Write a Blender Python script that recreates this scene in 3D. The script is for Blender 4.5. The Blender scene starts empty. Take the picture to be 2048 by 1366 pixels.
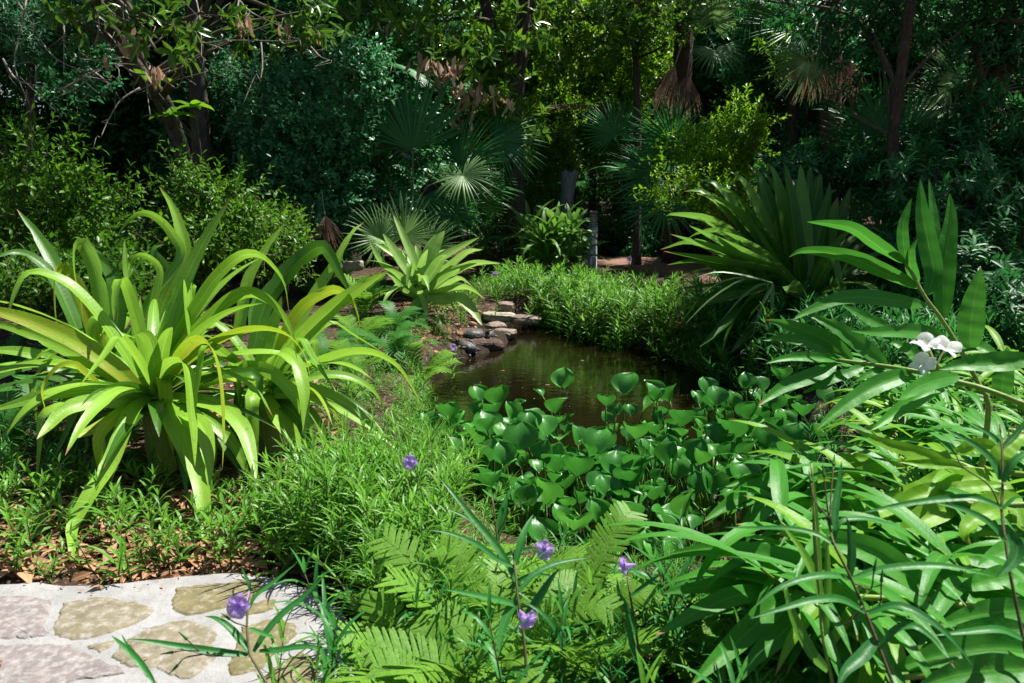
import bpy, bmesh, math, random
import numpy as np
from mathutils import Vector, Matrix, Euler

R = math.radians
rng = np.random.default_rng(7)
random.seed(7)
scene = bpy.context.scene
COL = scene.collection

# ------------------------------------------------------------------ camera
W, H = 2048.0, 1366.0
FPX = 1593.0
PITCH = math.atan(333.0 / FPX)
CAM = np.array([0.0, 0.0, 1.6])
cam_d = bpy.data.cameras.new("camera")
cam_d.sensor_width = 36.0
cam_d.lens = 36.0 * FPX / W
cam_d.clip_start = 0.05
cam_d.clip_end = 900.0
cam_d.dof.use_dof = True
cam_d.dof.focus_distance = 5.2
cam_d.dof.aperture_fstop = 5.6
cam_o = bpy.data.objects.new("camera", cam_d)
COL.objects.link(cam_o)
cam_o.location = CAM
cam_o.rotation_euler = (R(90) - PITCH, 0, 0)
scene.camera = cam_o

# ------------------------------------------------------------------ light
SUN_EL, SUN_AZ = R(63), R(52)          # azimuth measured from +Y (view direction) to +X (right)
world = bpy.data.worlds.new("World")
scene.world = world
world.use_nodes = True
wn = world.node_tree.nodes
wl = world.node_tree.links
bg = wn.get("Background") or wn.new("ShaderNodeBackground")
sky = wn.new("ShaderNodeTexSky")
sky.sky_type = 'NISHITA'
sky.sun_disc = False
sky.sun_elevation = SUN_EL
sky.sun_rotation = SUN_AZ
sky.air_density = 1.0
sky.dust_density = 1.0
wl.new(sky.outputs[0], bg.inputs[0])
bg.inputs[1].default_value = 0.05
outw = wn.get("World Output") or wn.new("ShaderNodeOutputWorld")
wl.new(bg.outputs[0], outw.inputs[0])
sun_d = bpy.data.lights.new("sun", 'SUN')
sun_d.energy = 5.0
sun_d.angle = R(0.5)
sun_d.color = (1.0, 0.97, 0.90)
sun_o = bpy.data.objects.new("sun", sun_d)
COL.objects.link(sun_o)
SUNV = Vector((math.cos(SUN_EL) * math.sin(SUN_AZ), math.cos(SUN_EL) * math.cos(SUN_AZ), math.sin(SUN_EL)))
sun_o.rotation_euler = SUNV.to_track_quat('Z', 'Y').to_euler()
scene.view_settings.view_transform = 'Standard'
scene.view_settings.look = 'None'
scene.view_settings.exposure = 1.05
scene.view_settings.gamma = 1.0
scene.cycles.max_bounces = 7
scene.cycles.diffuse_bounces = 3
scene.cycles.glossy_bounces = 3
scene.cycles.transmission_bounces = 4
scene.cycles.transparent_max_bounces = 4
scene.cycles.caustics_reflective = False
scene.cycles.caustics_refractive = False

# ------------------------------------------------------------------ pixel <-> world
SP, CP = math.sin(PITCH), math.cos(PITCH)
AXF = np.array([0, CP, -SP]); AXU = np.array([0, SP, CP]); AXR = np.array([1.0, 0, 0])

def P(px, py, d):
    return CAM + d * (AXF + AXR * (px - W / 2) / FPX - AXU * (py - H / 2) / FPX)

def G(px, py, z=0.0):
    v = AXF + AXR * (px - W / 2) / FPX - AXU * (py - H / 2) / FPX
    return CAM + v * (z - CAM[2]) / v[2]

def norm(a):
    a = np.asarray(a, float)
    return a / np.maximum(np.linalg.norm(a, axis=-1, keepdims=True), 1e-9)

# ------------------------------------------------------------------ mesh builder
class MB:
    def __init__(s):
        s.v = []; s.uv = []; s.t = []; s.q = []; s.tr = []; s.qm = []; s.tm = []; s.n = 0

    def add(s, v, quads=None, tris=None, uv=None, tint=0.5, mat=0):
        v = np.asarray(v, float).reshape(-1, 3)
        k = len(v)
        s.v.append(v)
        s.uv.append(np.zeros((k, 2)) if uv is None else np.asarray(uv, float))
        t = np.asarray(tint, float)
        s.t.append(np.full(k, float(t)) if t.ndim == 0 else t)
        if quads is not None and len(quads):
            q = np.asarray(quads, int) + s.n; s.q.append(q); s.qm.append(np.full(len(q), mat))
        if tris is not None and len(tris):
            q = np.asarray(tris, int) + s.n; s.tr.append(q); s.tm.append(np.full(len(q), mat))
        s.n += k

    def merge(s, o, M3=None, off=None, dt=0.0):
        for i in range(len(o.v)):
            v = o.v[i]
            if M3 is not None: v = v @ M3.T
            if off is not None: v = v + off
            s.v.append(v); s.uv.append(o.uv[i]); s.t.append(np.clip(o.t[i] + dt, 0, 1))
        for a, b, c, d in ((o.q, o.qm, s.q, s.qm), (o.tr, o.tm, s.tr, s.tm)):
            for i in range(len(a)):
                c.append(a[i] + s.n); d.append(b[i])
        s.n += o.n

    def compact(s):
        if len(s.v) > 1:
            s.v = [np.concatenate(s.v)]; s.uv = [np.concatenate(s.uv)]; s.t = [np.concatenate(s.t)]
        for nm, m in (('q', 'qm'), ('tr', 'tm')):
            if len(getattr(s, nm)) > 1:
                setattr(s, nm, [np.concatenate(getattr(s, nm))]); setattr(s, m, [np.concatenate(getattr(s, m))])
        return s

    def mesh(s, name, mats, origin=(0, 0, 0), smooth=True):
        s.compact()
        me = bpy.data.meshes.new(name)
        if not s.v:
            return me
        v = s.v[0] - np.asarray(origin, float)
        nq = len(s.q[0]) if s.q else 0
        nt = len(s.tr[0]) if s.tr else 0
        li = np.concatenate([s.q[0].ravel() if nq else np.zeros(0, int), s.tr[0].ravel() if nt else np.zeros(0, int)])
        me.vertices.add(len(v)); me.vertices.foreach_set("co", v.astype(np.float32).ravel())
        me.loops.add(len(li)); me.loops.foreach_set("vertex_index", li.astype(np.int32))
        me.polygons.add(nq + nt)
        ls = np.concatenate([np.arange(nq) * 4, nq * 4 + np.arange(nt) * 3])
        me.polygons.foreach_set("loop_start", ls.astype(np.int32))
        mi = np.concatenate([s.qm[0] if nq else np.zeros(0, int), s.tm[0] if nt else np.zeros(0, int)])
        me.polygons.foreach_set("material_index", mi.astype(np.int32))
        me.polygons.foreach_set("use_smooth", np.full(nq + nt, smooth))
        ul = me.uv_layers.new(name="UVMap")
        ul.data.foreach_set("uv", s.uv[0][li].astype(np.float32).ravel())
        at = me.attributes.new("tint", 'FLOAT', 'POINT')
        at.data.foreach_set("value", s.t[0].astype(np.float32))
        me.update(calc_edges=True)
        me.validate()
        for m in (mats if isinstance(mats, (list, tuple)) else [mats]):
            me.materials.append(m)
        return me

    def build(s, name, mats, parent=None, origin=None, smooth=True):
        if origin is None:
            origin = parent.location if parent is not None else (0, 0, 0)
        o = bpy.data.objects.new(name, s.mesh(name, mats, tuple(origin), smooth))
        COL.objects.link(o)
        if parent is not None:
            o.parent = parent
        else:
            o.location = tuple(origin)
        return o

def tag(o, label=None, cat=None, group=None, kind=None):
    if label: o["label"] = label
    if cat: o["category"] = cat
    if group: o["group"] = group
    if kind: o["kind"] = kind
    return o

def thing(name, loc, label, cat, group=None, rz=0.0):
    o = bpy.data.objects.new(name, None)
    COL.objects.link(o)
    o.empty_display_size = 0.1
    o.location = tuple(float(a) for a in loc)
    o.rotation_euler = (0, 0, rz)
    return tag(o, label, cat, group)

def dup(root, loc, rz=0.0, sc=1.0, label=None, group=None, tilt=(0, 0)):
    r = root.copy(); COL.objects.link(r)
    r.location = tuple(float(a) for a in loc); r.rotation_euler = (tilt[0], tilt[1], rz); r.scale = (sc, sc, sc) if np.isscalar(sc) else sc
    if label: r["label"] = label
    if group: r["group"] = group
    for ch in root.children:
        c = ch.copy(); COL.objects.link(c); c.parent = r
        for g in ch.children:
            d = g.copy(); COL.objects.link(d); d.parent = c
    return r

# ------------------------------------------------------------------ curves and blades
def catmull(pts, n):
    pts = np.asarray(pts, float)
    if len(pts) == 2:
        t = np.linspace(0, 1, n)[:, None]
        return pts[0] * (1 - t) + pts[1] * t
    p = np.vstack([2 * pts[0] - pts[1], pts, 2 * pts[-1] - pts[-2]])
    seg = np.linalg.norm(np.diff(pts, axis=0), axis=1)
    cum = np.concatenate([[0], np.cumsum(seg)])
    out = []
    for s in np.linspace(0, cum[-1], n):
        i = min(int(np.searchsorted(cum, s, side='right') - 1), len(pts) - 2)
        t = (s - cum[i]) / max(seg[i], 1e-9)
        a, b, c, d = p[i], p[i + 1], p[i + 2], p[i + 3]
        out.append(0.5 * ((2 * b) + (-a + c) * t + (2 * a - 5 * b + 4 * c - d) * t * t + (-a + 3 * b - 3 * c + d) * t ** 3))
    return np.array(out)

def prof_strap(s):
    return np.minimum(1, 0.62 + 1.6 * s) * np.clip(1 - np.clip((s - 0.35) / 0.65, 0, 1) ** 2.2, 0, 1) ** 0.9 + 0.02

def prof_lance(s):
    return np.clip(np.sin(np.pi * np.clip(s, 0, 1) ** 0.72), 0, 1) ** 0.72 * (1 - 0.15 * s) + 0.015

def prof_thin(s):
    return np.clip(np.sin(np.pi * np.clip(0.06 + 0.94 * s, 0, 1) ** 0.7), 0, 1) ** 0.8 + 0.02

def blade(mb, pts, width, nseg=14, nac=4, prof=prof_strap, fold=0.22, roll=0.0, face=0.0, tint=0.5, wave=0.0,
          mat=0, twist=0.0, nip=0):
    C = catmull(pts, nseg + 1)
    T = norm(np.gradient(C, axis=0))
    s = np.linspace(0, 1, nseg + 1)
    k = int(np.argmax(np.linalg.norm((C - C[0])[:, :2], axis=1)))
    h = (C[k] - C[0]) * [1, 1, 0]
    if np.linalg.norm(h) < 1e-3: h = np.array([1.0, 0.2, 0])
    S0 = norm(np.cross(h, [0, 0, 1.0]))
    S = np.zeros_like(C)
    p = S0
    for i in range(nseg + 1):
        p = norm(p - np.dot(p, T[i]) * T[i]); S[i] = p
    if face:
        view = norm(C - CAM)
        Fv = np.cross(T, view)
        Fv = norm(Fv)
        sg = np.sign(np.sum(Fv * S, axis=1, keepdims=True)); sg[sg == 0] = 1
        Fv = Fv * sg[len(sg) // 3]
        S = norm(S * (1 - face) + Fv * face)
        S = norm(S - np.sum(S * T, axis=1, keepdims=True) * T)
    ang = roll + twist * s
    N = np.cross(S, T)
    if np.ndim(ang) == 0 or np.any(ang):
        ang = np.broadcast_to(ang, (nseg + 1,))[:, None]
        S, N = S * np.cos(ang) + N * np.sin(ang), N * np.cos(ang) - S * np.sin(ang)
    w = width * prof(s)
    u = np.linspace(-1, 1, nac + 1)
    ph = random.random() * 6.28
    V = np.zeros((nseg + 1, nac + 1, 3))
    for j, uu in enumerate(u):
        wob = wave * np.sin(s * 17 + ph + (2.1 if uu > 0 else 0)) * abs(uu) ** 2 + 0.6 * wave * np.sin(s * 41 + 2 * ph + uu)
        ww = w
        if nip and abs(uu) == 1 and random.random() < 0.5:
            c = random.uniform(.3, .9); ww = w * (1 - random.uniform(.2, .5) * np.exp(-((s - c) / 0.025) ** 2))
        V[:, j] = C + S * (uu * ww / 2)[:, None] + N * ((abs(uu) ** 1.15 * fold * w / 2) + wob * w * 0.5)[:, None]
    idx = np.arange((nseg + 1) * (nac + 1)).reshape(nseg + 1, nac + 1)
    q = np.stack([idx[:-1, :-1], idx[:-1, 1:], idx[1:, 1:], idx[1:, :-1]], -1).reshape(-1, 4)
    uv = np.stack(np.broadcast_arrays((u / 2 + 0.5)[None, :], s[:, None]), -1).reshape(-1, 2)
    mb.add(V.reshape(-1, 3), quads=q, uv=uv, tint=tint, mat=mat)

def tube(mb, pts, r0, r1=None, n=8, nseg=None, rough=0.0, mat=0, tint=0.5, cap=True, prof=None):
    r1 = r0 if r1 is None else r1
    nseg = nseg or max(3, (len(pts) - 1) * 5)
    C = catmull(pts, nseg + 1)
    T = norm(np.gradient(C, axis=0))
    a = np.array([0.31, 0.77, 0.55]); s = np.linspace(0, 1, nseg + 1)
    S = norm(np.cross(T, a)); N = np.cross(S, T)
    r = r0 + (r1 - r0) * s
    if prof is not None: r = r * prof(s)
    th = np.linspace(0, 2 * np.pi, n, endpoint=False)
    rr = r[:, None] * (1 + rough * (rng.random((nseg + 1, n)) - 0.5) + rough * 0.8 * np.sin(th * 3 + 1.3)[None, :] * np.cos(s * 9)[:, None])
    V = C[:, None] + S[:, None] * (np.cos(th)[None, :] * rr)[..., None] + N[:, None] * (np.sin(th)[None, :] * rr)[..., None]
    idx = np.arange((nseg + 1) * n).reshape(nseg + 1, n)
    nx = np.roll(idx, -1, axis=1)
    q = np.stack([idx[:-1], nx[:-1], nx[1:], idx[1:]], -1).reshape(-1, 4)
    L = np.linalg.norm(np.diff(C, axis=0), axis=1).sum()
    uv = np.stack(np.broadcast_arrays((np.arange(n) / n)[None, :], (s * L)[:, None]), -1).reshape(-1, 2)
    V = V.reshape(-1, 3)
    tr = []
    if cap:
        V = np.vstack([V, C[-1], C[0]]); uv = np.vstack([uv, [0, L], [0, 0]])
        e = len(V) - 2
        tr = [(idx[-1, i], nx[-1, i], e) for i in range(n)] + [(nx[0, i], idx[0, i], e + 1) for i in range(n)]
    mb.add(V, quads=q, tris=tr, uv=uv, tint=tint, mat=mat)

# leaf template: base, left/right pairs, midrib, tip -> folded two-sided leaf
LEAF_V = np.array([[0, 0, 0], [.32, .42, .05], [.32, -.42, .05], [.5, 0, -.01], [.7, .36, .02], [.7, -.36, .02], [1, 0, -.06]])
LEAF_T = np.array([[0, 3, 1], [0, 2, 3]])
LEAF_Q = np.array([[1, 3, 6, 4], [3, 2, 5, 6]])
LEAF_UV = np.array([[.5, 0], [.08, .32], [.92, .32], [.5, .5], [.14, .7], [.86, .7], [.5, 1]])

def scatter(mb, pos, d, nrm, L, Wd, tint, mat=0, curl=0.0):
    pos = np.asarray(pos, float); n = len(pos)
    if n == 0: return
    d = norm(d); s = norm(np.cross(nrm, d)); nn = np.cross(d, s)
    L = np.broadcast_to(np.asarray(L, float), (n,)); Wd = np.broadcast_to(np.asarray(Wd, float), (n,))
    X = LEAF_V[:, 0]; Y = LEAF_V[:, 1]; Zz = LEAF_V[:, 2] - curl * X ** 2
    V = pos[:, None] + d[:, None] * (L[:, None] * X)[..., None] + s[:, None] * (Wd[:, None] * Y)[..., None] + nn[:, None] * (L[:, None] * Zz)[..., None]
    k = len(LEAF_V)
    off = (np.arange(n) * k)[:, None, None]
    mb.add(V.reshape(-1, 3), quads=(LEAF_Q[None] + off).reshape(-1, 4), tris=(LEAF_T[None] + off).reshape(-1, 3),
           uv=np.tile(LEAF_UV, (n, 1)), tint=np.repeat(np.broadcast_to(tint, (n,)), k), mat=mat)

def rand_dirs(n):
    return norm(rng.normal(size=(n, 3)))

def twigs(mbl, mbt, o, d, ln, nleaf, L, Wd, ang=0.9, whorl=0.0, up=0.5, tint=(0.2, 0.8), tr=0.004, curl=0.12, droop=0.0, newtip=0.0):
    o = np.asarray(o, float); n = len(o)
    d = norm(d); ln = np.broadcast_to(ln, (n,))
    a = norm(np.cross(d, rand_dirs(n))); b = np.cross(d, a)
    k = np.arange(nleaf)
    t = whorl + (1 - whorl) * ((k + 0.6) / nleaf)
    t = t[None, :] + 0.05 * (rng.random((n, nleaf)) - 0.5)
    az = k[None, :] * 2.39996 + rng.random((n, 1)) * 6.28 + 0.5 * rng.random((n, nleaf))
    rad = a[:, None] * np.cos(az)[..., None] + b[:, None] * np.sin(az)[..., None]
    an = ang * (1.15 - 0.45 * np.clip(t, 0, 1)) + 0.25 * (rng.random((n, nleaf)) - .5)
    ld = d[:, None] * np.cos(an)[..., None] + rad * np.sin(an)[..., None]
    ld[..., 2] -= droop
    ln_ = ld.reshape(-1, 3)
    nr = d[:, None] * np.sin(an)[..., None] - rad * np.cos(an)[..., None]
    nr = nr + np.array([0, 0, up]) + 0.35 * rng.normal(size=nr.shape)
    pos = o[:, None] + d[:, None] * (ln[:, None] * t)[..., None]
    sc = 0.7 + 0.5 * rng.random((n, nleaf))
    tb = rng.uniform(tint[0], tint[1], (n, 1)) + 0.22 * (rng.random((n, nleaf)) - .5) + newtip * np.clip(t - 0.55, 0, 1)
    scatter(mbl, pos.reshape(-1, 3), ln_, nr.reshape(-1, 3), (L * sc).ravel(), (Wd * sc).ravel(), np.clip(tb, 0, 1).ravel(), curl=curl)
    if mbt is not None:
        r = tr
        e = o + d * ln[:, None]
        V = np.zeros((n, 6, 3))
        for j in range(3):
            c, s_ = math.cos(j * 2.094), math.sin(j * 2.094)
            V[:, j] = o + (a * c + b * s_) * r; V[:, 3 + j] = e + (a * c + b * s_) * r * 0.4
        off = (np.arange(n) * 6)[:, None, None]
        q = np.array([[0, 1, 4, 3], [1, 2, 5, 4], [2, 0, 3, 5]])
        mbt.add(V.reshape(-1, 3), quads=(q[None] + off).reshape(-1, 4), uv=np.tile([[0, 0], [.3, 0], [.6, 0], [0, 1], [.3, 1], [.6, 1]], (n, 1)), tint=0.5)

def lobe_points(lobes, n, hollow=0.5):
    lobes = [(np.asarray(c, float), np.asarray(r, float)) for c, r in lobes]
    w = np.array([np.prod(r) ** (2 / 3) for c, r in lobes]); w /= w.sum()
    idx = rng.choice(len(lobes), n, p=w)
    dv = rand_dirs(n)
    rad = (hollow + (1 - hollow) * rng.random(n)) 
    c = np.array([l[0] for l in lobes])[idx]; r = np.array([l[1] for l in lobes])[idx]
    return c + dv * r * rad[:, None], norm(dv / r + 1e-6), idx

def lumps(c, r, n=9, size=0.5, seed=0, flat=1.0):
    """a lumpy crown: n smaller lobes spread through the ellipsoid"""
    g = np.random.default_rng(seed)
    out = []
    for i in range(n):
        dv = norm(g.normal(size=3)); rr = g.uniform(0.25, 0.8)
        s = size * g.uniform(0.6, 1.15)
        out.append((np.asarray(c) + dv * np.asarray(r) * rr, np.asarray(r) * s * np.array([1, 1, flat])))
    return out

def foliage(lobes, n, L, Wd, ln=0.3, nleaf=8, hollow=0.55, upd=0.35, jit=0.5, **kw):
    mbl, mbt = MB(), MB()
    o, d, _ = lobe_points(lobes, n, hollow)
    d = d + np.array([0, 0, upd]) + jit * rng.normal(size=d.shape)
    twigs(mbl, mbt, o - norm(d) * ln * 0.6, d, ln * rng.uniform(0.6, 1.3, n), nleaf, L, Wd, **kw)
    return mbl, mbt

# ------------------------------------------------------------------ materials
def new_mat(name):
    m = bpy.data.materials.new(name); m.use_nodes = True
    nt = m.node_tree; nt.nodes.clear()
    return m, nt, nt.nodes.new("ShaderNodeOutputMaterial")

def nd(nt, typ, **kw):
    n = nt.nodes.new(typ)
    for k, v in kw.items():
        if k == 'op': n.operation = v
        else: setattr(n, k, v)
    return n

def mix(nt, fac, a, b):
    m = nt.nodes.new("ShaderNodeMix"); m.data_type = 'RGBA'
    for s, v in ((m.inputs[0], fac), (m.inputs[6], a), (m.inputs[7], b)):
        if hasattr(v, "links"): nt.links.new(v, s)
        elif isinstance(v, (tuple, list)): s.default_value = (*v, 1) if len(v) == 3 else v
        else: s.default_value = v
    return m.outputs[2]

def math_n(nt, op, a, b=None, clamp=False):
    m = nt.nodes.new("ShaderNodeMath"); m.operation = op; m.use_clamp = clamp
    for s, v in ((m.inputs[0], a), (m.inputs[1], b)):
        if v is None: continue
        if hasattr(v, "links"): nt.links.new(v, s)
        else: s.default_value = v
    return m.outputs[0]

def ramp(nt, fac, stops):
    r = nt.nodes.new("ShaderNodeValToRGB")
    e = r.color_ramp.elements
    while len(e) < len(stops): e.new(0.5)
    for x, (p, c) in zip(e, stops):
        x.position = p; x.color = (*c, 1) if len(c) == 3 else c
    if hasattr(fac, "links"): nt.links.new(fac, r.inputs[0])
    return r.outputs[0]

def leaf_mat(name, a, b, rib=None, ribw=0.06, rough=0.38, spec=0.45, trans=0.4, tcol=None, stripes=0.0, brown=0.0,
             streak=None, noise=5.0, spots=0.0, vein=0.0):
    m, nt, out = new_mat(name)
    at = nd(nt, "ShaderNodeAttribute", attribute_name="tint")
    uv = nd(nt, "ShaderNodeUVMap", uv_map="UVMap")
    sx = nd(nt, "ShaderNodeSeparateXYZ"); nt.links.new(uv.outputs[0], sx.inputs[0])
    U, V = sx.outputs[0], sx.outputs[1]
    geo = nd(nt, "ShaderNodeNewGeometry")
    nz = nd(nt, "ShaderNodeTexNoise"); nz.inputs["Scale"].default_value = noise; nz.inputs["Detail"].default_value = 3
    tc = nd(nt, "ShaderNodeTexCoord"); nt.links.new(tc.outputs["Object"], nz.inputs["Vector"])
    f = math_n(nt, 'ADD', at.outputs["Fac"], math_n(nt, 'MULTIPLY', math_n(nt, 'SUBTRACT', nz.outputs[0], 0.5), 0.5), clamp=True)
    col = mix(nt, f, a, b)
    cu = math_n(nt, 'ABSOLUTE', math_n(nt, 'SUBTRACT', U, 0.5))
    if stripes or vein:
        wv = nd(nt, "ShaderNodeTexNoise"); wv.inputs["Scale"].default_value = 1.0; wv.inputs["Detail"].default_value = 2
        cmb = nd(nt, "ShaderNodeCombineXYZ")
        if vein:   # veins that run forward and outward from the midrib
            k = math_n(nt, 'SUBTRACT', math_n(nt, 'MULTIPLY', V, 34.0), math_n(nt, 'MULTIPLY', cu, 42.0))
            nt.links.new(k, cmb.inputs[0])
        else:
            nt.links.new(math_n(nt, 'MULTIPLY', U, 26.0), cmb.inputs[0]); nt.links.new(math_n(nt, 'MULTIPLY', V, 1.6), cmb.inputs[1])
        nt.links.new(math_n(nt, 'MULTIPLY', at.outputs["Fac"], 60.0), cmb.inputs[2])
        nt.links.new(cmb.outputs[0], wv.inputs["Vector"])
        fs = math_n(nt, 'MULTIPLY', math_n(nt, 'SUBTRACT', wv.outputs[0], 0.35, True), (stripes or vein) * 2.2, True)
        col = mix(nt, fs, col, tuple(min(1, x * 1.7 + 0.01) for x in b))
    if streak:
        st = nd(nt, "ShaderNodeTexNoise"); st.inputs["Scale"].default_value = 1.0; st.inputs["Detail"].default_value = 4
        cmb = nd(nt, "ShaderNodeCombineXYZ")
        nt.links.new(math_n(nt, 'MULTIPLY', U, 7.0), cmb.inputs[0]); nt.links.new(math_n(nt, 'MULTIPLY', V, 2.2), cmb.inputs[1])
        nt.links.new(math_n(nt, 'MULTIPLY', at.outputs["Fac"], 140.0), cmb.inputs[2])
        nt.links.new(cmb.outputs[0], st.inputs["Vector"])
        fs = math_n(nt, 'MULTIPLY', math_n(nt, 'SUBTRACT', st.outputs[0], 0.53, True), 7.0, True)
        col = mix(nt, math_n(nt, 'MULTIPLY', fs, 0.75), col, streak)
    if rib:
        fr = math_n(nt, 'SUBTRACT', 1.0, math_n(nt, 'DIVIDE', cu, ribw), True)
        col = mix(nt, math_n(nt, 'MULTIPLY', fr, 0.75), col, rib)
    if spots:
        sp = nd(nt, "ShaderNodeTexNoise"); sp.inputs["Scale"].default_value = 38.0; sp.inputs["Detail"].default_value = 2
        nt.links.new(tc.outputs["Object"], sp.inputs["Vector"])
        fs = math_n(nt, 'MULTIPLY', math_n(nt, 'SUBTRACT', sp.outputs[0], 0.66, True), 9.0 * spots, True)
        col = mix(nt, fs, col, (0.16, 0.12, 0.03))
    if brown:
        bn = math_n(nt, 'ADD', V, math_n(nt, 'MULTIPLY', math_n(nt, 'SUBTRACT', nz.outputs[0], 0.5), 0.2))
        col = mix(nt, math_n(nt, 'MULTIPLY', math_n(nt, 'SUBTRACT', bn, 1.0 - brown, True), 1.0 / brown, True), col, (0.33, 0.16, 0.07))
    p = nd(nt, "ShaderNodeBsdfPrincipled")
    nt.links.new(col, p.inputs["Base Color"])
    p.inputs["Roughness"].default_value = rough
    p.inputs["Specular IOR Level"].default_value = spec
    bn = nd(nt, "ShaderNodeBump"); bn.inputs["Strength"].default_value = 0.25; bn.inputs["Distance"].default_value = 0.004
    nz2 = nd(nt, "ShaderNodeTexNoise"); nz2.inputs["Scale"].default_value = 60.0
    nt.links.new(tc.outputs["Object"], nz2.inputs["Vector"]); nt.links.new(nz2.outputs[0], bn.inputs["Height"])
    nt.links.new(bn.outputs[0], p.inputs["Normal"])
    tr = nd(nt, "ShaderNodeBsdfTranslucent")
    hs = nd(nt, "ShaderNodeHueSaturation"); hs.inputs["Hue"].default_value = 0.495; hs.inputs["Saturation"].default_value = 1.0; hs.inputs["Value"].default_value = 1.3
    nt.links.new(col, hs.inputs["Color"])
    nt.links.new(hs.outputs[0], tr.inputs["Color"])
    ms = nd(nt, "ShaderNodeMixShader"); ms.inputs[0].default_value = trans
    nt.links.new(p.outputs[0], ms.inputs[1]); nt.links.new(tr.outputs[0], ms.inputs[2])
    nt.links.new(ms.outputs[0], out.inputs[0])
    return m

def solid_mat(name, a, b, scale=8.0, rough=0.8, spec=0.3, bump=0.3, dist=0.01, detail=5, c=None, cs=(0.55, 0.7), stretch=None):
    m, nt, out = new_mat(name)
    tc = nd(nt, "ShaderNodeTexCoord")
    vec = tc.outputs["Object"]
    if stretch:
        mp = nd(nt, "ShaderNodeMapping"); mp.inputs["Scale"].default_value = stretch
        nt.links.new(vec, mp.inputs[0]); vec = mp.outputs[0]
    nz = nd(nt, "ShaderNodeTexNoise"); nz.inputs["Scale"].default_value = scale; nz.inputs["Detail"].default_value = detail; nz.inputs["Roughness"].default_value = 0.65
    nt.links.new(vec, nz.inputs["Vector"])
    col = ramp(nt, nz.outputs[0], [(0.3, a), (0.7, b)])
    if c:
        n2 = nd(nt, "ShaderNodeTexNoise"); n2.inputs["Scale"].default_value = scale * 2.3; n2.inputs["Detail"].default_value = 6; n2.inputs["Roughness"].default_value = 0.7
        nt.links.new(vec, n2.inputs["Vector"])
        f = ramp(nt, n2.outputs[0], [(cs[0], (0, 0, 0)), (cs[1], (1, 1, 1))])
        col = mix(nt, f, col, c)
    p = nd(nt, "ShaderNodeBsdfPrincipled")
    nt.links.new(col, p.inputs["Base Color"]); p.inputs["Roughness"].default_value = rough; p.inputs["Specular IOR Level"].default_value = spec
    if bump:
        bn = nd(nt, "ShaderNodeBump"); bn.inputs["Strength"].default_value = bump; bn.inputs["Distance"].default_value = dist
        nt.links.new(nz.outputs[0], bn.inputs["Height"]); nt.links.new(bn.outputs[0], p.inputs["Normal"])
    nt.links.new(p.outputs[0], out.inputs[0])
    return m

M = {}
M['crinum'] = leaf_mat("strap leaf green", (0.055, 0.19, 0.010), (0.22, 0.41, 0.035), rib=(0.32, 0.48, 0.09), ribw=0.07, rough=0.40, spec=0.4, trans=0.36, stripes=0.6, brown=0.05, spots=0.7)
M['crinum_old'] = leaf_mat("strap leaf with rusty streaks", (0.13, 0.26, 0.008), (0.27, 0.40, 0.02), rib=(0.32, 0.44, 0.06), rough=0.44, spec=0.28, trans=0.34, stripes=0.5, brown=0.09, streak=(0.50, 0.21, 0.05), spots=0.8)
M['crinum_shade'] = leaf_mat("shaded strap leaf", (0.022, 0.09, 0.008), (0.07, 0.20, 0.015), rib=(0.15, 0.32, 0.04), rough=0.4, spec=0.35, trans=0.36, stripes=0.4, brown=0.03, spots=0.4)  # darker copy of the strap leaf, shade put into its colour
M['cordyline'] = leaf_mat("grey green broad strap leaf", (0.035, 0.125, 0.012), (0.13, 0.29, 0.04), rib=(0.18, 0.34, 0.06), rough=0.42, spec=0.35, trans=0.38, stripes=0.4, brown=0.03)
M['midcrinum'] = leaf_mat("pale green strap leaf", (0.09, 0.23, 0.03), (0.25, 0.42, 0.085), rib=(0.34, 0.48, 0.14), rough=0.42, spec=0.35, trans=0.38, stripes=0.45, brown=0.03)
M['pseudostem'] = solid_mat("pale fibrous leaf base", (0.16, 0.20, 0.05), (0.30, 0.34, 0.10), 6, 0.7, stretch=(8, 8, 1))
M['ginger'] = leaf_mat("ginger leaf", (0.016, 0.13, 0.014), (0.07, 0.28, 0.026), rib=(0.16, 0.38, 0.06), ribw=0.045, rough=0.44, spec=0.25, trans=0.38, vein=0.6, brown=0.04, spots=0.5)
M['ginger_lit'] = leaf_mat("sunlit ginger leaf", (0.07, 0.24, 0.01), (0.20, 0.40, 0.022), rib=(0.32, 0.5, 0.08), ribw=0.045, rough=0.45, spec=0.25, trans=0.42, vein=0.4, brown=0.06, spots=0.5)  # yellower, lighter ginger copy with sunlight put into the colour
M['ginger_stem'] = solid_mat("ginger cane", (0.12, 0.20, 0.03), (0.24, 0.32, 0.07), 9, 0.45, stretch=(1, 1, 5))
M['petal_white'] = leaf_mat("white petal", (0.74, 0.74, 0.72), (0.84, 0.84, 0.84), rough=0.5, spec=0.2, trans=0.42, vein=0.15)
M['petal_cream'] = solid_mat("cream stamen", (0.7, 0.6, 0.3), (0.8, 0.7, 0.45), 20, 0.5, bump=0)
M['petal_purple'] = leaf_mat("purple petal", (0.60, 0.40, 0.80), (0.74, 0.54, 0.88), rib=(0.30, 0.10, 0.5), ribw=0.07, rough=0.5, spec=0.2, trans=0.5)
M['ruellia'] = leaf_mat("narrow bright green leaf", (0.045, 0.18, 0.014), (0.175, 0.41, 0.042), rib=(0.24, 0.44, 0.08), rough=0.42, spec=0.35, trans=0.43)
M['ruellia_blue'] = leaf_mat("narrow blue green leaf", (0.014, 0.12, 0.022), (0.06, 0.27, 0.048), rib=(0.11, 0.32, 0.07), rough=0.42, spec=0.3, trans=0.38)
M['ruellia_stem'] = solid_mat("brown green stalk", (0.06, 0.07, 0.02), (0.12, 0.09, 0.04), 30, 0.55)
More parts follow.
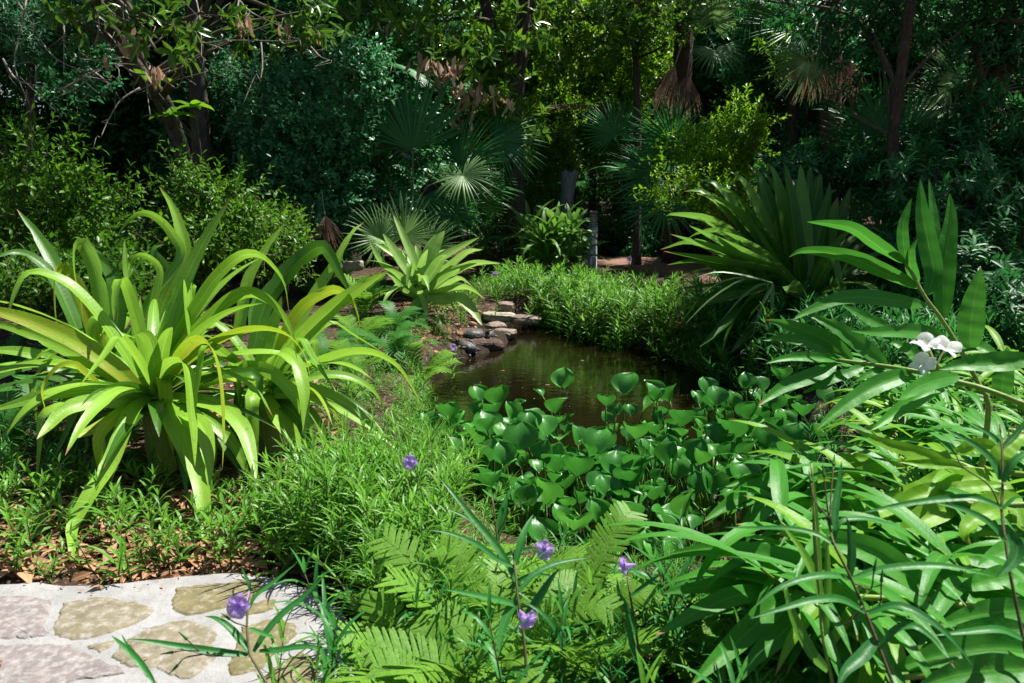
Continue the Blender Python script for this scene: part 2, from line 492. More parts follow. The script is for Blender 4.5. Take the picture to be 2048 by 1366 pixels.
M['fern'] = leaf_mat("fern frond", (0.08, 0.23, 0.014), (0.20, 0.40, 0.045), rough=0.5, spec=0.25, trans=0.42)
M['fern_dark'] = leaf_mat("shaded fern frond", (0.02, 0.13, 0.02), (0.07, 0.24, 0.03), rough=0.5, spec=0.25, trans=0.4)  # darker fern copy, its colour stands for shade
M['hyacinth'] = leaf_mat("glossy hyacinth leaf", (0.014, 0.13, 0.016), (0.085, 0.32, 0.035), rough=0.38, spec=0.5, trans=0.32, noise=2.5, spots=0.4, vein=0.3)
M['hyacinth_stalk'] = solid_mat("hyacinth stalk", (0.06, 0.16, 0.02), (0.14, 0.26, 0.04), 15, 0.4)
M['shrub_yellow'] = leaf_mat("yellow green shrub leaf", (0.028, 0.12, 0.006), (0.13, 0.31, 0.014), rough=0.4, spec=0.3, trans=0.42)
M['shrub_teal'] = leaf_mat("dark blue green shrub leaf", (0.025, 0.15, 0.05), (0.095, 0.34, 0.125), rough=0.38, spec=0.55, trans=0.38)  # bluish tint of the shadows put into the leaf colour
M['shrub_dark'] = leaf_mat("dark glossy leaf", (0.012, 0.09, 0.022), (0.045, 0.21, 0.05), rough=0.46, spec=0.32, trans=0.36)  # shadow blue mixed into this leaf colour as well
M['shrub_shoot'] = leaf_mat("lime green shoot leaf", (0.07, 0.22, 0.006), (0.28, 0.52, 0.015), rough=0.4, spec=0.3, trans=0.45)
M['broad'] = leaf_mat("woodland leaf", (0.035, 0.13, 0.005), (0.15, 0.33, 0.012), rough=0.38, spec=0.35, trans=0.45)
M['magnolia'] = leaf_mat("large glossy tree leaf", (0.025, 0.11, 0.008), (0.14, 0.29, 0.018), rib=(0.26, 0.36, 0.05), rough=0.28, spec=0.5, trans=0.34)
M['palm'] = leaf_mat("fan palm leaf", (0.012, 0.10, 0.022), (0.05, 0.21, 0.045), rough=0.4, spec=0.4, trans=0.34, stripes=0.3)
M['palm_lit'] = leaf_mat("sunlit pale palm leaf", (0.07, 0.16, 0.04), (0.18, 0.31, 0.10), rough=0.4, trans=0.36, stripes=0.3)  # paler palm copy, sunlight on the fronds put into its colour
M['dead_palm'] = leaf_mat("dead palm leaf", (0.11, 0.06, 0.045), (0.23, 0.13, 0.10), rough=0.7, spec=0.15, trans=0.25, stripes=0.4)
M['dead_leaf'] = leaf_mat("dead brown leaf", (0.32, 0.19, 0.12), (0.60, 0.42, 0.31), rough=0.5, spec=0.3, trans=0.3)
M['litter'] = leaf_mat("fallen leaf", (0.16, 0.075, 0.035), (0.46, 0.25, 0.14), rib=(0.5, 0.35, 0.2), rough=0.65, spec=0.2, trans=0.15)
M['bark'] = solid_mat("grey brown bark", (0.03, 0.025, 0.02), (0.12, 0.10, 0.08), 9, 0.9, bump=0.8, dist=0.03, stretch=(3, 3, 0.6))
M['bark_red'] = solid_mat("reddish bark", (0.03, 0.018, 0.012), (0.10, 0.06, 0.04), 10, 0.85, bump=0.7, dist=0.02, c=(0.15, 0.14, 0.11), cs=(0.6, 0.66), stretch=(2, 2, 1))
M['bark_palm'] = solid_mat("palm boot bark", (0.03, 0.018, 0.013), (0.10, 0.06, 0.045), 12, 0.9, bump=0.9, dist=0.03, stretch=(1, 1, 4))
M['twig'] = solid_mat("pale twig bark", (0.12, 0.10, 0.08), (0.34, 0.30, 0.25), 22, 0.8, bump=0.4)
M['twig_dark'] = solid_mat("dark twig bark", (0.05, 0.04, 0.025), (0.12, 0.095, 0.06), 22, 0.8, bump=0)
M['petiole'] = solid_mat("palm leaf stalk", (0.06, 0.11, 0.03), (0.14, 0.20, 0.06), 12, 0.5, bump=0)
M['post_wood'] = solid_mat("weathered grey wood", (0.10, 0.10, 0.12), (0.27, 0.27, 0.30), 8, 0.8, bump=0.6, dist=0.02, stretch=(6, 6, 0.5))
M['bollard'] = solid_mat("grey painted metal", (0.38, 0.39, 0.46), (0.44, 0.45, 0.52), 3, 0.42, spec=0.5, bump=0.0)
M['bollard_cap'] = solid_mat("brownish weathered cap", (0.20, 0.15, 0.13), (0.30, 0.24, 0.21), 14, 0.6, bump=0.1)
M['rock'] = solid_mat("limestone", (0.24, 0.21, 0.16), (0.44, 0.39, 0.31), 9, 0.85, bump=0.9, dist=0.03, c=(0.16, 0.19, 0.06), cs=(0.52, 0.68))
M['rock_brown'] = solid_mat("brown stone", (0.13, 0.09, 0.075), (0.30, 0.23, 0.18), 9, 0.7, bump=0.9, dist=0.03, c=(0.09, 0.10, 0.04), cs=(0.56, 0.72))
M['log'] = solid_mat("wet muddy log", (0.05, 0.024, 0.018), (0.15, 0.075, 0.055), 14, 0.6, spec=0.4, bump=1.0, dist=0.04, stretch=(1, 3, 3))
M['shell'] = None
M['turtle_skin'] = solid_mat("dark turtle skin", (0.025, 0.028, 0.02), (0.07, 0.07, 0.04), 40, 0.5, spec=0.5, c=(0.35, 0.30, 0.06), cs=(0.62, 0.66))

def ground_mat():
    m, nt, out = new_mat("garden soil")
    tc = nd(nt, "ShaderNodeTexCoord")
    n1 = nd(nt, "ShaderNodeTexNoise"); n1.inputs["Scale"].default_value = 1.3; n1.inputs["Detail"].default_value = 6
    n2 = nd(nt, "ShaderNodeTexVoronoi"); n2.inputs["Scale"].default_value = 22; n2.inputs["Randomness"].default_value = 1
    n3 = nd(nt, "ShaderNodeTexNoise"); n3.inputs["Scale"].default_value = 40; n3.inputs["Detail"].default_value = 4
    for n in (n1, n2, n3): nt.links.new(tc.outputs["Object"], n.inputs["Vector"])
    base = ramp(nt, n1.outputs[0], [(0.3, (0.022, 0.015, 0.010)), (0.55, (0.045, 0.028, 0.019)), (0.75, (0.075, 0.048, 0.032))])
    chips = ramp(nt, nd_val(nt, n2.outputs["Color"]), [(0.0, (0.035, 0.02, 0.013)), (0.5, (0.09, 0.05, 0.033)), (1.0, (0.19, 0.115, 0.078))])
    col = mix(nt, ramp(nt, n3.outputs[0], [(0.42, (0, 0, 0)), (0.6, (1, 1, 1))]), base, chips)
    sz = nd(nt, "ShaderNodeSeparateXYZ"); nt.links.new(tc.outputs["Object"], sz.inputs[0])
    wet = math_n(nt, 'MULTIPLY', math_n(nt, 'SUBTRACT', -0.05, sz.outputs[2]), 9.0, True)
    col = mix(nt, math_n(nt, 'MULTIPLY', wet, 0.8), col, (0.02, 0.014, 0.009))
    p = nd(nt, "ShaderNodeBsdfPrincipled"); nt.links.new(col, p.inputs["Base Color"]); p.inputs["Roughness"].default_value = 0.92; p.inputs["Specular IOR Level"].default_value = 0.2
    b = nd(nt, "ShaderNodeBump"); b.inputs["Strength"].default_value = 0.9; b.inputs["Distance"].default_value = 0.03
    nt.links.new(n3.outputs[0], b.inputs["Height"]); nt.links.new(b.outputs[0], p.inputs["Normal"])
    nt.links.new(p.outputs[0], out.inputs[0])
    return m

def nd_val(nt, c):
    s = nd(nt, "ShaderNodeSeparateColor"); nt.links.new(c, s.inputs[0]); return s.outputs[0]

def water_mat():
    m, nt, out = new_mat("murky pond water")
    tc = nd(nt, "ShaderNodeTexCoord")
    n1 = nd(nt, "ShaderNodeTexNoise"); n1.inputs["Scale"].default_value = 9; n1.inputs["Detail"].default_value = 3
    mp = nd(nt, "ShaderNodeMapping"); mp.inputs["Scale"].default_value = (1, 2.2, 1)
    nt.links.new(tc.outputs["Object"], mp.inputs[0]); nt.links.new(mp.outputs[0], n1.inputs["Vector"])
    n2 = nd(nt, "ShaderNodeTexNoise"); n2.inputs["Scale"].default_value = 0.9; n2.inputs["Detail"].default_value = 4
    nt.links.new(tc.outputs["Object"], n2.inputs["Vector"])
    col = ramp(nt, n2.outputs[0], [(0.3, (0.003, 0.003, 0.001)), (0.7, (0.010, 0.007, 0.0024))])
    p = nd(nt, "ShaderNodeBsdfPrincipled"); nt.links.new(col, p.inputs["Base Color"])
    p.inputs["Roughness"].default_value = 0.03; p.inputs["IOR"].default_value = 1.33; p.inputs["Specular IOR Level"].default_value = 0.6
    b = nd(nt, "ShaderNodeBump"); b.inputs["Strength"].default_value = 0.10; b.inputs["Distance"].default_value = 0.02
    nt.links.new(n1.outputs[0], b.inputs["Height"]); nt.links.new(b.outputs[0], p.inputs["Normal"])
    nt.links.new(p.outputs[0], out.inputs[0])
    return m

def shell_mat():
    m, nt, out = new_mat("turtle shell")
    tc = nd(nt, "ShaderNodeTexCoord")
    v = nd(nt, "ShaderNodeTexVoronoi"); v.feature = 'DISTANCE_TO_EDGE'; v.inputs["Scale"].default_value = 16
    nt.links.new(tc.outputs["Object"], v.inputs["Vector"])
    n = nd(nt, "ShaderNodeTexNoise"); n.inputs["Scale"].default_value = 45; n.inputs["Detail"].default_value = 4
    nt.links.new(tc.outputs["Object"], n.inputs["Vector"])
    base = ramp(nt, n.outputs[0], [(0.35, (0.035, 0.035, 0.035)), (0.7, (0.11, 0.105, 0.10))])
    col = mix(nt, ramp(nt, v.outputs["Distance"], [(0.0, (1, 1, 1)), (0.07, (0, 0, 0))]), base, (0.015, 0.014, 0.012))
    p = nd(nt, "ShaderNodeBsdfPrincipled"); nt.links.new(col, p.inputs["Base Color"]); p.inputs["Roughness"].default_value = 0.55; p.inputs["Specular IOR Level"].default_value = 0.4
    b = nd(nt, "ShaderNodeBump"); b.inputs["Strength"].default_value = 0.9; b.inputs["Distance"].default_value = 0.008
    nt.links.new(v.outputs["Distance"], b.inputs["Height"]); nt.links.new(b.outputs[0], p.inputs["Normal"])
    nt.links.new(p.outputs[0], out.inputs[0])
    return m
M['shell'] = shell_mat()
M['ground'] = ground_mat()
M['water'] = water_mat()
M['mortar'] = solid_mat("pale cement", (0.235, 0.226, 0.222), (0.35, 0.34, 0.335), 7, 0.9, bump=0.9, dist=0.03, detail=9, c=(0.17, 0.155, 0.14), cs=(0.56, 0.75))
M['flag'] = solid_mat("lichen flecked flagstone", (0.13, 0.11, 0.07), (0.24, 0.205, 0.14), 12, 0.9, bump=0.9, dist=0.012, detail=9, c=(0.33, 0.31, 0.27), cs=(0.48, 0.70))
M['flag_violet'] = solid_mat("mauve flecked flagstone", (0.15, 0.125, 0.12), (0.23, 0.195, 0.185), 14, 0.9, bump=0.9, dist=0.012, detail=9, c=(0.34, 0.325, 0.315), cs=(0.46, 0.68))
M['flag_olive'] = solid_mat("olive mossy flagstone", (0.105, 0.09, 0.038), (0.20, 0.17, 0.085), 14, 0.9, bump=0.9, dist=0.012, detail=9, c=(0.30, 0.28, 0.22), cs=(0.50, 0.72))
M['brick'] = solid_mat("reddish path surface", (0.17, 0.09, 0.06), (0.27, 0.15, 0.11), 5, 0.85, bump=0.2)

# ================================================================== SETTING
WZ = -0.25
POND_PX = [(1012, 648), (1050, 640), (1095, 650), (1150, 672), (1250, 690), (1370, 716), (1460, 752), (1560, 815), (1640, 900), (1620, 1000),
           (1540, 1090), (1450, 1170), (1330, 1200), (1200, 1170), (1050, 1140), (920, 1010), (875, 900), (850, 800), (862, 755), (905, 722), (960, 712), (1015, 690), (1022, 665)]
POND = np.array([G(x, y, WZ)[:2] for x, y in POND_PX])

def poly_sd(p, poly):
    a = poly; b = np.roll(poly, -1, axis=0)
    d = np.full(len(p), 1e9); inside = np.zeros(len(p), bool)
    for i in range(len(a)):
        ab = b[i] - a[i]; ap = p - a[i]
        t = np.clip((ap @ ab) / (ab @ ab), 0, 1)
        d = np.minimum(d, np.linalg.norm(ap - t[:, None] * ab, axis=1))
        c = (a[i, 1] > p[:, 1]) != (b[i, 1] > p[:, 1])
        xi = (b[i, 0] - a[i, 0]) * (p[:, 1] - a[i, 1]) / (b[i, 1] - a[i, 1] + 1e-12) + a[i, 0]
        inside ^= c & (p[:, 0] < xi)
    return np.where(inside, -d, d)

SHELF = np.array([G(x, y, -0.17)[:2] for x, y in [(868, 735), (872, 690), (905, 655), (960, 640), (1025, 645), (1030, 680), (1000, 705), (930, 728)]])
def ground_z(p):
    p = np.asarray(p, float)
    sd = poly_sd(p, POND)
    t = np.clip((0.18 - sd) / 0.4, 0, 1)
    z = -0.6 * t * t * (3 - 2 * t)
    x, y = p[:, 0], p[:, 1]
    z += (0.025 * np.sin(x * 2.1 + 1) * np.cos(y * 1.7) + 0.012 * np.sin(x * 5.3 + y * 4.1)) * (t < 0.01)
    u = np.clip((0.12 - poly_sd(p, SHELF)) / 0.3, 0, 1); u = u * u * (3 - 2 * u)
    zs = -0.17 + 0.02 * np.sin(x * 9) * np.cos(y * 8)
    return np.where(z > zs, z * (1 - u) + zs * u, z)

def hit(px, py):
    """where the line of sight through a picture point meets the soil"""
    v = AXF + AXR * (px - W / 2) / FPX - AXU * (py - H / 2) / FPX
    t = np.arange(2.0, 30, .02); q = CAM + v * t[:, None]
    k = int(np.argmax(q[:, 2] <= ground_z(q[:, :2])))
    return q[k]

def gz(x, y):
    return float(ground_z(np.array([[x, y]]))[0])

def ground_pt(px, py):
    g = G(px, py, 0.0)
    return np.array([g[0], g[1], gz(g[0], g[1])])

xs = np.concatenate([-np.geomspace(300, 9, 14), np.arange(-8.5, 8.51, 0.085), np.geomspace(9, 300, 14)])
ys = np.concatenate([-np.geomspace(200, 1.5, 10), np.arange(-0.8, 14.01, 0.085), np.geomspace(14.5, 400, 16)])
gx, gy = np.meshgrid(xs, ys)
gp = np.stack([gx.ravel(), gy.ravel()], 1)
gv = np.column_stack([gp, ground_z(gp)])
ii = np.arange(len(gv)).reshape(len(ys), len(xs))
mb = MB()
mb.add(gv, quads=np.stack([ii[:-1, :-1], ii[:-1, 1:], ii[1:, 1:], ii[1:, :-1]], -1).reshape(-1, 4), uv=gp)
tag(mb.build("ground", M['ground']), kind="structure")

mb = MB()
x0, y0 = POND.min(0) - 0.3; x1, y1 = POND.max(0) + 0.3
mb.add([(x0, y0, WZ), (x1, y0, WZ), (x1, y1, WZ), (x0, y1, WZ)], quads=[(0, 1, 2, 3)])
tag(mb.build("water", M['water']), kind="structure")

# red path that curves behind the garden
def ribbon(pts, width, z, n=60):
    C = catmull(pts, n); T = norm(np.gradient(C, axis=0)); S = np.cross(T, [0, 0, 1.0])
    ws = np.broadcast_to(width, (n,))
    V = []
    for i in range(n):
        for k in (-1, -.99, 0, .99, 1):
            p = C[i] + S[i] * ws[i] / 2 * k; V.append((p[0], p[1], z if abs(k) < 1 else z - 0.12))
    idx = np.arange(n * 5).reshape(n, 5)
    m = MB(); m.add(V, quads=np.stack([idx[:-1, :-1], idx[:-1, 1:], idx[1:, 1:], idx[1:, :-1]], -1).reshape(-1, 4))
    return m
pp = [G(1015, 497), G(1080, 508), G(1180, 522), G(1310, 530), G(1430, 552), G(1700, 610), G(1950, 655), G(2500, 760)]
tag(ribbon(pp, 1.7, 0.045).build("path", M['brick']), kind="structure")

# cement terrace with set flagstones
def R1(x, y): return (x * .37037, 860 + y * .37037)
edge_px = [(-900, 1200), (-300, 1172), (0, 1160), (60, 1156), (140, 1162), (220, 1160), (300, 1150), (400, 1141), (480, 1137), (550, 1147), (620, 1168), (672, 1198), (706, 1235),
           (728, 1290), (735, 1345), (730, 1420), (700, 1560), (600, 1800), (-900, 1800)]
EDGE = np.array([G(x, y, 0.06)[:2] for x, y in edge_px])
def smooth_closed(poly, per=5):
    p = np.vstack([poly, poly[:1]])
    return catmull(np.column_stack([p, np.zeros(len(p))]), per * len(poly))[:-1, :2]

def plate(mbx, poly, z0, z1, bevel, jag, mat, centre=None):
    """a flat stone: outline with a rounded rim, closed top"""
    n = len(poly); c = poly.mean(0) if centre is None else centre
    g = np.array(poly) + jag * rng.normal(size=(n, 2))
    rad = np.linalg.norm(g - c, axis=1, keepdims=True)
    inn = c + (g - c) * (1 - bevel / rad)
    mid = c + (g - c) * (1 - 0.35 * bevel / rad)
    V = [np.column_stack([g, np.full(n, z0)]), np.column_stack([g, np.full(n, z0 + (z1 - z0) * 0.55)]), np.column_stack([mid, np.full(n, z0 + (z1 - z0) * 0.9)]), np.column_stack([inn, np.full(n, z1)])]
    V = np.vstack(V + [np.array([[c[0], c[1], z1]])])
    q = []
    for k in range(3):
        for i in range(n):
            j = (i + 1) % n
            q.append((k * n + i, k * n + j, (k + 1) * n + j, (k + 1) * n + i))
    tr = [(3 * n + i, 3 * n + (i + 1) % n, 4 * n) for i in range(n)]
    mbx.add(V, quads=q, tris=tr, mat=mat)

STONES = [
    (1, [(0, 895), (130, 890), (230, 905), (285, 925), (262, 980), (240, 1060), (262, 1095), (230, 1112), (0, 1125), (-300, 1100), (-330, 980), (-300, 900)]),
    (0, [(340, 930), (500, 895), (690, 910), (830, 965), (760, 1030), (600, 1090), (420, 1130), (290, 1100), (300, 1020)]),
    (2, [(945, 850), (1150, 825), (1395, 805), (1408, 850), (1380, 900), (1200, 960), (1030, 995), (930, 960)]),
    (0, [(590, 1215), (700, 1120), (870, 1040), (1020, 1025), (1165, 1080), (1150, 1160), (1180, 1210), (1100, 1290), (1000, 1345), (850, 1290), (680, 1268)]),
    (1, [(0, 1155), (330, 1150), (480, 1205), (655, 1290), (640, 1322), (400, 1350), (300, 1390), (0, 1500), (-300, 1400), (-260, 1210)]),
    (2, [(1300, 1055), (1480, 1017), (1600, 1042), (1590, 1110), (1480, 1200), (1400, 1290), (1230, 1310), (1262, 1180)]),
    (2, [(1180, 1002), (1300, 955), (1440, 912), (1490, 922), (1450, 975), (1320, 1000), (1200, 1016)]),
    (0, [(700, 1372), (900, 1357), (1000, 1400), (900, 1500), (650, 1480)]),
    (0, [(462, 1165), (590, 1132), (622, 1146), (540, 1196)]),
    (2, [(1480, 1270), (1640, 1200), (1720, 1280), (1640, 1400), (1450, 1420), (1400, 1350)]),
    (1, [(-400, 1180), (-330, 1400), (-900, 1500), (-1200, 1200)]),
    (2, [(-380, 890), (-400, 1090), (-1000, 1100), (-1000, 900)])]
mb = MB()
plate(mb, smooth_closed(EDGE, 8), -0.06, 0.06, 0.05, 0.003, 0, centre=G(200, 1420, 0.06)[:2])
for mt, pl in STONES:
    w = np.array([G(*R1(x, y), 0.064)[:2] for x, y in pl])
    p = smooth_closed(w, 7)
    plate(mb, p, 0.05, 0.0655 + 0.002 * random.random(), 0.03, 0.0035, 1 + mt)
tag(mb.build("terrace_path", [M['mortar'], M['flag'], M['flag_violet'], M['flag_olive']], smooth=False), kind="structure")

def free_ground(p, margin=0.05):
    """true where bare soil can carry a plant"""
    p = np.asarray(p, float)[:, :2]
    return (poly_sd(p, POND) > margin) & (poly_sd(p, EDGE) > 0.03)

# ================================================================== STRAP-LEAVED PLANTS
def Z4(x, y): return (x * .3418, 400 + y * .3418)
def Z5(x, y): return (680 + x * .3418, 400 + y * .3418)
def Z6(x, y): return (1348 + x * .3418, 400 + y * .3418)
def R3(x, y): return (1348 + x * .37037, 860 + y * .37037)
def R2(x, y): return (680 + x * .37037, 860 + y * .37037)
def PX(x, y): return (x, y)

def traced(conv, pts, ds):
    n = len(pts); out = []
    s = np.linspace(0, 1, n)
    if len(ds) == n: dd = ds
    elif len(ds) == 3: dd = np.interp(s, [0, .5, 1], ds)
    else: dd = np.interp(s, [0, 1], ds)
    for (x, y), d in zip(pts, dd):
        out.append(P(*conv(x, y), d))
    return np.array(out)

def arch(base, az, el, length, droop, n=7, fold_at=None, fold=0.0, wig=0.0):
    """leaf path: leaves at elevation el, bends down with droop; may fold sharply"""
    p = np.array(base, float); out = [p.copy()]; e = el; a = az
    for i in range(n):
        s = (i + 0.5) / n
        ee = el - droop * s ** 1.5
        if fold_at is not None and s > fold_at: ee = el - droop * fold_at ** 1.5 - fold
        ee = max(ee, R(-86))
        a2 = a + wig * s
        p = p + length / n * np.array([math.cos(ee) * math.sin(a2), math.cos(ee) * math.cos(a2), math.sin(ee)])
        out.append(p.copy())
    return np.array(out)

def settle(pts, zmin=None):
    """keep a drooping leaf above the soil"""
    pts = np.array(pts)
    for i in range(1, len(pts)):
        g = gz(pts[i, 0], pts[i, 1]) + 0.03
        if g < WZ: g = WZ + 0.02
        if pts[i, 2] < g: pts[i, 2] = g
    return pts

def rosette(mbL, mbS, base, crown_h, n, length, width, lean=(0, 0), elr=(15, 80), droop=(0.8, 1.9), azr=(0, 360), foldp=0.2, stem_r=0.05, tints=(0.2, 0.8), nseg=12, face=0.15, wave=0.02):
    base = np.array(base, float)
    top = base + np.array([lean[0], lean[1], crown_h])
    if mbS is not None:
        tube(mbS, [base - [0, 0, .03], base + (top - base) * .5 + [.01, 0, 0], top + [0, 0, .05]], stem_r * 1.1, stem_r * .7, n=10, rough=.15)
    for i in range(n):
        s = (i + .5) / n
        az = R(azr[0] + (azr[1] - azr[0]) * ((i * 0.381966 * 1.0) % 1.0) + random.uniform(-12, 12))
        el = R(elr[1] + (elr[0] - elr[1]) * s ** 0.9 + random.uniform(-7, 7))
        L = length * random.uniform(.75, 1.1) * (0.75 + 0.25 * math.sin(math.pi * min(1, s * 1.1)))
        dr = random.uniform(*droop) * (0.6 + 0.6 * s)
        fk = dict(fold_at=random.uniform(.45, .7), fold=random.uniform(.9, 1.8)) if random.random() < foldp else {}
        b = top + np.array([math.sin(az), math.cos(az), 0]) * stem_r * .5 + [0, 0, -0.10 * crown_h * s]
        pts = settle(arch(b, az, el, L, dr, wig=random.uniform(-.35, .35), **fk))
        blade(mbL, pts, width * random.uniform(.8, 1.15), nseg=nseg, fold=random.uniform(.15, .4), roll=random.uniform(-.35, .35), twist=random.uniform(-.4, .4), face=face,
              tint=random.uniform(*tints), wave=wave)

# --- hero crinum: three rosettes of one clump, leaves traced one by one
D0 = 4.3
A_LEAVES = [   # zoom coordinates, depths, width(m), material 0 fresh 1 rusty 2 shaded, roll, tint, face
    ([(895, 1080), (930, 950), (985, 770), (1080, 480), (1190, 250), (1345, -5)], (4.3, 4.5), .125, 0, 0, .35, .5),
    ([(885, 1090), (870, 1000), (835, 850), (780, 650), (735, 510), (705, 462), (685, 500), (672, 600), (668, 712)], (4.3, 4.25, 4.1), .115, 0, 0, .75, .35),
    ([(860, 1120), (790, 990), (720, 880), (560, 650), (400, 490), (240, 425), (150, 440), (90, 540), (40, 700)], (4.28, 4.15, 4.0), .105, 0, 0, .65, .45),
    ([(840, 1150), (760, 1060), (640, 955), (450, 830), (300, 760), (150, 700), (0, 655), (-220, 610)], (4.25, 4.1, 3.9), .125, 1, .2, .6, .6),
    ([(820, 1160), (650, 1020), (450, 905), (250, 810), (50, 740), (-150, 700)], (4.25, 4.2, 4.1), .10, 0, .25, .75, .6),
    ([(860, 1170), (700, 1120), (500, 1105), (300, 1135), (100, 1190), (-80, 1240)], (4.2, 4.0, 3.85), .10, 0, .3, .45, .55),
    ([(880, 1150), (800, 1205), (740, 1300), (650, 1530), (540, 1700), (430, 1900), (422, 2010), (418, 2175)], (4.2, 3.7, 3.35), .105, 0, 0, .9, .3),
    ([(900, 1160), (925, 1060), (970, 985), (1030, 950), (1085, 965), (1110, 1080), (1120, 1250), (1132, 1390), (1140, 1560)], (4.25, 4.0, 3.75), .115, 0, 0, .8, .35),
    ([(920, 1130), (1000, 1000), (1090, 870), (1165, 822), (1230, 860), (1275, 1000), (1298, 1200), (1305, 1400), (1300, 1580)], (4.28, 4.0, 3.75), .095, 1, 0, .7, .4),
    ([(930, 1080), (1010, 900), (1075, 650), (1105, 500), (1112, 478), (1108, 540), (1105, 680), (1115, 868)], (4.35, 4.5, 4.3), .135, 0, 0, .7, .45),
    ([(930, 1080), (1040, 820), (1160, 610), (1280, 440), (1400, 335), (1500, 320), (1590, 385), (1660, 490), (1692, 665)], (4.35, 4.45, 4.3), .115, 0, 0, .55, .45),
    ([(940, 1080), (1040, 900), (1160, 760), (1300, 620), (1430, 545), (1540, 570), (1640, 660), (1710, 790), (1735, 930)], (4.35, 4.4, 4.2), .11, 0, 0, .6, .5),
    ([(950, 1100), (1080, 960), (1230, 850), (1400, 775), (1560, 757), (1690, 800), (1780, 910), (1822, 1080)], (4.3, 4.15, 4.0), .10, 1, 0, .75, .4),
    ([(960, 1040), (1010, 900), (1060, 760), (1090, 680)], (4.4, 4.55), .09, 2, 0, .5, .4),
    ([(880, 1080), (860, 950), (830, 780), (820, 560)], (4.35, 4.6), .06, 0, 0, .5, .3),
    ([(870, 1190), (700, 1180), (520, 1185), (380, 1230), (290, 1320), (215, 1400)], (4.2, 3.95, 3.75), .115, 0, .1, .9, .5),
    ([(850, 1200), (700, 1270), (560, 1340), (400, 1400)], (4.2, 3.8), .095, 1, .2, .8, .5),
    ([(970, 1200), (1100, 1250), (1180, 1330), (1215, 1460), (1225, 1700)], (4.2, 3.95, 3.75), .12, 0, 0, .85, .3),
    ([(990, 1150), (1180, 1180), (1320, 1230), (1420, 1340), (1470, 1500), (1500, 1650)], (4.2, 4.0, 3.75), .13, 0, 0, .8, .35),
    ([(980, 1200), (1060, 1300), (1130, 1500), (1180, 1700), (1200, 1950), (1165, 2080)], (4.15, 3.8, 3.5), .115, 0, 0, .95, .3),
    ([(960, 1180), (1020, 1250), (1050, 1400), (1100, 1560), (1140, 1670)], (4.15, 3.8), .08, 0, 0, .9, .3),
    ([(600, 1100), (500, 1010), (430, 960), (340, 980), (270, 1060), (250, 1130), (270, 1250)], (4.1, 3.95, 3.85), .06, 1, 0, .8, .4),
]
B_LEAVES = [
    ([(1560, 1080), (1540, 960), (1565, 820), (1610, 700), (1650, 560)], (4.7, 4.75), .125, 0, 0, .85, .4),
    ([(1580, 1050), (1700, 880), (1850, 720), (2000, 590), (2160, 480), (2270, 415)], (4.7, 4.6, 4.6), .135, 0, .2, .95, .6),
    ([(1590, 1040), (1660, 820), (1760, 640), (1870, 560), (1960, 528), (2040, 570), (2095, 690), (2100, 850)], (4.7, 4.7, 4.5), .11, 1, 0, .55, .4),
    ([(1480, 900), (1540, 640), (1640, 470), (1770, 340), (1870, 275), (1920, 310), (1980, 420), (2060, 560)], (4.8, 5.0, 4.9), .15, 2, .3, .7, .55),
    ([(1380, 900), (1420, 640), (1460, 450), (1560, 280), (1665, 135)], (4.8, 5.0), .10, 0, 0, .8, .5),
    ([(1560, 1050), (1590, 940), (1640, 890), (1700, 920), (1750, 1000), (1780, 1150), (1785, 1420)], (4.6, 4.3, 4.1), .11, 0, 0, .9, .35),
    ([(1500, 1050), (1340, 1005), (1470, 980), (1600, 1015), (1720, 1140), (1800, 1290), (1850, 1450)], (4.55, 4.3, 4.1), .10, 0, 0, .7, .4),
    ([(1600, 1080), (1750, 1000), (1880, 940), (2050, 890), (2200, 900), (2330, 980), (2430, 1130), (2470, 1240)], (4.6, 4.4, 4.2), .085, 0, .1, .9, .45),
    ([(1600, 1120), (1760, 1090), (1900, 1130), (2050, 1210), (2220, 1330)], (4.55, 4.3), .10, 0, .1, .8, .45),
    ([(1600, 1150), (1750, 1150), (1950, 1200), (2150, 1320), (2350, 1480)], (4.5, 4.2), .09, 0, .1, .7, .45),
    ([(1560, 1150), (1620, 1260), (1720, 1400), (1800, 1600), (1880, 1760)], (4.5, 4.0), .12, 0, 0, .9, .35),
    ([(1540, 1020), (1500, 800), (1480, 640), (1520, 520)], (4.8, 5.0), .09, 2, 0, .6, .3),
    ([(1560, 1000), (1720, 760), (1850, 540), (1980, 340), (2050, 200), (2130, 130)], (4.8, 5.1), .10, 0, 0, .8, .5),
]
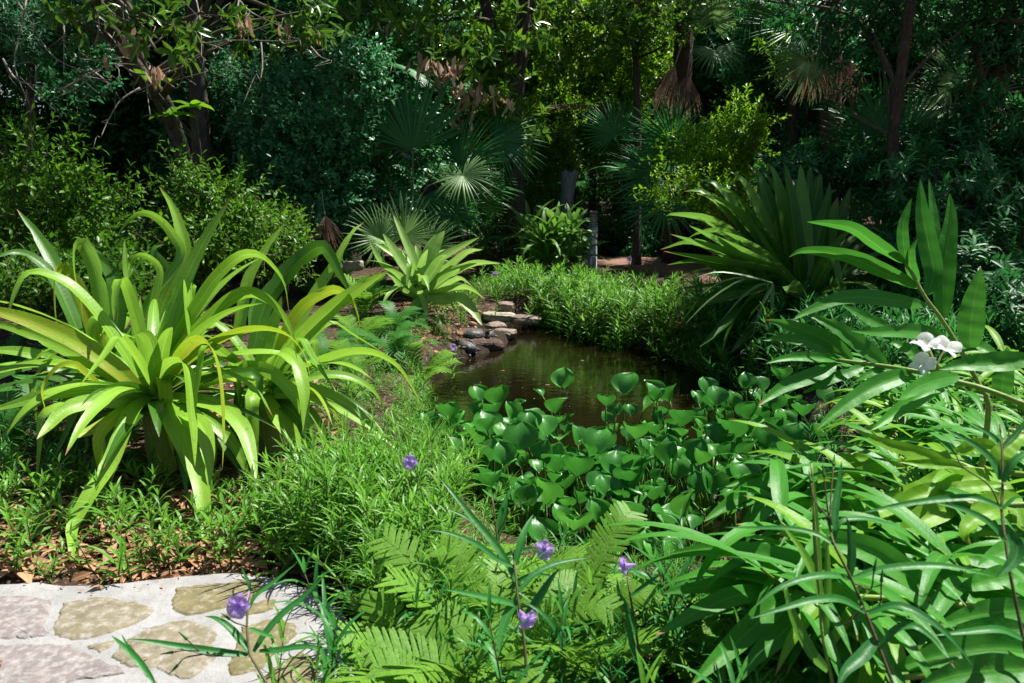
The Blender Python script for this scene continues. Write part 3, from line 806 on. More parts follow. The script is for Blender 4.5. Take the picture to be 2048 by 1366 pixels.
C_LEAVES = [
    ([(560, 980), (470, 720), (330, 400), (220, 210), (100, 55)], (4.9, 5.1), .13, 2, 0, .5, .45),
    ([(590, 960), (600, 700), (560, 430), (500, 280), (470, 255), (440, 290), (440, 430), (470, 560), (490, 720)], (4.8, 4.8, 4.5), .115, 0, 0, .7, .35),
    ([(570, 980), (540, 760), (470, 540), (390, 430), (340, 405), (325, 480), (325, 620), (340, 800)], (4.8, 4.7, 4.4), .11, 1, 0, .65, .35),
    ([(650, 900), (690, 650), (660, 440), (560, 330), (470, 255)], (4.9, 5.0), .13, 2, .3, .5, .4),
    ([(760, 820), (900, 560), (1060, 330), (1010, 200), (930, 110), (840, 72), (760, 110), (680, 215)], (5.0, 5.1, 4.9), .10, 0, 0, .35, .4),
    ([(860, 900), (960, 600), (1080, 330), (1050, 150), (1000, 20), (930, -80)], (5.0, 5.3), .11, 0, 0, .6, .4),
    ([(520, 960), (420, 680), (300, 440), (180, 330), (80, 305), (-30, 340)], (4.85, 4.9, 4.7), .12, 2, 0, .6, .4),
    ([(800, 900), (790, 640), (740, 400), (728, 230)], (4.8, 4.9), .075, 0, 0, .4, .3),
    ([(840, 850), (900, 600), (940, 420), (880, 340), (810, 320), (760, 370), (745, 430)], (4.9, 4.9, 4.8), .08, 0, 0, .6, .4),
    ([(880, 800), (1000, 500), (900, 300), (960, 260)], (5.2, 5.3), .14, 2, 0, .6, .4),
    ([(950, 780), (1100, 480), (1190, 240), (1230, 120)], (5.2, 5.4), .10, 2, 0, .4, .4),
    ([(520, 1050), (350, 960), (180, 900), (0, 880), (-150, 900)], (4.7, 4.5), .10, 0, .2, .5, .5),
    ([(540, 1060), (400, 1000), (230, 960), (60, 1000), (-100, 1090)], (4.7, 4.4), .10, 2, .2, .5, .5),
    ([(560, 1080), (620, 880), (600, 780), (620, 960), (680, 1000)], (4.6, 4.5), .05, 1, 0, .7, .4),
]
def crinum(leaves, base_px, base_d, crown, label, extra, group="crinum lilies by the stone terrace"):
    cb = P(*Z4(*crown), base_d)
    gb = np.array([cb[0], cb[1] + .05, gz(cb[0], cb[1])])
    root = thing("crinum_lily", gb, label, "crinum lily", group)
    ms = [MB(), MB(), MB()]
    for pts, ds, w, mt, roll, tint, face in leaves:
        blade(ms[mt], traced(Z4, pts, ds), w * .76, nseg=26, nac=6, fold=.2, roll=roll, twist=random.uniform(-.15, .15), face=face, tint=tint, wave=.022, nip=1)
    st = MB()
    rosette(ms[2], None, gb, max(.12, cb[2] - gb[2]), extra, .85, .075, elr=(-15, 55), droop=(.7, 1.5), tints=(.1, .5), foldp=.15)
    rosette(ms[0], None, gb, max(.12, cb[2] - gb[2]) + .05, extra, 1.05, .075, elr=(5, 75), droop=(1.0, 2.2), tints=(.2, .95), foldp=.45, nseg=18)
    rosette(ms[1], None, gb, max(.12, cb[2] - gb[2]), max(3, extra // 4), .95, .07, elr=(0, 55), droop=(1.2, 2.2), tints=(.2, .9), foldp=.4, nseg=18)
    tube(st, [gb - [0, 0, .04], (gb + cb) / 2, cb + [0, 0, .08]], .075, .06, n=12, rough=.12)
    st.build("stem", M['pseudostem'], root)
    ms[0].build("leaves", M['crinum'], root)
    o = ms[1].build("old_leaves", M['crinum_old'], root); o["label"] = "older leaves with rusty orange streaks"
    o = ms[2].build("shaded_leaves", M['crinum_shade'], root); o["label"] = "inner leaves coloured darker for shade"
    return root
crinum(A_LEAVES, None, 4.3, (895, 1190), "huge yellow green crinum lily arching over the stone terrace edge", 28)
crinum(B_LEAVES, None, 4.65, (1560, 1180), "crinum lily with leaves reaching right towards the pond, beside the fern bank", 16)
crinum(C_LEAVES, None, 4.85, (620, 1080), "darker crinum lily standing behind the biggest one, tips folded over", 14)

# --- pale crinum across the water
MID = [
    ([(470, 500), (430, 350), (365, 200), (310, 82)], (8.9, 9.1), .13, .7), ([(450, 490), (350, 350), (280, 240), (250, 195)], (8.9, 8.9), .17, .6),
    ([(480, 480), (530, 330), (580, 230), (612, 178)], (8.9, 9.0), .24, .9), ([(490, 480), (560, 370), (680, 290), (815, 218)], (8.9, 9.0), .14, .9),
    ([(500, 490), (620, 410), (740, 310), (835, 290)], (8.9, 8.7), .15, .9), ([(500, 510), (640, 440), (780, 375), (940, 370)], (8.9, 8.6), .15, .8),
    ([(500, 500), (560, 400), (600, 340), (625, 320)], (8.8, 8.6), .20, .3), ([(500, 540), (620, 490), (700, 460), (770, 500)], (8.8, 8.4), .12, .7),
    ([(500, 550), (600, 540), (690, 515), (760, 520), (850, 582)], (8.8, 8.4), .13, .8), ([(510, 570), (610, 590), (700, 578), (770, 640), (832, 735)], (8.8, 8.3), .19, .95),
    ([(450, 540), (340, 470), (230, 350), (170, 230)], (8.9, 8.8), .13, .6), ([(450, 560), (380, 480), (310, 420), (250, 400)], (8.8, 8.6), .12, .5),
    ([(455, 520), (390, 400), (300, 310), (200, 250)], (9.0, 9.1), .14, .7), ([(450, 570), (380, 540), (330, 480), (300, 440)], (8.8, 8.5), .10, .4),
    ([(480, 490), (500, 380), (520, 280), (560, 200)], (9.0, 9.2), .15, .3), ([(460, 500), (470, 390), (455, 300), (440, 260)], (8.95, 9.1), .12, .4),
    ([(490, 560), (600, 470), (680, 420), (700, 400)], (8.7, 8.4), .12, .2), ([(470, 580), (440, 640), (420, 700), (415, 750)], (8.75, 8.6), .16, .4)]
gb = ground_pt(*Z5(450, 690))
root = thing("crinum_lily", gb, "pale crinum lily on a short stem beside the turtles, leaves spread like a fan", "crinum lily", "crinum lilies by the stone terrace")
ml = MB()
for pts, ds, w, t in MID:
    blade(ml, traced(Z5, pts, ds), w * .78, nseg=16, nac=4, fold=.28, face=.5, tint=t, wave=.05)
rosette(ml, None, gb, P(*Z5(475, 520), 8.9)[2] - gb[2], 20, .85, .08, elr=(0, 85), droop=(.9, 1.9), tints=(.3, .9), foldp=.15, wave=.05)
st = MB(); tube(st, [gb - [0, 0, .05], gb + [.03, 0, .2], P(*Z5(475, 520), 8.9)], .085, .07, n=12, rough=.1)
st.build("stem", M['pseudostem'], root); ml.build("leaves", M['midcrinum'], root)

# --- many-stemmed dracaena by the bollard
gb = ground_pt(1092, 560)
root = thing("dracaena_clump", gb, "clump of lit green strap leaves in front of the grey bollard", "dracaena")
ml, st = MB(), MB()
random.seed(23)
for k in range(9):
    a = random.uniform(0, 6.28); r = random.uniform(.05, .3)
    b = gb + np.array([r * math.cos(a), .6 * r * math.sin(a), 0])
    rosette(ml, st, b, random.uniform(.3, .8), 15, .72, .075, lean=(.16 * math.cos(a) - .03, .2 * math.sin(a)), elr=(5, 86), droop=(.7, 1.7), foldp=.12, stem_r=.022, nseg=9, face=.3, wave=.04)
st.build("stem", M['ginger_stem'], root); ml.build("leaves", M['cordyline'], root)

# --- big shaded strap-leaf clump on the right bank
RB = [([(780, 640), (640, 380), (540, 160), (510, 40), (560, -80)], (7.6, 7.9), .19, .8), ([(760, 640), (690, 330), (660, 60), (600, -80)], (7.6, 7.9), .16, .3),
      ([(760, 620), (560, 330), (380, 90), (250, 0), (130, -40)], (7.6, 7.5), .17, .8), ([(740, 640), (560, 440), (380, 250), (200, 120), (0, 85), (-50, 95)], (7.6, 7.2), .17, .9),
      ([(800, 620), (780, 330), (740, 60), (720, -60)], (7.6, 8.0), .17, .2), ([(820, 620), (840, 340), (830, 110), (800, -60)], (7.6, 8.0), .17, .5),
      ([(830, 620), (900, 360), (950, 150), (1010, 20)], (7.6, 7.9), .15, .4), ([(840, 640), (960, 420), (1060, 290), (1130, 250)], (7.6, 7.7), .14, .3),
      ([(720, 650), (540, 510), (330, 350), (120, 250), (-80, 290)], (7.5, 7.1), .16, .75), ([(720, 660), (520, 560), (320, 430), (150, 360), (-40, 380)], (7.5, 7.0), .16, .6),
      ([(720, 680), (520, 600), (330, 540), (150, 600), (30, 730)], (7.4, 6.8), .15, .5), ([(730, 680), (560, 600), (430, 600), (330, 760), (275, 920)], (7.4, 6.7), .16, .4),
      ([(740, 690), (600, 600), (500, 620), (420, 730)], (7.4, 6.8), .13, .3), ([(700, 640), (560, 390), (430, 210), (330, 40), (220, -30)], (7.6, 7.7), .15, .5),
      ([(780, 600), (720, 300), (640, 0), (520, -170)], (7.7, 8.2), .15, .2), ([(800, 600), (800, 260), (820, 0), (760, -140)], (7.8, 8.3), .15, .15),
      ([(860, 650), (1000, 520), (1100, 450), (1180, 470)], (7.6, 7.3), .13, .3), ([(750, 640), (620, 380), (470, 140), (400, 10)], (7.5, 7.5), .16, .6),
      ([(700, 650), (480, 380), (300, 200), (160, 190), (60, 240)], (7.4, 7.0), .13, .7), ([(720, 670), (560, 520), (420, 330), (380, 230)], (7.3, 7.1), .14, .3)]
for k in range(16):
    x0 = random.uniform(-60, 420) ; RB.append(([(780 + random.uniform(-60, 60), 640), (720 + x0 * .5, 300 + random.uniform(-40, 60)), (640 + x0, random.uniform(-160, 40))], (7.6, random.uniform(7.6, 8.4)), random.uniform(.14, .2), random.uniform(.1, .8)))
for tx_, ty_, w_, t_ in ((559, -205, .2, .8), (740, -205, .19, .7), (330, -165, .17, .8), (640, -220, .2, .2), (860, -150, .18, .3), (450, -190, .18, .5), (150, -120, .16, .8), (60, -50, .16, .8), (700, -120, .2, .1), (800, -190, .18, .15), (240, -60, .16, .6), (950, -60, .16, .3)):
    RB.append(([(760, 640), (760 + (tx_ - 760) * .35, 300), (760 + (tx_ - 760) * .8, ty_ * .55), (tx_, ty_)], (7.55, 7.6 + random.uniform(-.3, .5)), w_, t_))
for tx_, ty_, w_, t_ in ((150, 860, .15, .3), (230, 800, .14, .3), (60, 640, .14, .5), (330, 900, .15, .2), (430, 880, .14, .2), (520, 900, .14, .15), (20, 520, .14, .6), (-60, 300, .15, .7), (-20, 200, .15, .7), (90, 150, .15, .7)):
    RB.append(([(730, 660), (600, 660 + (ty_ - 660) * .1 - 170), (440 if tx_ < 300 else 560, 660 + (ty_ - 660) * .4 - 120), (tx_, ty_)], (7.5, 7.2, 6.9), w_, t_))
cb = P(*Z6(780, 660), 7.6)
gb = np.array([cb[0], cb[1], gz(cb[0], cb[1])])
root = thing("crinum_lily", gb, "tall crinum lily half in shade on the right bank, pale tips on its left side", "crinum lily", "crinum lilies by the stone terrace")
ml, st, md = MB(), MB(), MB()
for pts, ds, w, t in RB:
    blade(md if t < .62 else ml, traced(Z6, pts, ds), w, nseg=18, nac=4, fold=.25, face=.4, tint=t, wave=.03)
rosette(ml, None, gb, cb[2] + .05, 22, 1.4, .15, elr=(-10, 85), droop=(.6, 1.5), tints=(.1, .7))
tube(st, [gb - [0, 0, .05], (gb + cb) / 2, cb], .14, .11, n=12, rough=.12)
st.build("stem", M['pseudostem'], root); ml.build("leaves", M['cordyline'], root); md.build("shaded_leaves", M['crinum_shade'], root)["label"] = "inner leaves coloured darker for shade"
gb = ground_pt(1760, 640)
root = thing("crinum_lily", gb, "smaller dark crinum lily under the red barked tree", "crinum lily", "crinum lilies by the stone terrace")
ml, st = MB(), MB()
rosette(ml, st, gb, .5, 26, 1.0, .12, elr=(0, 85), droop=(.6, 1.4), tints=(.1, .5), stem_r=.08)
st.build("stem", M['pseudostem'], root); ml.build("leaves", M['crinum_shade'], root)

# ================================================================== GINGER
def ginger_plant(label, conv, stem, sds, leaves, lit=False, base=None, stem_r=.012, wid=None, cat="ginger plant", name="ginger_plant"):
    sp = traced(conv, stem, sds)
    if base is None:
        b = sp[0].copy(); b[2] = gz(b[0], b[1])
    else: b = np.array(base)
    root = thing(name, b, label, cat, "ginger plants leaning over the pond")
    sm, lm = MB(), MB()
    path = list(sp)
    if np.linalg.norm(sp[0] - b) > .08:
        path = [b, b * .55 + sp[0] * .45 + [0, 0, .05]] + path
    tube(sm, path, stem_r * 1.15, stem_r * .6, n=8)
    for lf in leaves:
        pts, ds, w = lf[0], lf[1], lf[2]
        roll = lf[3] if len(lf) > 3 else 0; t = lf[4] if len(lf) > 4 else random.uniform(.25, .75); face = lf[5] if len(lf) > 5 else .6
        near = .84 if min(ds) < 2.6 else .92
        blade(lm, traced(conv, pts, ds), w * near, nseg=24, nac=6, prof=prof_lance, fold=random.uniform(.15, .4), roll=roll, face=face, tint=t, wave=.05, twist=random.uniform(-.25, .25), nip=1 if random.random() < .4 else 0)
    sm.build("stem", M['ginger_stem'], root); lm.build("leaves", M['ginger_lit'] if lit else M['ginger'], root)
    return root

ginger_plant("tall upright ginger stem with two big leaves pointing straight up", Z6,
    [(1840, 1230), (1790, 1090), (1720, 960), (1660, 850), (1560, 690), (1470, 570), (1410, 460), (1360, 370)], (3.05, 3.2), [
    ([(1355, 375), (1270, 320), (1180, 262), (1050, 172), (920, 142), (780, 128)], (3.2, 3.15), .072, .1, .35, .55),
    ([(1425, 520), (1330, 470), (1200, 415), (1050, 345), (860, 305), (740, 300), (672, 335)], (3.2, 3.1), .082, .1, .4, .6),
    ([(1485, 615), (1350, 600), (1150, 570), (980, 575), (840, 625), (745, 670), (698, 700)], (3.2, 3.05), .075, .2, .45, .55),
    ([(1478, 560), (1520, 430), (1490, 260), (1455, 80), (1440, -120)], (3.2, 3.3), .088, .3, .15, .6),
    ([(1470, 560), (1528, 460), (1520, 260), (1515, 80), (1492, -125)], (3.22, 3.35), .07, -.5, .2, .6),
    ([(1580, 700), (1575, 540), (1590, 330), (1618, 120), (1614, -40)], (3.2, 3.3), .094, 0, .75, .9),
    ([(1740, 880), (1735, 760), (1755, 600), (1775, 500), (1792, 398)], (3.1, 3.1), .108, 0, .85, .9), ([(1920, 1180), (1925, 1060), (1945, 940), (1950, 858)], (2.95, 2.95), .08, 0, .6, .9),
    ([(1365, 380), (1345, 270), (1340, 160), (1365, 60), (1390, -10)], (3.2, 3.2), .052, .3, .35, .7),
    ([(1425, 490), (1385, 400), (1385, 300), (1425, 225)], (3.2, 3.15), .06, .2, .35, .7),
    ([(1610, 835), (1500, 785), (1340, 770), (1180, 775), (1035, 765)], (3.2, 3.0), .072, .1, .6, .6),
    ([(1640, 850), (1760, 855), (1850, 895), (1925, 945)], (3.15, 3.0), .07, .1, .5, .6),
    ([(1250, 745), (1120, 690), (1030, 640), (985, 615)], (3.4, 3.4), .065, 0, .2, .6)])

def fl_petal(mb, c, d, n, L, W_, notch=.15, tint=.5):
    d = norm(d); s = norm(np.cross(n, d)); nn = np.cross(d, s)
    nr, na = 6, 6; V = []
    for i in range(nr + 1):
        r = i / nr
        for j in range(na + 1):
            u = j / na * 2 - 1
            w = W_ * (0.25 + .95 * math.sin(min(1, r * .95 + .12) * math.pi * .62) - .12) * u / 2
            ext = L * r * (1 - notch * (1 - abs(u)) * r ** 3) - L * .22 * r * u * u
            V.append(c + d * ext + s * w + nn * (.10 * L * math.sin(r * 2.6) - .12 * L * u * u * r + .035 * L * math.sin(u * 7 + r * 5) * r))
    idx = np.arange(len(V)).reshape(nr + 1, na + 1)
    uv = [(j / na, i / nr) for i in range(nr + 1) for j in range(na + 1)]
    mb.add(V, quads=np.stack([idx[:-1, :-1], idx[:-1, 1:], idx[1:, 1:], idx[1:, :-1]], -1).reshape(-1, 4), uv=uv, tint=tint)

gf = ginger_plant("leaning ginger stem carrying the cluster of white flowers", Z6,
    [(2350, 1330), (2048, 1195), (1800, 1100), (1640, 1060), (1400, 1000), (1250, 975), (1100, 955), (950, 935)], (2.7, 3.1), [
    ([(1250, 972), (1180, 920), (1080, 840), (930, 735), (830, 690), (768, 664)], (3.0, 3.1), .075, 0, .45, .75),
    ([(1045, 945), (960, 870), (850, 800), (700, 745), (600, 715), (535, 702)], (3.1, 3.15), .075, 0, .45, .7),
    ([(1000, 940), (900, 880), (780, 830), (640, 812), (518, 820)], (3.1, 3.1), .062, .1, .35, .65),
    ([(960, 935), (870, 925), (760, 920), (640, 930), (538, 957)], (3.1, 3.0), .05, .2, .6, .55),
    ([(950, 950), (880, 1000), (780, 1040), (650, 1090), (560, 1150), (495, 1202)], (3.1, 2.95), .07, 0, .35, .7),
    ([(1110, 975), (1020, 1010), (900, 1060), (760, 1130)], (3.1, 3.05), .055, 0, .2, .6),
    ([(1430, 1010), (1340, 1030), (1200, 1080), (1050, 1170), (930, 1260), (835, 1345)], (2.95, 2.8), .078, 0, .5, .7),
    ([(1670, 1030), (1560, 1050), (1440, 1090), (1360, 1140), (1318, 1168)], (2.85, 2.7), .07, .1, .6, .6),
    ([(2100, 920), (1980, 945), (1850, 955), (1700, 965), (1548, 992)], (2.7, 2.75), .085, .2, .6, .6),
    ([(1640, 1065), (1500, 1110), (1380, 1190), (1260, 1270), (1150, 1350)], (2.9, 2.65), .07, 0, .7, .7),
    ([(1300, 985), (1200, 1000), (1120, 1030), (1060, 1065)], (3.0, 3.0), .045, 0, .5, .6),
    ([(1460, 1000), (1400, 900), (1300, 840), (1240, 830)], (3.05, 3.15), .06, 0, .3, .6)])
fm, cm, bm = MB(), MB(), MB()
for (fx, fy, fd), L in (((1478, 850, 2.92), .085), ((1590, 875, 2.9), .09), ((1465, 965, 2.9), .08)):
    c = P(*Z6(fx, fy), fd)
    src = P(*Z6(1530, 990), 2.97)
    ax = norm(c - src) + np.array([0, -.35, .5]); ax = norm(ax)
    a = norm(np.cross(ax, [0.2, 0, 1])); b = np.cross(ax, a)
    tube(cm, [src, (src + c) / 2 + [0, 0, .012], c], .0035, .004, n=6, nseg=6)
    for k, (an, ln, wd, nt) in enumerate(((0, 1, 1.05, .35), (2.2, .85, .75, .0), (-2.2, .85, .75, .0), (1.1, .55, .3, 0), (-1.1, .55, .3, 0))):
        dd = a * math.sin(an + .3) + b * math.cos(an + .3)
        fl_petal(fm, c, dd * .85 + ax * .45, ax - dd * .3, L * ln * .72, L * wd * .8, nt, random.uniform(.2, .9))
    tube(cm, [c, c + ax * .03 + b * .012, c + ax * .05 + b * .035], .0015, .0012, n=5, nseg=6)
o = fm.build("flower", M['petal_white'], gf); o["label"] = "three white butterfly shaped blooms"
cm.build("stamen", M['petal_cream'], gf)
tube(bm, [P(*Z6(1560, 1000), 3.0), P(*Z6(1530, 965), 2.96), P(*Z6(1500, 925), 2.95)], .016, .007, n=9, rough=.25)
bm.build("bract_cone", M['ginger_stem'], gf)

ginger_plant("ginger stem at the lower right lying flat with pale cane showing", R3,
    [(1990, 1040), (1640, 965), (1350, 920), (1050, 905), (850, 890), (700, 885), (540, 845)], (2.15, 2.35), [
    ([(910, 888), (860, 830), (780, 770), (640, 720), (460, 675), (230, 642), (100, 650), (-20, 665)], (2.32, 2.4), .092, .1, .55, .6),
    ([(1405, 915), (1330, 840), (1200, 740), (1050, 650), (850, 595), (700, 570), (560, 562)], (2.25, 2.4), .10, -.05, .9, .7),
    ([(545, 852), (440, 875), (300, 905), (150, 970), (20, 1040), (-100, 1110)], (2.35, 2.2), .072, .1, .5, .65),
    ([(640, 895), (560, 940), (440, 1050), (300, 1180), (200, 1270), (90, 1380)], (2.3, 2.1), .085, 0, .55, .75),
    ([(770, 925), (690, 990), (580, 1100), (450, 1220), (330, 1380)], (2.28, 2.1), .08, 0, .35, .7),
    ([(560, 845), (400, 820), (200, 840), (0, 870), (-60, 885)], (2.4, 2.4), .065, .1, .55, .6),
    ([(1640, 968), (1500, 1000), (1400, 1060), (1250, 1110), (1090, 1200)], (2.2, 2.1), .075, 0, .3, .6),
    ([(1200, 930), (1100, 1000), (980, 1110), (900, 1240)], (2.25, 2.1), .06, 0, .5, .6),
    ([(600, 870), (480, 800), (330, 760), (260, 770)], (2.35, 2.4), .05, 0, .7, .6)])
ginger_plant("lit ginger stem with bright yellow green leaves and browned tips", R3,
    [(2000, 440), (1700, 410), (1500, 390), (1350, 370), (1100, 345), (1000, 310), (900, 272)], (2.6, 2.9), [
    ([(1300, 375), (1220, 390), (1100, 440), (1020, 520), (980, 608)], (2.75, 2.65), .085, 0, .8, .7),
    ([(1520, 415), (1430, 440), (1330, 490), (1240, 580), (1190, 682)], (2.7, 2.6), .095, 0, .85, .75),
    ([(1130, 345), (1000, 400), (900, 470), (800, 520), (690, 505)], (2.8, 2.7), .075, .1, .9, .7),
    ([(1020, 320), (940, 350), (850, 400), (760, 450), (680, 500)], (2.85, 2.8), .075, 0, .75, .7),
    ([(900, 275), (780, 270), (650, 275), (530, 272)], (2.9, 2.9), .045, .3, .9, .5),
    ([(960, 290), (860, 300), (730, 300), (600, 315)], (2.9, 2.9), .05, .2, .8, .5),
    ([(1100, 340), (980, 330), (860, 330), (740, 350)], (2.85, 2.85), .06, .2, .7, .5),
    ([(1880, 370), (1760, 385), (1690, 385), (1600, 420)], (2.65, 2.6), .08, 0, .6, .6),
    ([(1800, 425), (1700, 440), (1610, 500), (1570, 560), (1605, 630)], (2.6, 2.5), .085, 0, .7, .7),
    ([(1550, 395), (1480, 330), (1330, 350), (1200, 420), (1000, 530)], (2.75, 2.7), .07, 0, .6, .6),
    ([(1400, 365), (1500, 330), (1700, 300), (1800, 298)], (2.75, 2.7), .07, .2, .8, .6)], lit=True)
ginger_plant("lit ginger stem reaching towards the hyacinths with curled yellow edges", R3,
    [(2050, 265), (1890, 240), (1750, 225), (1600, 210), (1480, 195), (1350, 185), (1180, 180)], (2.75, 3.05), [
    ([(1490, 192), (1400, 150), (1300, 118), (1130, 70), (970, -8)], (2.95, 3.05), .06, .4, .9, .5),
    ([(1600, 212), (1480, 190), (1350, 185), (1210, 170)], (2.9, 3.0), .05, .3, .8, .5),
    ([(1560, 230), (1450, 270), (1350, 320), (1240, 340), (1140, 345)], (2.9, 2.85), .09, 0, .8, .65),
    ([(1700, 240), (1600, 260), (1450, 320), (1300, 380)], (2.85, 2.75), .085, 0, .7, .65),
    ([(1180, 180), (1080, 160), (960, 150), (870, 140)], (3.05, 3.1), .06, .3, .75, .5),
    ([(1200, 190), (1080, 215), (960, 240), (880, 270)], (3.0, 3.0), .055, .2, .9, .5),
    ([(1250, 200), (1100, 200), (980, 205), (850, 200)], (3.0, 3.1), .06, .2, .8, .5),
    ([(1800, 230), (1760, 150), (1850, 60), (1900, 20)], (2.8, 2.85), .08, 0, .6, .6),
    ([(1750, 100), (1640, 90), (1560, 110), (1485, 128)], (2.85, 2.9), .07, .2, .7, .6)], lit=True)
ginger_plant("ginger plant with long dark leaves sweeping down beside the pond hyacinths", R3,
    [(1150, 330), (950, 285), (760, 225), (600, 235)], (2.85, 3.0), [
    ([(750, 228), (560, 260), (400, 330), (260, 420), (160, 495)], (2.95, 2.8), .075, .1, .6, .6),
    ([(740, 240), (600, 330), (450, 440), (360, 560), (300, 660)], (2.9, 2.7), .06, 0, .5, .6),
    ([(640, 230), (480, 270), (380, 275), (230, 320)], (3.0, 2.95), .045, .2, .75, .5),
    ([(850, 280), (700, 400), (560, 560), (490, 690)], (2.85, 2.6), .07, 0, .65, .65),
    ([(900, 300), (800, 460), (690, 600), (600, 720)], (2.8, 2.55), .07, 0, .35, .6),
    ([(700, 240), (560, 320), (400, 380), (250, 440), (165, 520)], (2.92, 2.8), .06, 0, .3, .6)])
ginger_plant("ginger plant in the bottom right corner with broad leaves lying low", R3,
    [(2150, 1230), (1890, 1290), (1600, 1290), (1300, 1330), (1150, 1345)], (1.85, 1.95), [
    ([(1950, 1200), (1750, 1180), (1520, 1205), (1330, 1250), (1160, 1310)], (1.9, 1.95), .095, .2, .5, .6),
    ([(1950, 1290), (1700, 1300), (1500, 1330), (1300, 1400)], (1.85, 1.85), .09, .2, .4, .6),
    ([(1950, 980), (1800, 980), (1600, 1010), (1430, 1050)], (2.1, 2.1), .09, .2, .5, .65),
    ([(1950, 790), (1820, 790), (1680, 820), (1510, 868)], (2.25, 2.25), .085, .1, .8, .65),
    ([(1950, 650), (1850, 640), (1740, 680), (1640, 735)], (2.4, 2.35), .085, .1, .8, .65),
    ([(1930, 1080), (1700, 1090), (1480, 1130), (1250, 1100)], (2.0, 2.1), .085, .1, .3, .6),
    ([(1950, 900), (1750, 880), (1500, 800), (1340, 760)], (2.25, 2.4), .085, .1, .2, .6),
    ([(1950, 720), (1700, 700), (1450, 660), (1250, 680)], (2.45, 2.55), .085, 0, .2, .6),
    ([(1950, 560), (1750, 570), (1600, 620), (1400, 640)], (2.6, 2.65), .08, 0, .2, .6)])

# further ginger canes that fill the bank behind and below the traced ones
def make_ginger(seed, n=14, length=.85, w=.088, lit=False):
    random.seed(seed)
    root = thing("ginger_plant", (0, 0, 0), "leafy ginger cane in the thicket on the right bank", "ginger plant", "ginger canes in the right bank thicket")
    sm, lm = MB(), MB()
    lean = random.uniform(.2, .6)
    sp = catmull([(0, 0, 0), (lean * .25, 0, length * .4), (lean * .65, 0, length * .75), (lean * 1.1, 0, length * .92)], 14)
    tube(sm, sp, .011, .006, n=7)
    for i in range(n):
        s = .25 + .75 * i / (n - 1)
        b = sp[min(13, int(s * 13))]
        az = (1.57 if i % 2 else -1.57) * (1 - .35 * s) + 1.57 + random.uniform(-.3, .3)
        p = arch(b, az, random.uniform(.15, .7), random.uniform(.6, .85), random.uniform(.8, 1.6), n=6)
        blade(lm, p, w * random.uniform(.8, 1.1), nseg=10, nac=4, prof=prof_lance, fold=.25, roll=random.uniform(-.2, .2), tint=random.uniform(.2, .7), wave=.03)
    sm.build("stem", M['ginger_stem'], root); lm.build("leaves", M['ginger_lit'] if lit else M['ginger'], root)
    return root
gprot = [make_ginger(31 + i, lit=(i % 3 == 1)) for i in range(6)]
random.seed(77)
spots = [(1800, 1040, -.2), (1830, 1110, -.2), (1900, 1180, 0), (1960, 1010, 0), (1840, 960, 0), (2040, 1060, 0), (1760, 1180, -.1), (1680, 1320, 0), (1780, 1280, 0), (1900, 1330, 0), (2060, 1240, 0),
         (1600, 1400, 0), (1660, 1440, 0), (1780, 1450, 0), (1960, 1480, 0), (2120, 900, 0), (2100, 1400, 0), (1990, 890, 0), (2180, 1120, 0)]
for k in range(12):
    spots.append((random.uniform(1790, 2100), random.uniform(800, 940), 0))
for k in range(46):
    yy = random.uniform(930, 1440)
    spots.append((random.uniform(1800 if yy < 1120 else 1690, 2120), yy, 0))
for i, (x, y, z) in enumerate(spots):
    g = G(x, y, z); loc = (g[0], g[1], min(max(gz(g[0], g[1]), -.35), .1))
    rz = math.pi + random.uniform(-1.1, 1.1)
    sc = random.uniform(.42, .66)
    if i < 6:
        gprot[i].location = loc; gprot[i].rotation_euler = (0, 0, rz); gprot[i].scale = (sc,) * 3
    else:
        dup(gprot[i % 6], loc, rz, sc)

# ================================================================== RUELLIA (Mexican petunia)
def ruellia_into(lm, sm, h, nodes, leaf_len, leaf_w, lean=.15, el0=.9, nseg=6, droop=(.5, 1.4), nac=2):
    a = random.uniform(0, 6.28)
    sp = catmull([(0, 0, 0), (lean * .4 * math.cos(a), lean * .4 * math.sin(a), h * .5), (lean * math.cos(a), lean * math.sin(a), h)], nodes + 2)
    tube(sm, sp, .0042, .0022, n=5, nseg=nodes + 2)
    ph = random.uniform(0, 6.28)
    for i in range(nodes):
        s = (i + 1) / nodes
        b = sp[i + 1]
        for k in (0, 1):
            az = ph + i * 1.57 + k * math.pi + random.uniform(-.4, .4)
            L = leaf_len * random.uniform(.65, 1.1) * (.55 + .6 * math.sin(math.pi * min(1, .25 + s * .65)))
            p = arch(b, az, el0 * random.uniform(.6, 1.2) + .35 * (s - .5), L, random.uniform(*droop), n=5)
            blade(lm, p, leaf_w * random.uniform(.8, 1.2), nseg=nseg, nac=nac, prof=prof_thin, fold=.3, roll=random.uniform(-.4, .4), tint=random.uniform(.15, .85), wave=.02)
    for k in range(3):
        p = arch(sp[-1], ph + k * 2.1, 1.2, leaf_len * .5, .4, n=4)
        blade(lm, p, leaf_w * .7, nseg=nseg, nac=nac, prof=prof_thin, fold=.4, tint=random.uniform(.6, 1))
    return sp[-1]

def flower_into(fm, c, ax, r, tint=.5):
    """five-lobed funnel flower"""
    ax = norm(ax); a = norm(np.cross(ax, [0.13, .3, 1])); b = np.cross(ax, a)
    for k in range(5):
        an = k * 2 * math.pi / 5 + .2
        dd = a * math.cos(an) + b * math.sin(an)
        fl_petal(fm, c, dd * .92 + ax * .22, ax - dd * .2, r * 1.06, r * 1.12, .16, tint + random.uniform(-.2, .2))
    tube(fm, [c + ax * r * .05, c - ax * r * .5, c - ax * r * 1.3], r * .24, r * .08, n=7, nseg=5, tint=.1)

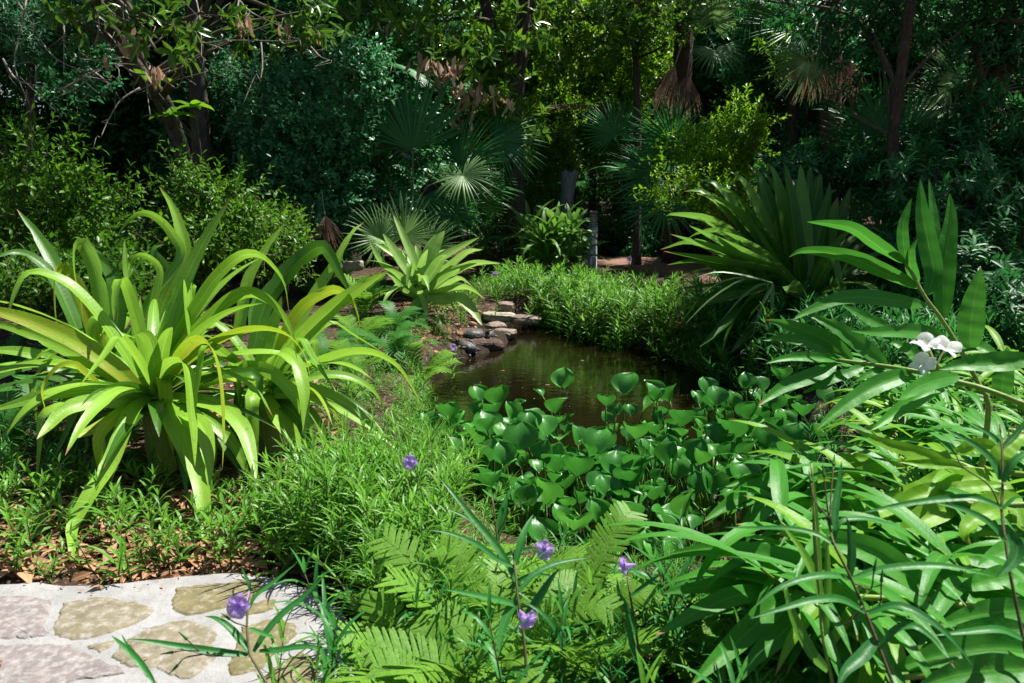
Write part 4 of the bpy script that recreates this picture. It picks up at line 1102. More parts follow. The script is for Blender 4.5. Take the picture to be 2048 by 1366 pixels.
# low seedlings along the terrace edge: individuals
def ruellia_proto(seed, mat, label, group, h, nodes, ll, lw, stems=1, spread=.05):
    random.seed(seed)
    root = thing("ruellia_plant", (0, 0, 0), label, "ruellia plant", group)
    lm, sm = MB(), MB()
    for k in range(stems):
        l2, s2 = MB(), MB()
        ruellia_into(l2, s2, h * random.uniform(.7, 1.1), nodes, ll, lw, lean=random.uniform(.05, .2))
        off = np.array([random.uniform(-spread, spread), random.uniform(-spread, spread), 0]) * (k > 0)
        lm.merge(l2.compact(), None, off); sm.merge(s2.compact(), None, off)
    sm.build("stem", M['ruellia_stem'], root); lm.build("leaves", mat, root)
    return root

def plant_copies(protos, locs, scs, label=None, group=None):
    for i, (l, s) in enumerate(zip(locs, scs)):
        p = protos[i % len(protos)]
        if i < len(protos):
            p.location = tuple(l); p.scale = (s,) * 3; p.rotation_euler = (0, 0, random.uniform(0, 6.28))
        else:
            dup(p, l, random.uniform(0, 6.28), s, label, group)

sl = "ruellia seedling with narrow lit leaves growing in the leaf litter by the terrace"
prot = [ruellia_proto(100 + i, M['ruellia'], sl, "ruellia seedlings along the terrace edge", .24, 5, .15, .017, stems=2) for i in range(6)]
random.seed(5)
locs = []
seed_px = [(20, 1080), (60, 1040), (90, 1110), (30, 1130), (150, 1050), (180, 1110), (230, 1060), (265, 1120), (250, 1150), (330, 1080), (350, 1010), (210, 1000), (280, 1010), (90, 990), (40, 960), (10, 1010),
           (130, 980), (470, 1110), (500, 1070), (530, 1110), (450, 1060), (560, 1060), (590, 1110), (480, 1030), (560, 1010), (610, 1060), (530, 1030), (600, 1010), (-30, 1060), (-40, 1000), (420, 1020), (390, 1080), (640, 1090),
           (300, 960), (360, 960), (160, 930), (60, 920), (-20, 940), (440, 990), (510, 990), (640, 1030), (320, 1120), (380, 1115), (560, 1120), (110, 1130)]
for x, y in seed_px:
    for rep in range(1 + (y < 1070)):
        g = ground_pt(x + random.uniform(-22, 22), y + random.uniform(-10, 16) + 20)
        if free_ground(g[None])[0]: locs.append(g)
plant_copies(prot, locs, [random.uniform(.5, 1.0) for _ in locs])

# continuous ruellia cover on the banks
def cover(name, mat, protos, pts, scale, label, tintshift=.25):
    lm, sm = MB(), MB()
    for p, s in zip(pts, scale):
        k = random.randrange(len(protos)); l0, s0 = protos[k]
        a = random.uniform(0, 6.28); c, s_ = math.cos(a), math.sin(a)
        tx, ty = random.gauss(0, .28), random.gauss(-.08, .28)
        R3m = s * (np.array([[c, -s_, tx], [s_, c, ty], [0, 0, 1]]))
        lm.merge(l0, R3m, p, random.uniform(-tintshift, tintshift)); sm.merge(s0, R3m, p)
    root = lm.build(name, mat)
    tag(root, label, "ground cover", None, "stuff")
    o = sm.build("stalks", M['ruellia_stem'], root)
    return root
def proto_pair(seed, **k):
    random.seed(seed); l, s = MB(), MB(); ruellia_into(l, s, **k); return l.compact(), s.compact()
rp_near = [proto_pair(200 + i, h=.42, nodes=13, leaf_len=.17, leaf_w=.0105, lean=.15, nseg=5) for i in range(8)]
rp_far = [proto_pair(230 + i, h=.42, nodes=10, leaf_len=.18, leaf_w=.017, lean=.15, nseg=4) for i in range(6)]
def proj(p):
    q = np.asarray(p, float) - CAM; d = q @ AXF
    return W / 2 + FPX * (q @ AXR) / d, H / 2 - FPX * (q @ AXU) / d
def clear_rocks(p):
    x, y = proj(p)
    return p[~((x > 940) & (x < 1078) & (y > 606) & (y < 720))]
def px_region(poly, n, z=0.0, margin=.0):
    poly = np.array([G(x, y, z)[:2] for x, y in poly])
    lo, hi = poly.min(0), poly.max(0); out = np.zeros((0, 2))
    while len(out) < n:
        p = lo + (hi - lo) * rng.random((n * 3, 2))
        p = p[(poly_sd(p, poly) < 0)]
        p = p[free_ground(p, margin)]
        if len(p) == 0: break
        out = np.vstack([out, p])
    out = out[:n]
    return np.column_stack([out, ground_z(out)])
pts = px_region([(610, 1060), (660, 1020), (740, 1000), (800, 1010), (860, 1080), (900, 1170), (900, 1260), (840, 1320), (760, 1300), (735, 1250), (690, 1190), (620, 1150), (590, 1110)], 300, margin=.02)
cover("ruellia_cover", M['ruellia'], rp_near, pts, rng.uniform(.6, 1.05, len(pts)), "dense bright green ruellia cover between the terrace and the pond")
pts = px_region([(700, 930), (640, 900), (600, 840), (660, 770), (760, 750), (850, 800), (880, 900), (880, 960), (800, 960)], 80, margin=.0)
cover("ruellia_cover", M['ruellia'], rp_near, pts, rng.uniform(.35, .62, len(pts)), "loose ruellia cover on the left bank behind the crinum lily")
pts = px_region([(1000, 640), (970, 600), (975, 575), (1060, 566), (1180, 566), (1320, 580), (1430, 605), (1460, 640), (1500, 720), (1400, 716), (1250, 700), (1130, 672), (1060, 640)], 900, margin=-.10)
pts = clear_rocks(pts)
cover("ruellia_cover", M['ruellia'], rp_far, pts, rng.uniform(.65, .95, len(pts)) * np.interp(poly_sd(pts[:, :2], POND), [-.1, .5, 2.2, 4], [1.0, .8, .5, .32]) * np.where(rng.random(len(pts)) < .25, rng.uniform(1.1, 1.5, len(pts)), rng.uniform(.6, 1.0, len(pts))), "sunlit ruellia cover filling the far right bank of the pond")
cand = px_region([(1060, 640), (1060, 590), (1200, 580), (1450, 620), (1560, 700), (1560, 840), (1440, 760), (1250, 712), (1120, 690)], 900, margin=-.12)
sdv = poly_sd(cand[:, :2], POND); cand = clear_rocks(cand[(sdv > -.12) & (sdv < .22)])[:170]
cover("ruellia_cover", M['ruellia'], rp_far, cand, rng.uniform(.75, 1.15, len(cand)), "fringe of ruellia leaning over the water along the far right bank")
pts = px_region([(1340, 712), (1400, 660), (1520, 640), (1700, 660), (1900, 680), (2060, 700), (2060, 800), (1800, 800), (1600, 770), (1440, 745)], 520, margin=-.12)
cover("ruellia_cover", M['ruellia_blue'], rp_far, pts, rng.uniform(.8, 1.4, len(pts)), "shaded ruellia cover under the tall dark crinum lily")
pts = px_region([(850, 630), (870, 600), (960, 580), (965, 612), (930, 632), (880, 645)], 60, margin=.05)
cover("ruellia_cover", M['ruellia'], rp_far, pts, rng.uniform(.4, .7, len(pts)), "short ruellia cover behind the basking turtles")

pts = px_region([(600, 700), (640, 640), (760, 620), (850, 650), (860, 720), (840, 770), (700, 800)], 90, margin=.0)
cover("ruellia_cover", M['ruellia_blue'], rp_near, pts, rng.uniform(.3, .5, len(pts)), "low shaded cover between the crinum lily and the basking turtles")
pts = px_region([(-120, 1010), (-100, 860), (150, 820), (330, 850), (320, 980), (150, 1000)], 90, margin=.0)
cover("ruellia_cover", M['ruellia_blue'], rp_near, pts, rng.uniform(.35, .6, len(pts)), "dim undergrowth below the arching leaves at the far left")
pts = px_region([(930, 1130), (1060, 1150), (1250, 1190), (1420, 1180), (1440, 1240), (1200, 1260), (1000, 1240)], 110, margin=-.14)
cover("ruellia_cover", M['ruellia'], rp_near, pts, rng.uniform(.3, .5, len(pts)), "low leafy cover along the near edge of the pond behind the ferns")
pts = px_region([(790, 800), (850, 800), (880, 900), (930, 1010), (990, 1090), (960, 1130), (880, 1060), (830, 960)], 90, margin=-.10)
cover("ruellia_cover", M['ruellia'], rp_near, pts, rng.uniform(.35, .6, len(pts)), "narrow strip of ruellia cover hanging over the pond's left edge")
pts = px_region([(720, 1340), (800, 1290), (900, 1290), (1000, 1200), (1130, 1190), (1300, 1230), (1420, 1220), (1540, 1160), (1700, 1130), (2100, 1100), (2200, 1500), (1500, 1600), (700, 1600)], 240, margin=.0)
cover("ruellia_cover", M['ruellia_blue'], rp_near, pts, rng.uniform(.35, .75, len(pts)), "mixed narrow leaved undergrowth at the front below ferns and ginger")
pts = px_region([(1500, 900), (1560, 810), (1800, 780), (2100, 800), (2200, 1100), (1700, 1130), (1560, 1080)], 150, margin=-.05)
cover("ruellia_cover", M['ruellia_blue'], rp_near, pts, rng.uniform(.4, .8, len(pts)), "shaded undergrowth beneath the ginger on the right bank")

pts = px_region([(800, 700), (840, 650), (900, 640), (925, 655), (890, 690), (850, 715)], 34, margin=.0)
cover("ruellia_cover", M['ruellia'], rp_near, pts, rng.uniform(.22, .42, len(pts)), "sparse little ruellia shoots on the brown soil beside the turtles")
# tall foreground ruellia stalks, each traced
def stalk(label, conv, stem, ds, leaves, flowers=(), mat='ruellia_blue', buds=()):
    sp = traced(conv, stem, ds)
    b = np.array([sp[0][0], sp[0][1] - .05, gz(sp[0][0], sp[0][1] - .05)])
    root = thing("ruellia_plant", b, label, "ruellia plant", "tall ruellia stalks at the front of the garden")
    sm, lm = MB(), MB()
    path = [b, (b + sp[0]) / 2] + list(sp) if sp[0][2] - b[2] > .06 else list(sp)
    tube(sm, path, .0055, .0028, n=7)
    for pts, dd, w in leaves:
        blade(lm, traced(conv, pts, dd), w, nseg=14, nac=4, prof=prof_thin, fold=.3, face=.5, tint=random.uniform(.2, .8), wave=.02, roll=random.uniform(-.2, .2))
    for pts, dd in buds:
        q = traced(conv, pts, dd); tube(sm, q, .0022, .0018, n=5)
        tube(lm, [q[-1], q[-1] + norm(q[-1] - q[-2]) * .012, q[-1] + norm(q[-1] - q[-2]) * .03], .0045, .001, n=6, tint=.6)
    sm.build("stem", M['ginger_stem' if mat == 'ruellia' else 'ruellia_stem'], root); lm.build("leaves", M[mat], root)
    for (x, y, d, r, ax) in flowers:
        fm = MB(); c = P(*conv(x, y), d); flower_into(fm, c, ax, r)
        tube(fm, [c - norm(ax) * r * 1.2, sp[-1] if np.linalg.norm(sp[-1] - c) < .15 else c - norm(ax) * r * 1.5 - [0, 0, .03]], .0028, .0025, n=5, nseg=4, tint=.1)
        fm.build("flower", M['petal_purple'], root)
    return root
def R1c(x, y): return R1(x, y)
stalk("ruellia stalk with an open purple flower hanging over the flagstones", R1c, [(1640, 1640), (1440, 1366), (1390, 1280), (1350, 1210), (1335, 1100), (1335, 1000), (1345, 870)], (1.98, 2.15), [
    ([(1345, 1200), (1300, 1140), (1240, 1070), (1170, 1020), (1105, 1005)], (2.1, 2.15), .022), ([(1340, 1215), (1150, 1195), (950, 1165), (800, 1140), (680, 1130)], (2.1, 2.0), .02),
    ([(1370, 1200), (1440, 1090), (1530, 990), (1640, 900), (1780, 755)], (2.1, 2.2), .021), ([(1400, 1195), (1500, 1190), (1640, 1170), (1780, 1180)], (2.1, 2.1), .018),
    ([(1345, 970), (1380, 900), (1470, 830), (1600, 720)], (2.15, 2.2), .015), ([(1345, 880), (1345, 830), (1320, 780), (1305, 740)], (2.15, 2.15), .010),
    ([(1345, 1070), (1420, 1100), (1500, 1130)], (2.12, 2.1), .012)],
    flowers=[(1290, 950, 2.08, .034, (-.12, -.85, .35))], buds=[([(1345, 1220), (1200, 1220), (1100, 1210), (1010, 1130)], (2.1, 2.05)), ([(1100, 1210), (1000, 1230), (960, 1270)], (2.08, 2.05)), ([(1100, 1210), (1000, 1190), (935, 1200)], (2.08, 2.05)), ([(1335, 1060), (1270, 1040), (1240, 1020)], (2.1, 2.08))])
stalk("ruellia stalk with narrow leaves standing over the terrace edge", R1c, [(900, 1500), (860, 1400), (790, 1300), (700, 1160)], (1.95, 2.0), [
    ([(800, 1320), (740, 1240), (660, 1160), (600, 1110)], (1.95, 2.0), .016), ([(830, 1360), (760, 1260), (690, 1170), (655, 1100)], (1.95, 2.0), .015)])
stalk("ruellia stalk at bottom centre with a half hidden purple flower", R2, [(1010, 1500), (1000, 1200), (965, 950), (950, 800), (940, 700), (930, 640)], (2.1, 2.3), [
    ([(960, 830), (860, 650), (720, 480), (600, 330), (530, 250)], (2.25, 2.4), .022), ([(970, 870), (1050, 780), (1180, 720), (1340, 690)], (2.2, 2.3), .02),
    ([(985, 1050), (1080, 900), (1150, 790), (1190, 745)], (2.2, 2.2), .026), ([(960, 900), (900, 1010), (870, 1120), (860, 1230)], (2.2, 2.1), .026),
    ([(950, 720), (980, 600), (1010, 520), (1045, 455)], (2.25, 2.35), .022), ([(940, 740), (850, 700), (740, 620), (600, 560), (480, 540)], (2.25, 2.2), .018),
    ([(970, 950), (860, 920), (720, 890), (560, 860)], (2.2, 2.1), .02)], flowers=[(1010, 1020, 2.12, .03, (.35, -.6, -.1))])
stalk("slim ruellia stalk with buds and a purple flower facing left, among hyacinths", R2, [(900, 1300), (890, 930), (860, 780), (850, 600), (830, 420), (820, 360)], (2.6, 2.75), [
    ([(850, 560), (870, 440), (920, 330), (965, 255)], (2.7, 2.8), .016), ([(850, 600), (880, 500), (900, 400), (895, 330)], (2.7, 2.75), .014),
    ([(855, 640), (760, 540), (680, 470), (560, 420)], (2.7, 2.7), .014), ([(860, 700), (940, 660), (1040, 640), (1100, 660)], (2.65, 2.6), .015),
    ([(870, 800), (780, 730), (650, 700), (560, 720)], (2.65, 2.6), .017), ([(885, 900), (960, 820), (1060, 780), (1180, 800)], (2.6, 2.55), .017)],
    flowers=[(1105, 645, 2.62, .036, (-.3, -.8, .25))], buds=[([(840, 500), (820, 440), (830, 380)], (2.7, 2.75)), ([(850, 560), (930, 420), (980, 400)], (2.7, 2.7)), ([(850, 620), (900, 580), (915, 555)], (2.7, 2.65))])
stalk("dark ruellia stalk leaning left across the lying ginger cane", R3, [(1260, 1560), (1180, 1366), (1110, 1180), (1040, 1000), (960, 810), (870, 630), (850, 560), (830, 480)], (1.75, 1.95), [
    ([(870, 540), (870, 420), (890, 300), (905, 165)], (1.92, 2.0), .018), ([(860, 620), (760, 560), (600, 530), (440, 530), (270, 525)], (1.9, 2.0), .015),
    ([(950, 790), (960, 650), (945, 520), (930, 470)], (1.88, 1.9), .02), ([(960, 810), (860, 785), (720, 800), (560, 860), (410, 975)], (1.88, 1.8), .019),
    ([(970, 800), (1100, 760), (1300, 735), (1500, 740), (1720, 790)], (1.88, 1.85), .021), ([(1030, 985), (900, 915), (750, 920), (600, 960), (410, 1020)], (1.82, 1.75), .019),
    ([(1050, 990), (1200, 950), (1350, 1010), (1500, 1130), (1615, 1275)], (1.8, 1.7), .022), ([(860, 600), (900, 500), (1000, 480), (1100, 490), (1220, 520)], (1.92, 1.95), .015),
    ([(1110, 1180), (1200, 1080), (1300, 1060), (1400, 1130), (1460, 1200)], (1.78, 1.7), .02), ([(1090, 1130), (1020, 1220), (930, 1300), (880, 1400)], (1.78, 1.7), .03)],
    buds=[([(850, 560), (830, 430), (810, 250)], (1.93, 1.98)), ([(840, 500), (850, 330), (862, 190)], (1.93, 2.0)), ([(840, 480), (760, 380), (740, 280)], (1.93, 1.98)), ([(980, 830), (1060, 860), (1080, 760)], (1.85, 1.85)), ([(1040, 980), (1110, 940), (1120, 820)], (1.82, 1.82)), ([(1020, 950), (930, 1050), (880, 1000)], (1.82, 1.8))])
stalk("upright ruellia stalk near the right edge with long curved leaves", R3, [(1930, 1420), (1890, 1150), (1820, 800), (1790, 600), (1770, 440), (1775, 250), (1770, 80), (1760, -30)], (1.8, 2.1), [
    ([(1770, 420), (1640, 370), (1500, 370), (1250, 400), (1000, 450)], (1.95, 2.0), .019), ([(1790, 600), (1700, 500), (1560, 430), (1400, 390)], (1.92, 1.95), .018),
    ([(1760, 270), (1720, 170), (1620, 80), (1460, -10)], (2.02, 2.1), .020), ([(1780, 280), (1830, 180), (1900, 130), (1990, 110)], (2.0, 2.0), .022),
    ([(1810, 560), (1850, 620), (1840, 700), (1740, 800)], (1.9, 1.85), .03), ([(1770, 80), (1700, 20), (1600, -40)], (2.08, 2.1), .014), ([(1780, 90), (1850, 20), (1900, -60)], (2.08, 2.1), .016),
    ([(1775, 430), (1840, 370), (1900, 360)], (1.95, 1.9), .014), ([(1880, 1130), (1760, 1080), (1600, 1090), (1400, 1110)], (1.82, 1.8), .02)],
    buds=[([(1770, 440), (1700, 300), (1560, 200), (1520, 130)], (1.95, 2.0)), ([(1775, 100), (1810, 40), (1800, -10)], (2.08, 2.1))])
stalk("yellowish flat bladed reed stalk standing among the low ginger leaves", R3, [(860, 1420), (800, 1100), (780, 800), (755, 450), (742, 180)], (1.95, 2.05), [
    ([(830, 1300), (740, 1200), (640, 1000), (600, 850), (610, 870)], (1.95, 2.0), .03), ([(800, 960), (760, 800), (680, 640), (575, 505)], (2.0, 2.05), .028), ([(790, 900), (770, 600), (760, 400), (745, 190)], (2.0, 2.05), .018),
    ([(820, 1100), (830, 800), (825, 600), (835, 540)], (1.97, 2.0), .018)], mat='ruellia')
stalk("ruellia stalk at the bottom edge with a small purple flower facing right", R2, [(1640, 1420), (1600, 1100), (1560, 850), (1550, 760)], (2.25, 2.4), [
    ([(1590, 1050), (1540, 960), (1510, 900), (1495, 800)], (2.3, 2.35), .016), ([(1600, 1100), (1560, 1000), (1530, 920), (1500, 870)], (2.28, 2.3), .02), ([(1640, 1300), (1590, 1200), (1560, 1080), (1540, 960)], (2.2, 2.25), .02),
    ([(1570, 900), (1660, 830), (1700, 800), (1740, 780)], (2.3, 2.3), .014), ([(1580, 980), (1480, 940), (1400, 960), (1330, 1010)], (2.3, 2.2), .017)],
    flowers=[(1540, 730, 2.38, .028, (-.75, -.3, .1))])

# more tall stalks, random, along the bottom of the picture
random.seed(41)
tall = [ruellia_proto(300 + i, M['ruellia_blue' if i % 3 else 'ruellia'], "tall ruellia stalk with long narrow leaves crowding the bottom edge", "ruellia stalks crowding the bottom edge", .52, 8, .24, .018, stems=1) for i in range(6)]
tl = []
for x, y in [(560, 1500), (640, 1450), (690, 1400), (760, 1420), (840, 1480), (900, 1400), (980, 1520), (1060, 1420), (1130, 1480), (1200, 1400), (1290, 1480), (1360, 1400), (1430, 1500), (1500, 1400), (1590, 1520), (1250, 1300), (1100, 1330), (1340, 1300),
             (720, 1500), (800, 1560), (1020, 1600), (1180, 1580), (1400, 1600), (1700, 1560), (600, 1560)]:
    g = ground_pt(x + random.uniform(-20, 20), y)
    if g[2] > WZ: tl.append(g)
plant_copies(tall, tl, [random.uniform(.6, .95) for _ in tl])

# far and mid purple flowers: small plants of their own
for x, y, d, r, lab in ((820, 925, 3.1, .032, "ruellia plant with a lone purple flower above the bright green cover"), (907, 695, 7.2, .034, "ruellia plant with a purple bloom beside the lowest turtle"),
                        (990, 548, 9.6, .035, "ruellia plant with a pale purple bloom behind the pale crinum"), (1170, 526, 12.4, .04, "ruellia plant with a pale lilac bloom below the grey bollard"),
                        (1258, 518, 12.6, .042, "ruellia plant with a whitish bloom in front of the red path"), (1312, 551, 11.0, .04, "ruellia plant with a deep violet bloom near the red path")):
    c = P(x, y, d); b = np.array([c[0], c[1] + .03, max(gz(c[0], c[1] + .03), WZ)])
    root = thing("ruellia_plant", b, lab, "ruellia plant", "flowering ruellia in the banks")
    l2, s2, fm = MB(), MB(), MB()
    random.seed(int(x)); ruellia_into(l2, s2, max(.15, c[2] - b[2] - .05), 8, .14, .014)
    tube(s2, [np.array([0, 0, max(.1, c[2] - b[2] - .1)]), c - b - [0, -.01, .01]], .003, .002, n=5)
    flower_into(fm, c - b, (random.uniform(-.3, .3), -.9, .35), r)
    for m_, nm, mt in ((s2, "stem", 'ruellia_stem'), (l2, "leaves", 'ruellia'), (fm, "flower", 'petal_purple')):
        o = m_.build(nm, M[mt], None, (0, 0, 0)); o.parent = root; o.location = (0, 0, 0)

# ================================================================== FERNS
def fern_frond_mesh(seed, L=.6, Wd=.26, npin=22, mat='fern', droop=1.0, fine=12, el=1.0):
    random.seed(seed)
    mb = MB()
    C = arch((0, 0, 0), 0.0, el, L, droop, n=10)
    C = catmull(C, 40); T = norm(np.gradient(C, axis=0))
    tube(mb, C[::4], .0028, .0008, n=4, nseg=14, tint=.9)
    pos, dr, nr, ln, wd, tn = [], [], [], [], [], []
    for i in range(npin):
        s = .14 + .86 * (i + .5) / npin
        k = min(39, int(s * 39)); c, t = C[k], T[k]
        S = norm(np.cross(t, [0, 0, 1])); N = np.cross(S, t)
        pl = Wd * .5 * (math.sin(math.pi * min(1, .18 + .82 * (1 - s) ** .75)) ** .6) * random.uniform(.93, 1.05) * (1 if s < .98 else .4)
        for sd in (-1, 1):
            d0 = norm(S * sd + t * (.35 + .5 * s) + N * random.uniform(-.05, .15))
            side = norm(np.cross(N, d0))
            nf = max(4, int(fine * pl / (Wd * .5)) + 2)
            for j in range(nf):
                q = (j + .4) / nf
                base = c + d0 * pl * q - N * (.12 * pl * q * q)
                pw = pl / nf * 2.1; plen = (L / npin) * .35 * (1 - q) ** .55 + .003
                for s2 in (-1, 1):
                    pos.append(base); dr.append(norm(side * s2 + d0 * .45)); nr.append(N); ln.append(plen); wd.append(pw); tn.append(.3 + .5 * random.random())
    scatter(mb, np.array(pos), np.array(dr), np.array(nr), np.array(ln), np.array(wd), np.array(tn))
    return mb.mesh("frond", M[mat])
FR = [fern_frond_mesh(500 + i, droop=random.uniform(.7, 1.5), el=random.uniform(.8, 1.15)) for i in range(4)]
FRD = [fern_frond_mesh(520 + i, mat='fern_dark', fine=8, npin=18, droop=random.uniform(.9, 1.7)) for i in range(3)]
def frond_obj(me, root, loc, az, sc, pitch=0, roll=0):
    o = bpy.data.objects.new("frond", me); COL.objects.link(o); o.parent = root
    o.location = tuple(np.asarray(loc, float)); o.rotation_euler = Euler((pitch, roll, -az), 'XYZ'); o.scale = (sc,) * 3
    return o
def fern(loc, n, sc, label, group=None, meshes=FR, azs=None, pitch=(-.2, .4)):
    root = thing("fern", loc, label, "fern", group)
    for i in range(n):
        az = azs[i] if azs else i * 2.4 + random.uniform(-.3, .3)
        frond_obj(meshes[i % len(meshes)], root, (random.uniform(-.03, .03), random.uniform(-.03, .03), 0), az, sc * random.uniform(.8, 1.15), random.uniform(*pitch), random.uniform(-.2, .2))
    return root
def frond_traced(root, pts_px, ds, Wd, mat='fern', npin=22, fine=11):
    """one fern frond along a traced rachis, facing roughly upward and to the viewer's side"""
    mb = MB(); C = catmull(traced(PX, pts_px, ds), 40); T = norm(np.gradient(C, axis=0))
    b = np.array(root.location)
    tube(mb, C[::3], .003, .001, n=5, nseg=16, tint=.9)
    pos, dr, nr, ln, wd, tn = [], [], [], [], [], []
    view = norm(C[20] - CAM)
    for i in range(npin):
        s = .10 + .90 * (i + .5) / npin
        k = min(39, int(s * 39)); c, t = C[k], T[k]
        N = norm(-view * .75 + np.array([0, 0, .65])); N = norm(N - np.dot(N, t) * t); S = np.cross(t, N)
        pl = Wd * .5 * (math.sin(math.pi * min(1, .2 + .8 * (1 - s) ** .75)) ** .6) * random.uniform(.93, 1.05)
        for sd in (-1, 1):
            d0 = norm(S * sd + t * (.25 + .45 * s) + N * random.uniform(-.05, .12)); side = norm(np.cross(N, d0))
            nf = max(4, int(fine * pl / (Wd * .5)) + 2)
            for j in range(nf):
                q = (j + .4) / nf; base = c + d0 * pl * q - N * (.10 * pl * q * q)
                for s2 in (-1, 1):
                    pos.append(base); dr.append(norm(side * s2 + d0 * .45)); nr.append(N); ln.append(np.linalg.norm(C[-1] - C[0]) / npin * .35 * (1 - q) ** .5 + .003); wd.append(pl / nf * 2.1); tn.append(.3 + .5 * random.random())
    scatter(mb, np.array(pos), np.array(dr), np.array(nr), np.array(ln), np.array(wd), np.array(tn))
    return mb.build("frond", M[mat], root)
random.seed(9)
root = thing("fern", ground_pt(880, 1420), "large light green fern at the front, fronds spread left", "fern", "ferns by the pond edge")
for pts, ds, w in (([(930, 1260), (900, 1220), (860, 1170), (810, 1110), (765, 1075)], (2.5, 2.65), .17), ([(1000, 1290), (970, 1230), (940, 1160), (915, 1105), (880, 1085)], (2.5, 2.65), .16),
                   ([(800, 1400), (785, 1340), (775, 1270), (765, 1220), (757, 1185)], (2.35, 2.45), .15), ([(960, 1420), (920, 1370), (880, 1330), (820, 1310), (740, 1290)], (2.2, 2.2), .16),
                   ([(1010, 1330), (1060, 1270), (1110, 1225), (1180, 1205), (1225, 1220)], (2.3, 2.2), .12), ([(870, 1400), (840, 1370), (800, 1345), (750, 1335)], (2.1, 2.1), .14),
                   ([(980, 1400), (960, 1330), (930, 1280), (900, 1250), (850, 1220)], (2.3, 2.4), .16), ([(1000, 1320), (1030, 1320), (1060, 1340), (1080, 1365)], (2.2, 2.1), .10),
                   ([(900, 1420), (900, 1360), (870, 1300), (850, 1260), (830, 1240)], (2.25, 2.35), .15)):
    frond_traced(root, pts, ds, w)
for x, y, n, sc, lab in ((850, 1480, 8, .75, "light green fern cut by the bottom edge left of centre"), (1080, 1440, 8, .7, "light green fern at bottom centre under the folded frond"), (1290, 1330, 7, .6, "fern half hidden by ginger leaves at the front"), (1420, 1420, 7, .7, "fern at the bottom edge right of centre"), (870, 1420, 9, .75, "light fern just right of the terrace corner"), (960, 1400, 9, .85, "full light green fern in the middle of the front bed"), (1170, 1400, 9, .8, "light fern in front of the upright frond"), (1010, 1270, 8, .7, "fern between the ruellia cover and the hyacinths")):
    fern(ground_pt(x, y), n, sc, lab, "ferns by the pond edge")
root = thing("fern", ground_pt(1130, 1330), "fern with one tall upright frond standing in front of the hyacinths", "fern", "ferns by the pond edge")
for pts, ds, w in (([(1160, 1190), (1185, 1140), (1215, 1085), (1245, 1040), (1262, 1022)], (2.6, 2.75), .155), ([(1090, 1250), (1070, 1210), (1100, 1180), (1150, 1165)], (2.5, 2.6), .13),
                   ([(1170, 1260), (1140, 1210), (1130, 1170), (1128, 1130)], (2.55, 2.65), .14), ([(1190, 1270), (1220, 1220), (1260, 1190), (1310, 1180)], (2.5, 2.5), .12)):
    frond_traced(root, pts, ds, w)
i = 0
for x, y, n, sc, lab in ((730, 640, 11, 1.0, "shaded fern between the crinum lily and the pond"), (790, 720, 10, .9, "fern overhanging the left edge of the pond"), (690, 560, 9, .9, "fern behind the crinum lily near the dead palm leaf"),
                         (840, 735, 9, .75, "small fern at the water edge left of the turtles"), (630, 600, 9, .9, "fern tucked behind the right hand crinum leaves"), (70, 820, 9, .8, "fern in shade under the left crinum leaves"), (960, 520, 9, .9, "fern beside the pale crinum across the pond"),
                         (760, 600, 8, .9, "lit fern at the foot of the small fan palm"), (1320, 470, 8, 1.0, "dark fern beyond the red path"), (720, 700, 9, .8, "shaded fern under the drooping crinum leaf tip"), (650, 740, 9, .8, "fern in the dim gap right of the crinum stem"), (790, 670, 9, .7, "fern above the water left of the log"), (700, 790, 9, .7, "fern half buried in the ruellia left of the pond"), (840, 650, 8, .55, "little fern behind the log"), (40, 900, 8, .7, "dark fern beneath the crinum leaves at the left edge"), (190, 870, 8, .7, "dark fern beneath the biggest crinum lily"), (20, 740, 9, .9, "dark fern at the left edge behind the crinum lily")):
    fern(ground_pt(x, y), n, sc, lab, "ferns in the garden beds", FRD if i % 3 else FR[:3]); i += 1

# ================================================================== WATER HYACINTH
def hy_leaf(lm, sm, base, tip, size, az, tilt, tint, cup=.6):
    """stalk from base to tip, rounded cupped blade standing on it"""
    base = np.array(base, float); tip = np.array(tip, float)
    mid = (base + tip) / 2 + np.array([random.uniform(-.03, .03), random.uniform(-.03, .03), .02])
    tube(sm, [base, mid, tip], .0085, .005, n=6, nseg=8, prof=lambda s: 1 + .45 * np.exp(-((s - .3) / .18) ** 2))
    h = np.array([math.sin(az), math.cos(az), 0])
    d = norm(h * math.cos(tilt) + np.array([0, 0, math.sin(tilt)])); s_ = norm(np.cross(d, [0, 0, 1])); n = np.cross(s_, d)
    nr, na = 9, 8; V, UVs = [], []
    wav = random.uniform(0, 6.28); fl = random.uniform(.03, .10); asym = random.uniform(-.12, .12); recv = random.uniform(.25, .6)
    for i in range(nr + 1):
        r = i / nr
        w = math.sin(math.pi * min(1, r ** .92)) ** .62 if 0 < r < 1 else 0.0
        w = w + (.10 if i == 0 else 0)
        for j in range(na + 1):
            u = j / na * 2 - 1
            x = size * (.98 * r) + size * .06 * (1 - abs(u)) * (r > .9)
            y = size * .58 * w * u + asym * size * r * r
            z = size * (cup * (u * u) * .5 * w - recv * .5 * max(0, r - .45) ** 2 * 2 + .12 * r * (1 - r) * 2) + size * fl * math.sin(3 * u * 2 + wav + r * 4) * abs(u)
            V.append(tip + d * x + s_ * y + n * z); UVs.append((j / na, r))
    idx = np.arange(len(V)).reshape(nr + 1, na + 1)
    lm.add(V, quads=np.stack([idx[:-1, :-1], idx[:-1, 1:], idx[1:, 1:], idx[1:, :-1]], -1).reshape(-1, 4), uv=UVs, tint=tint)

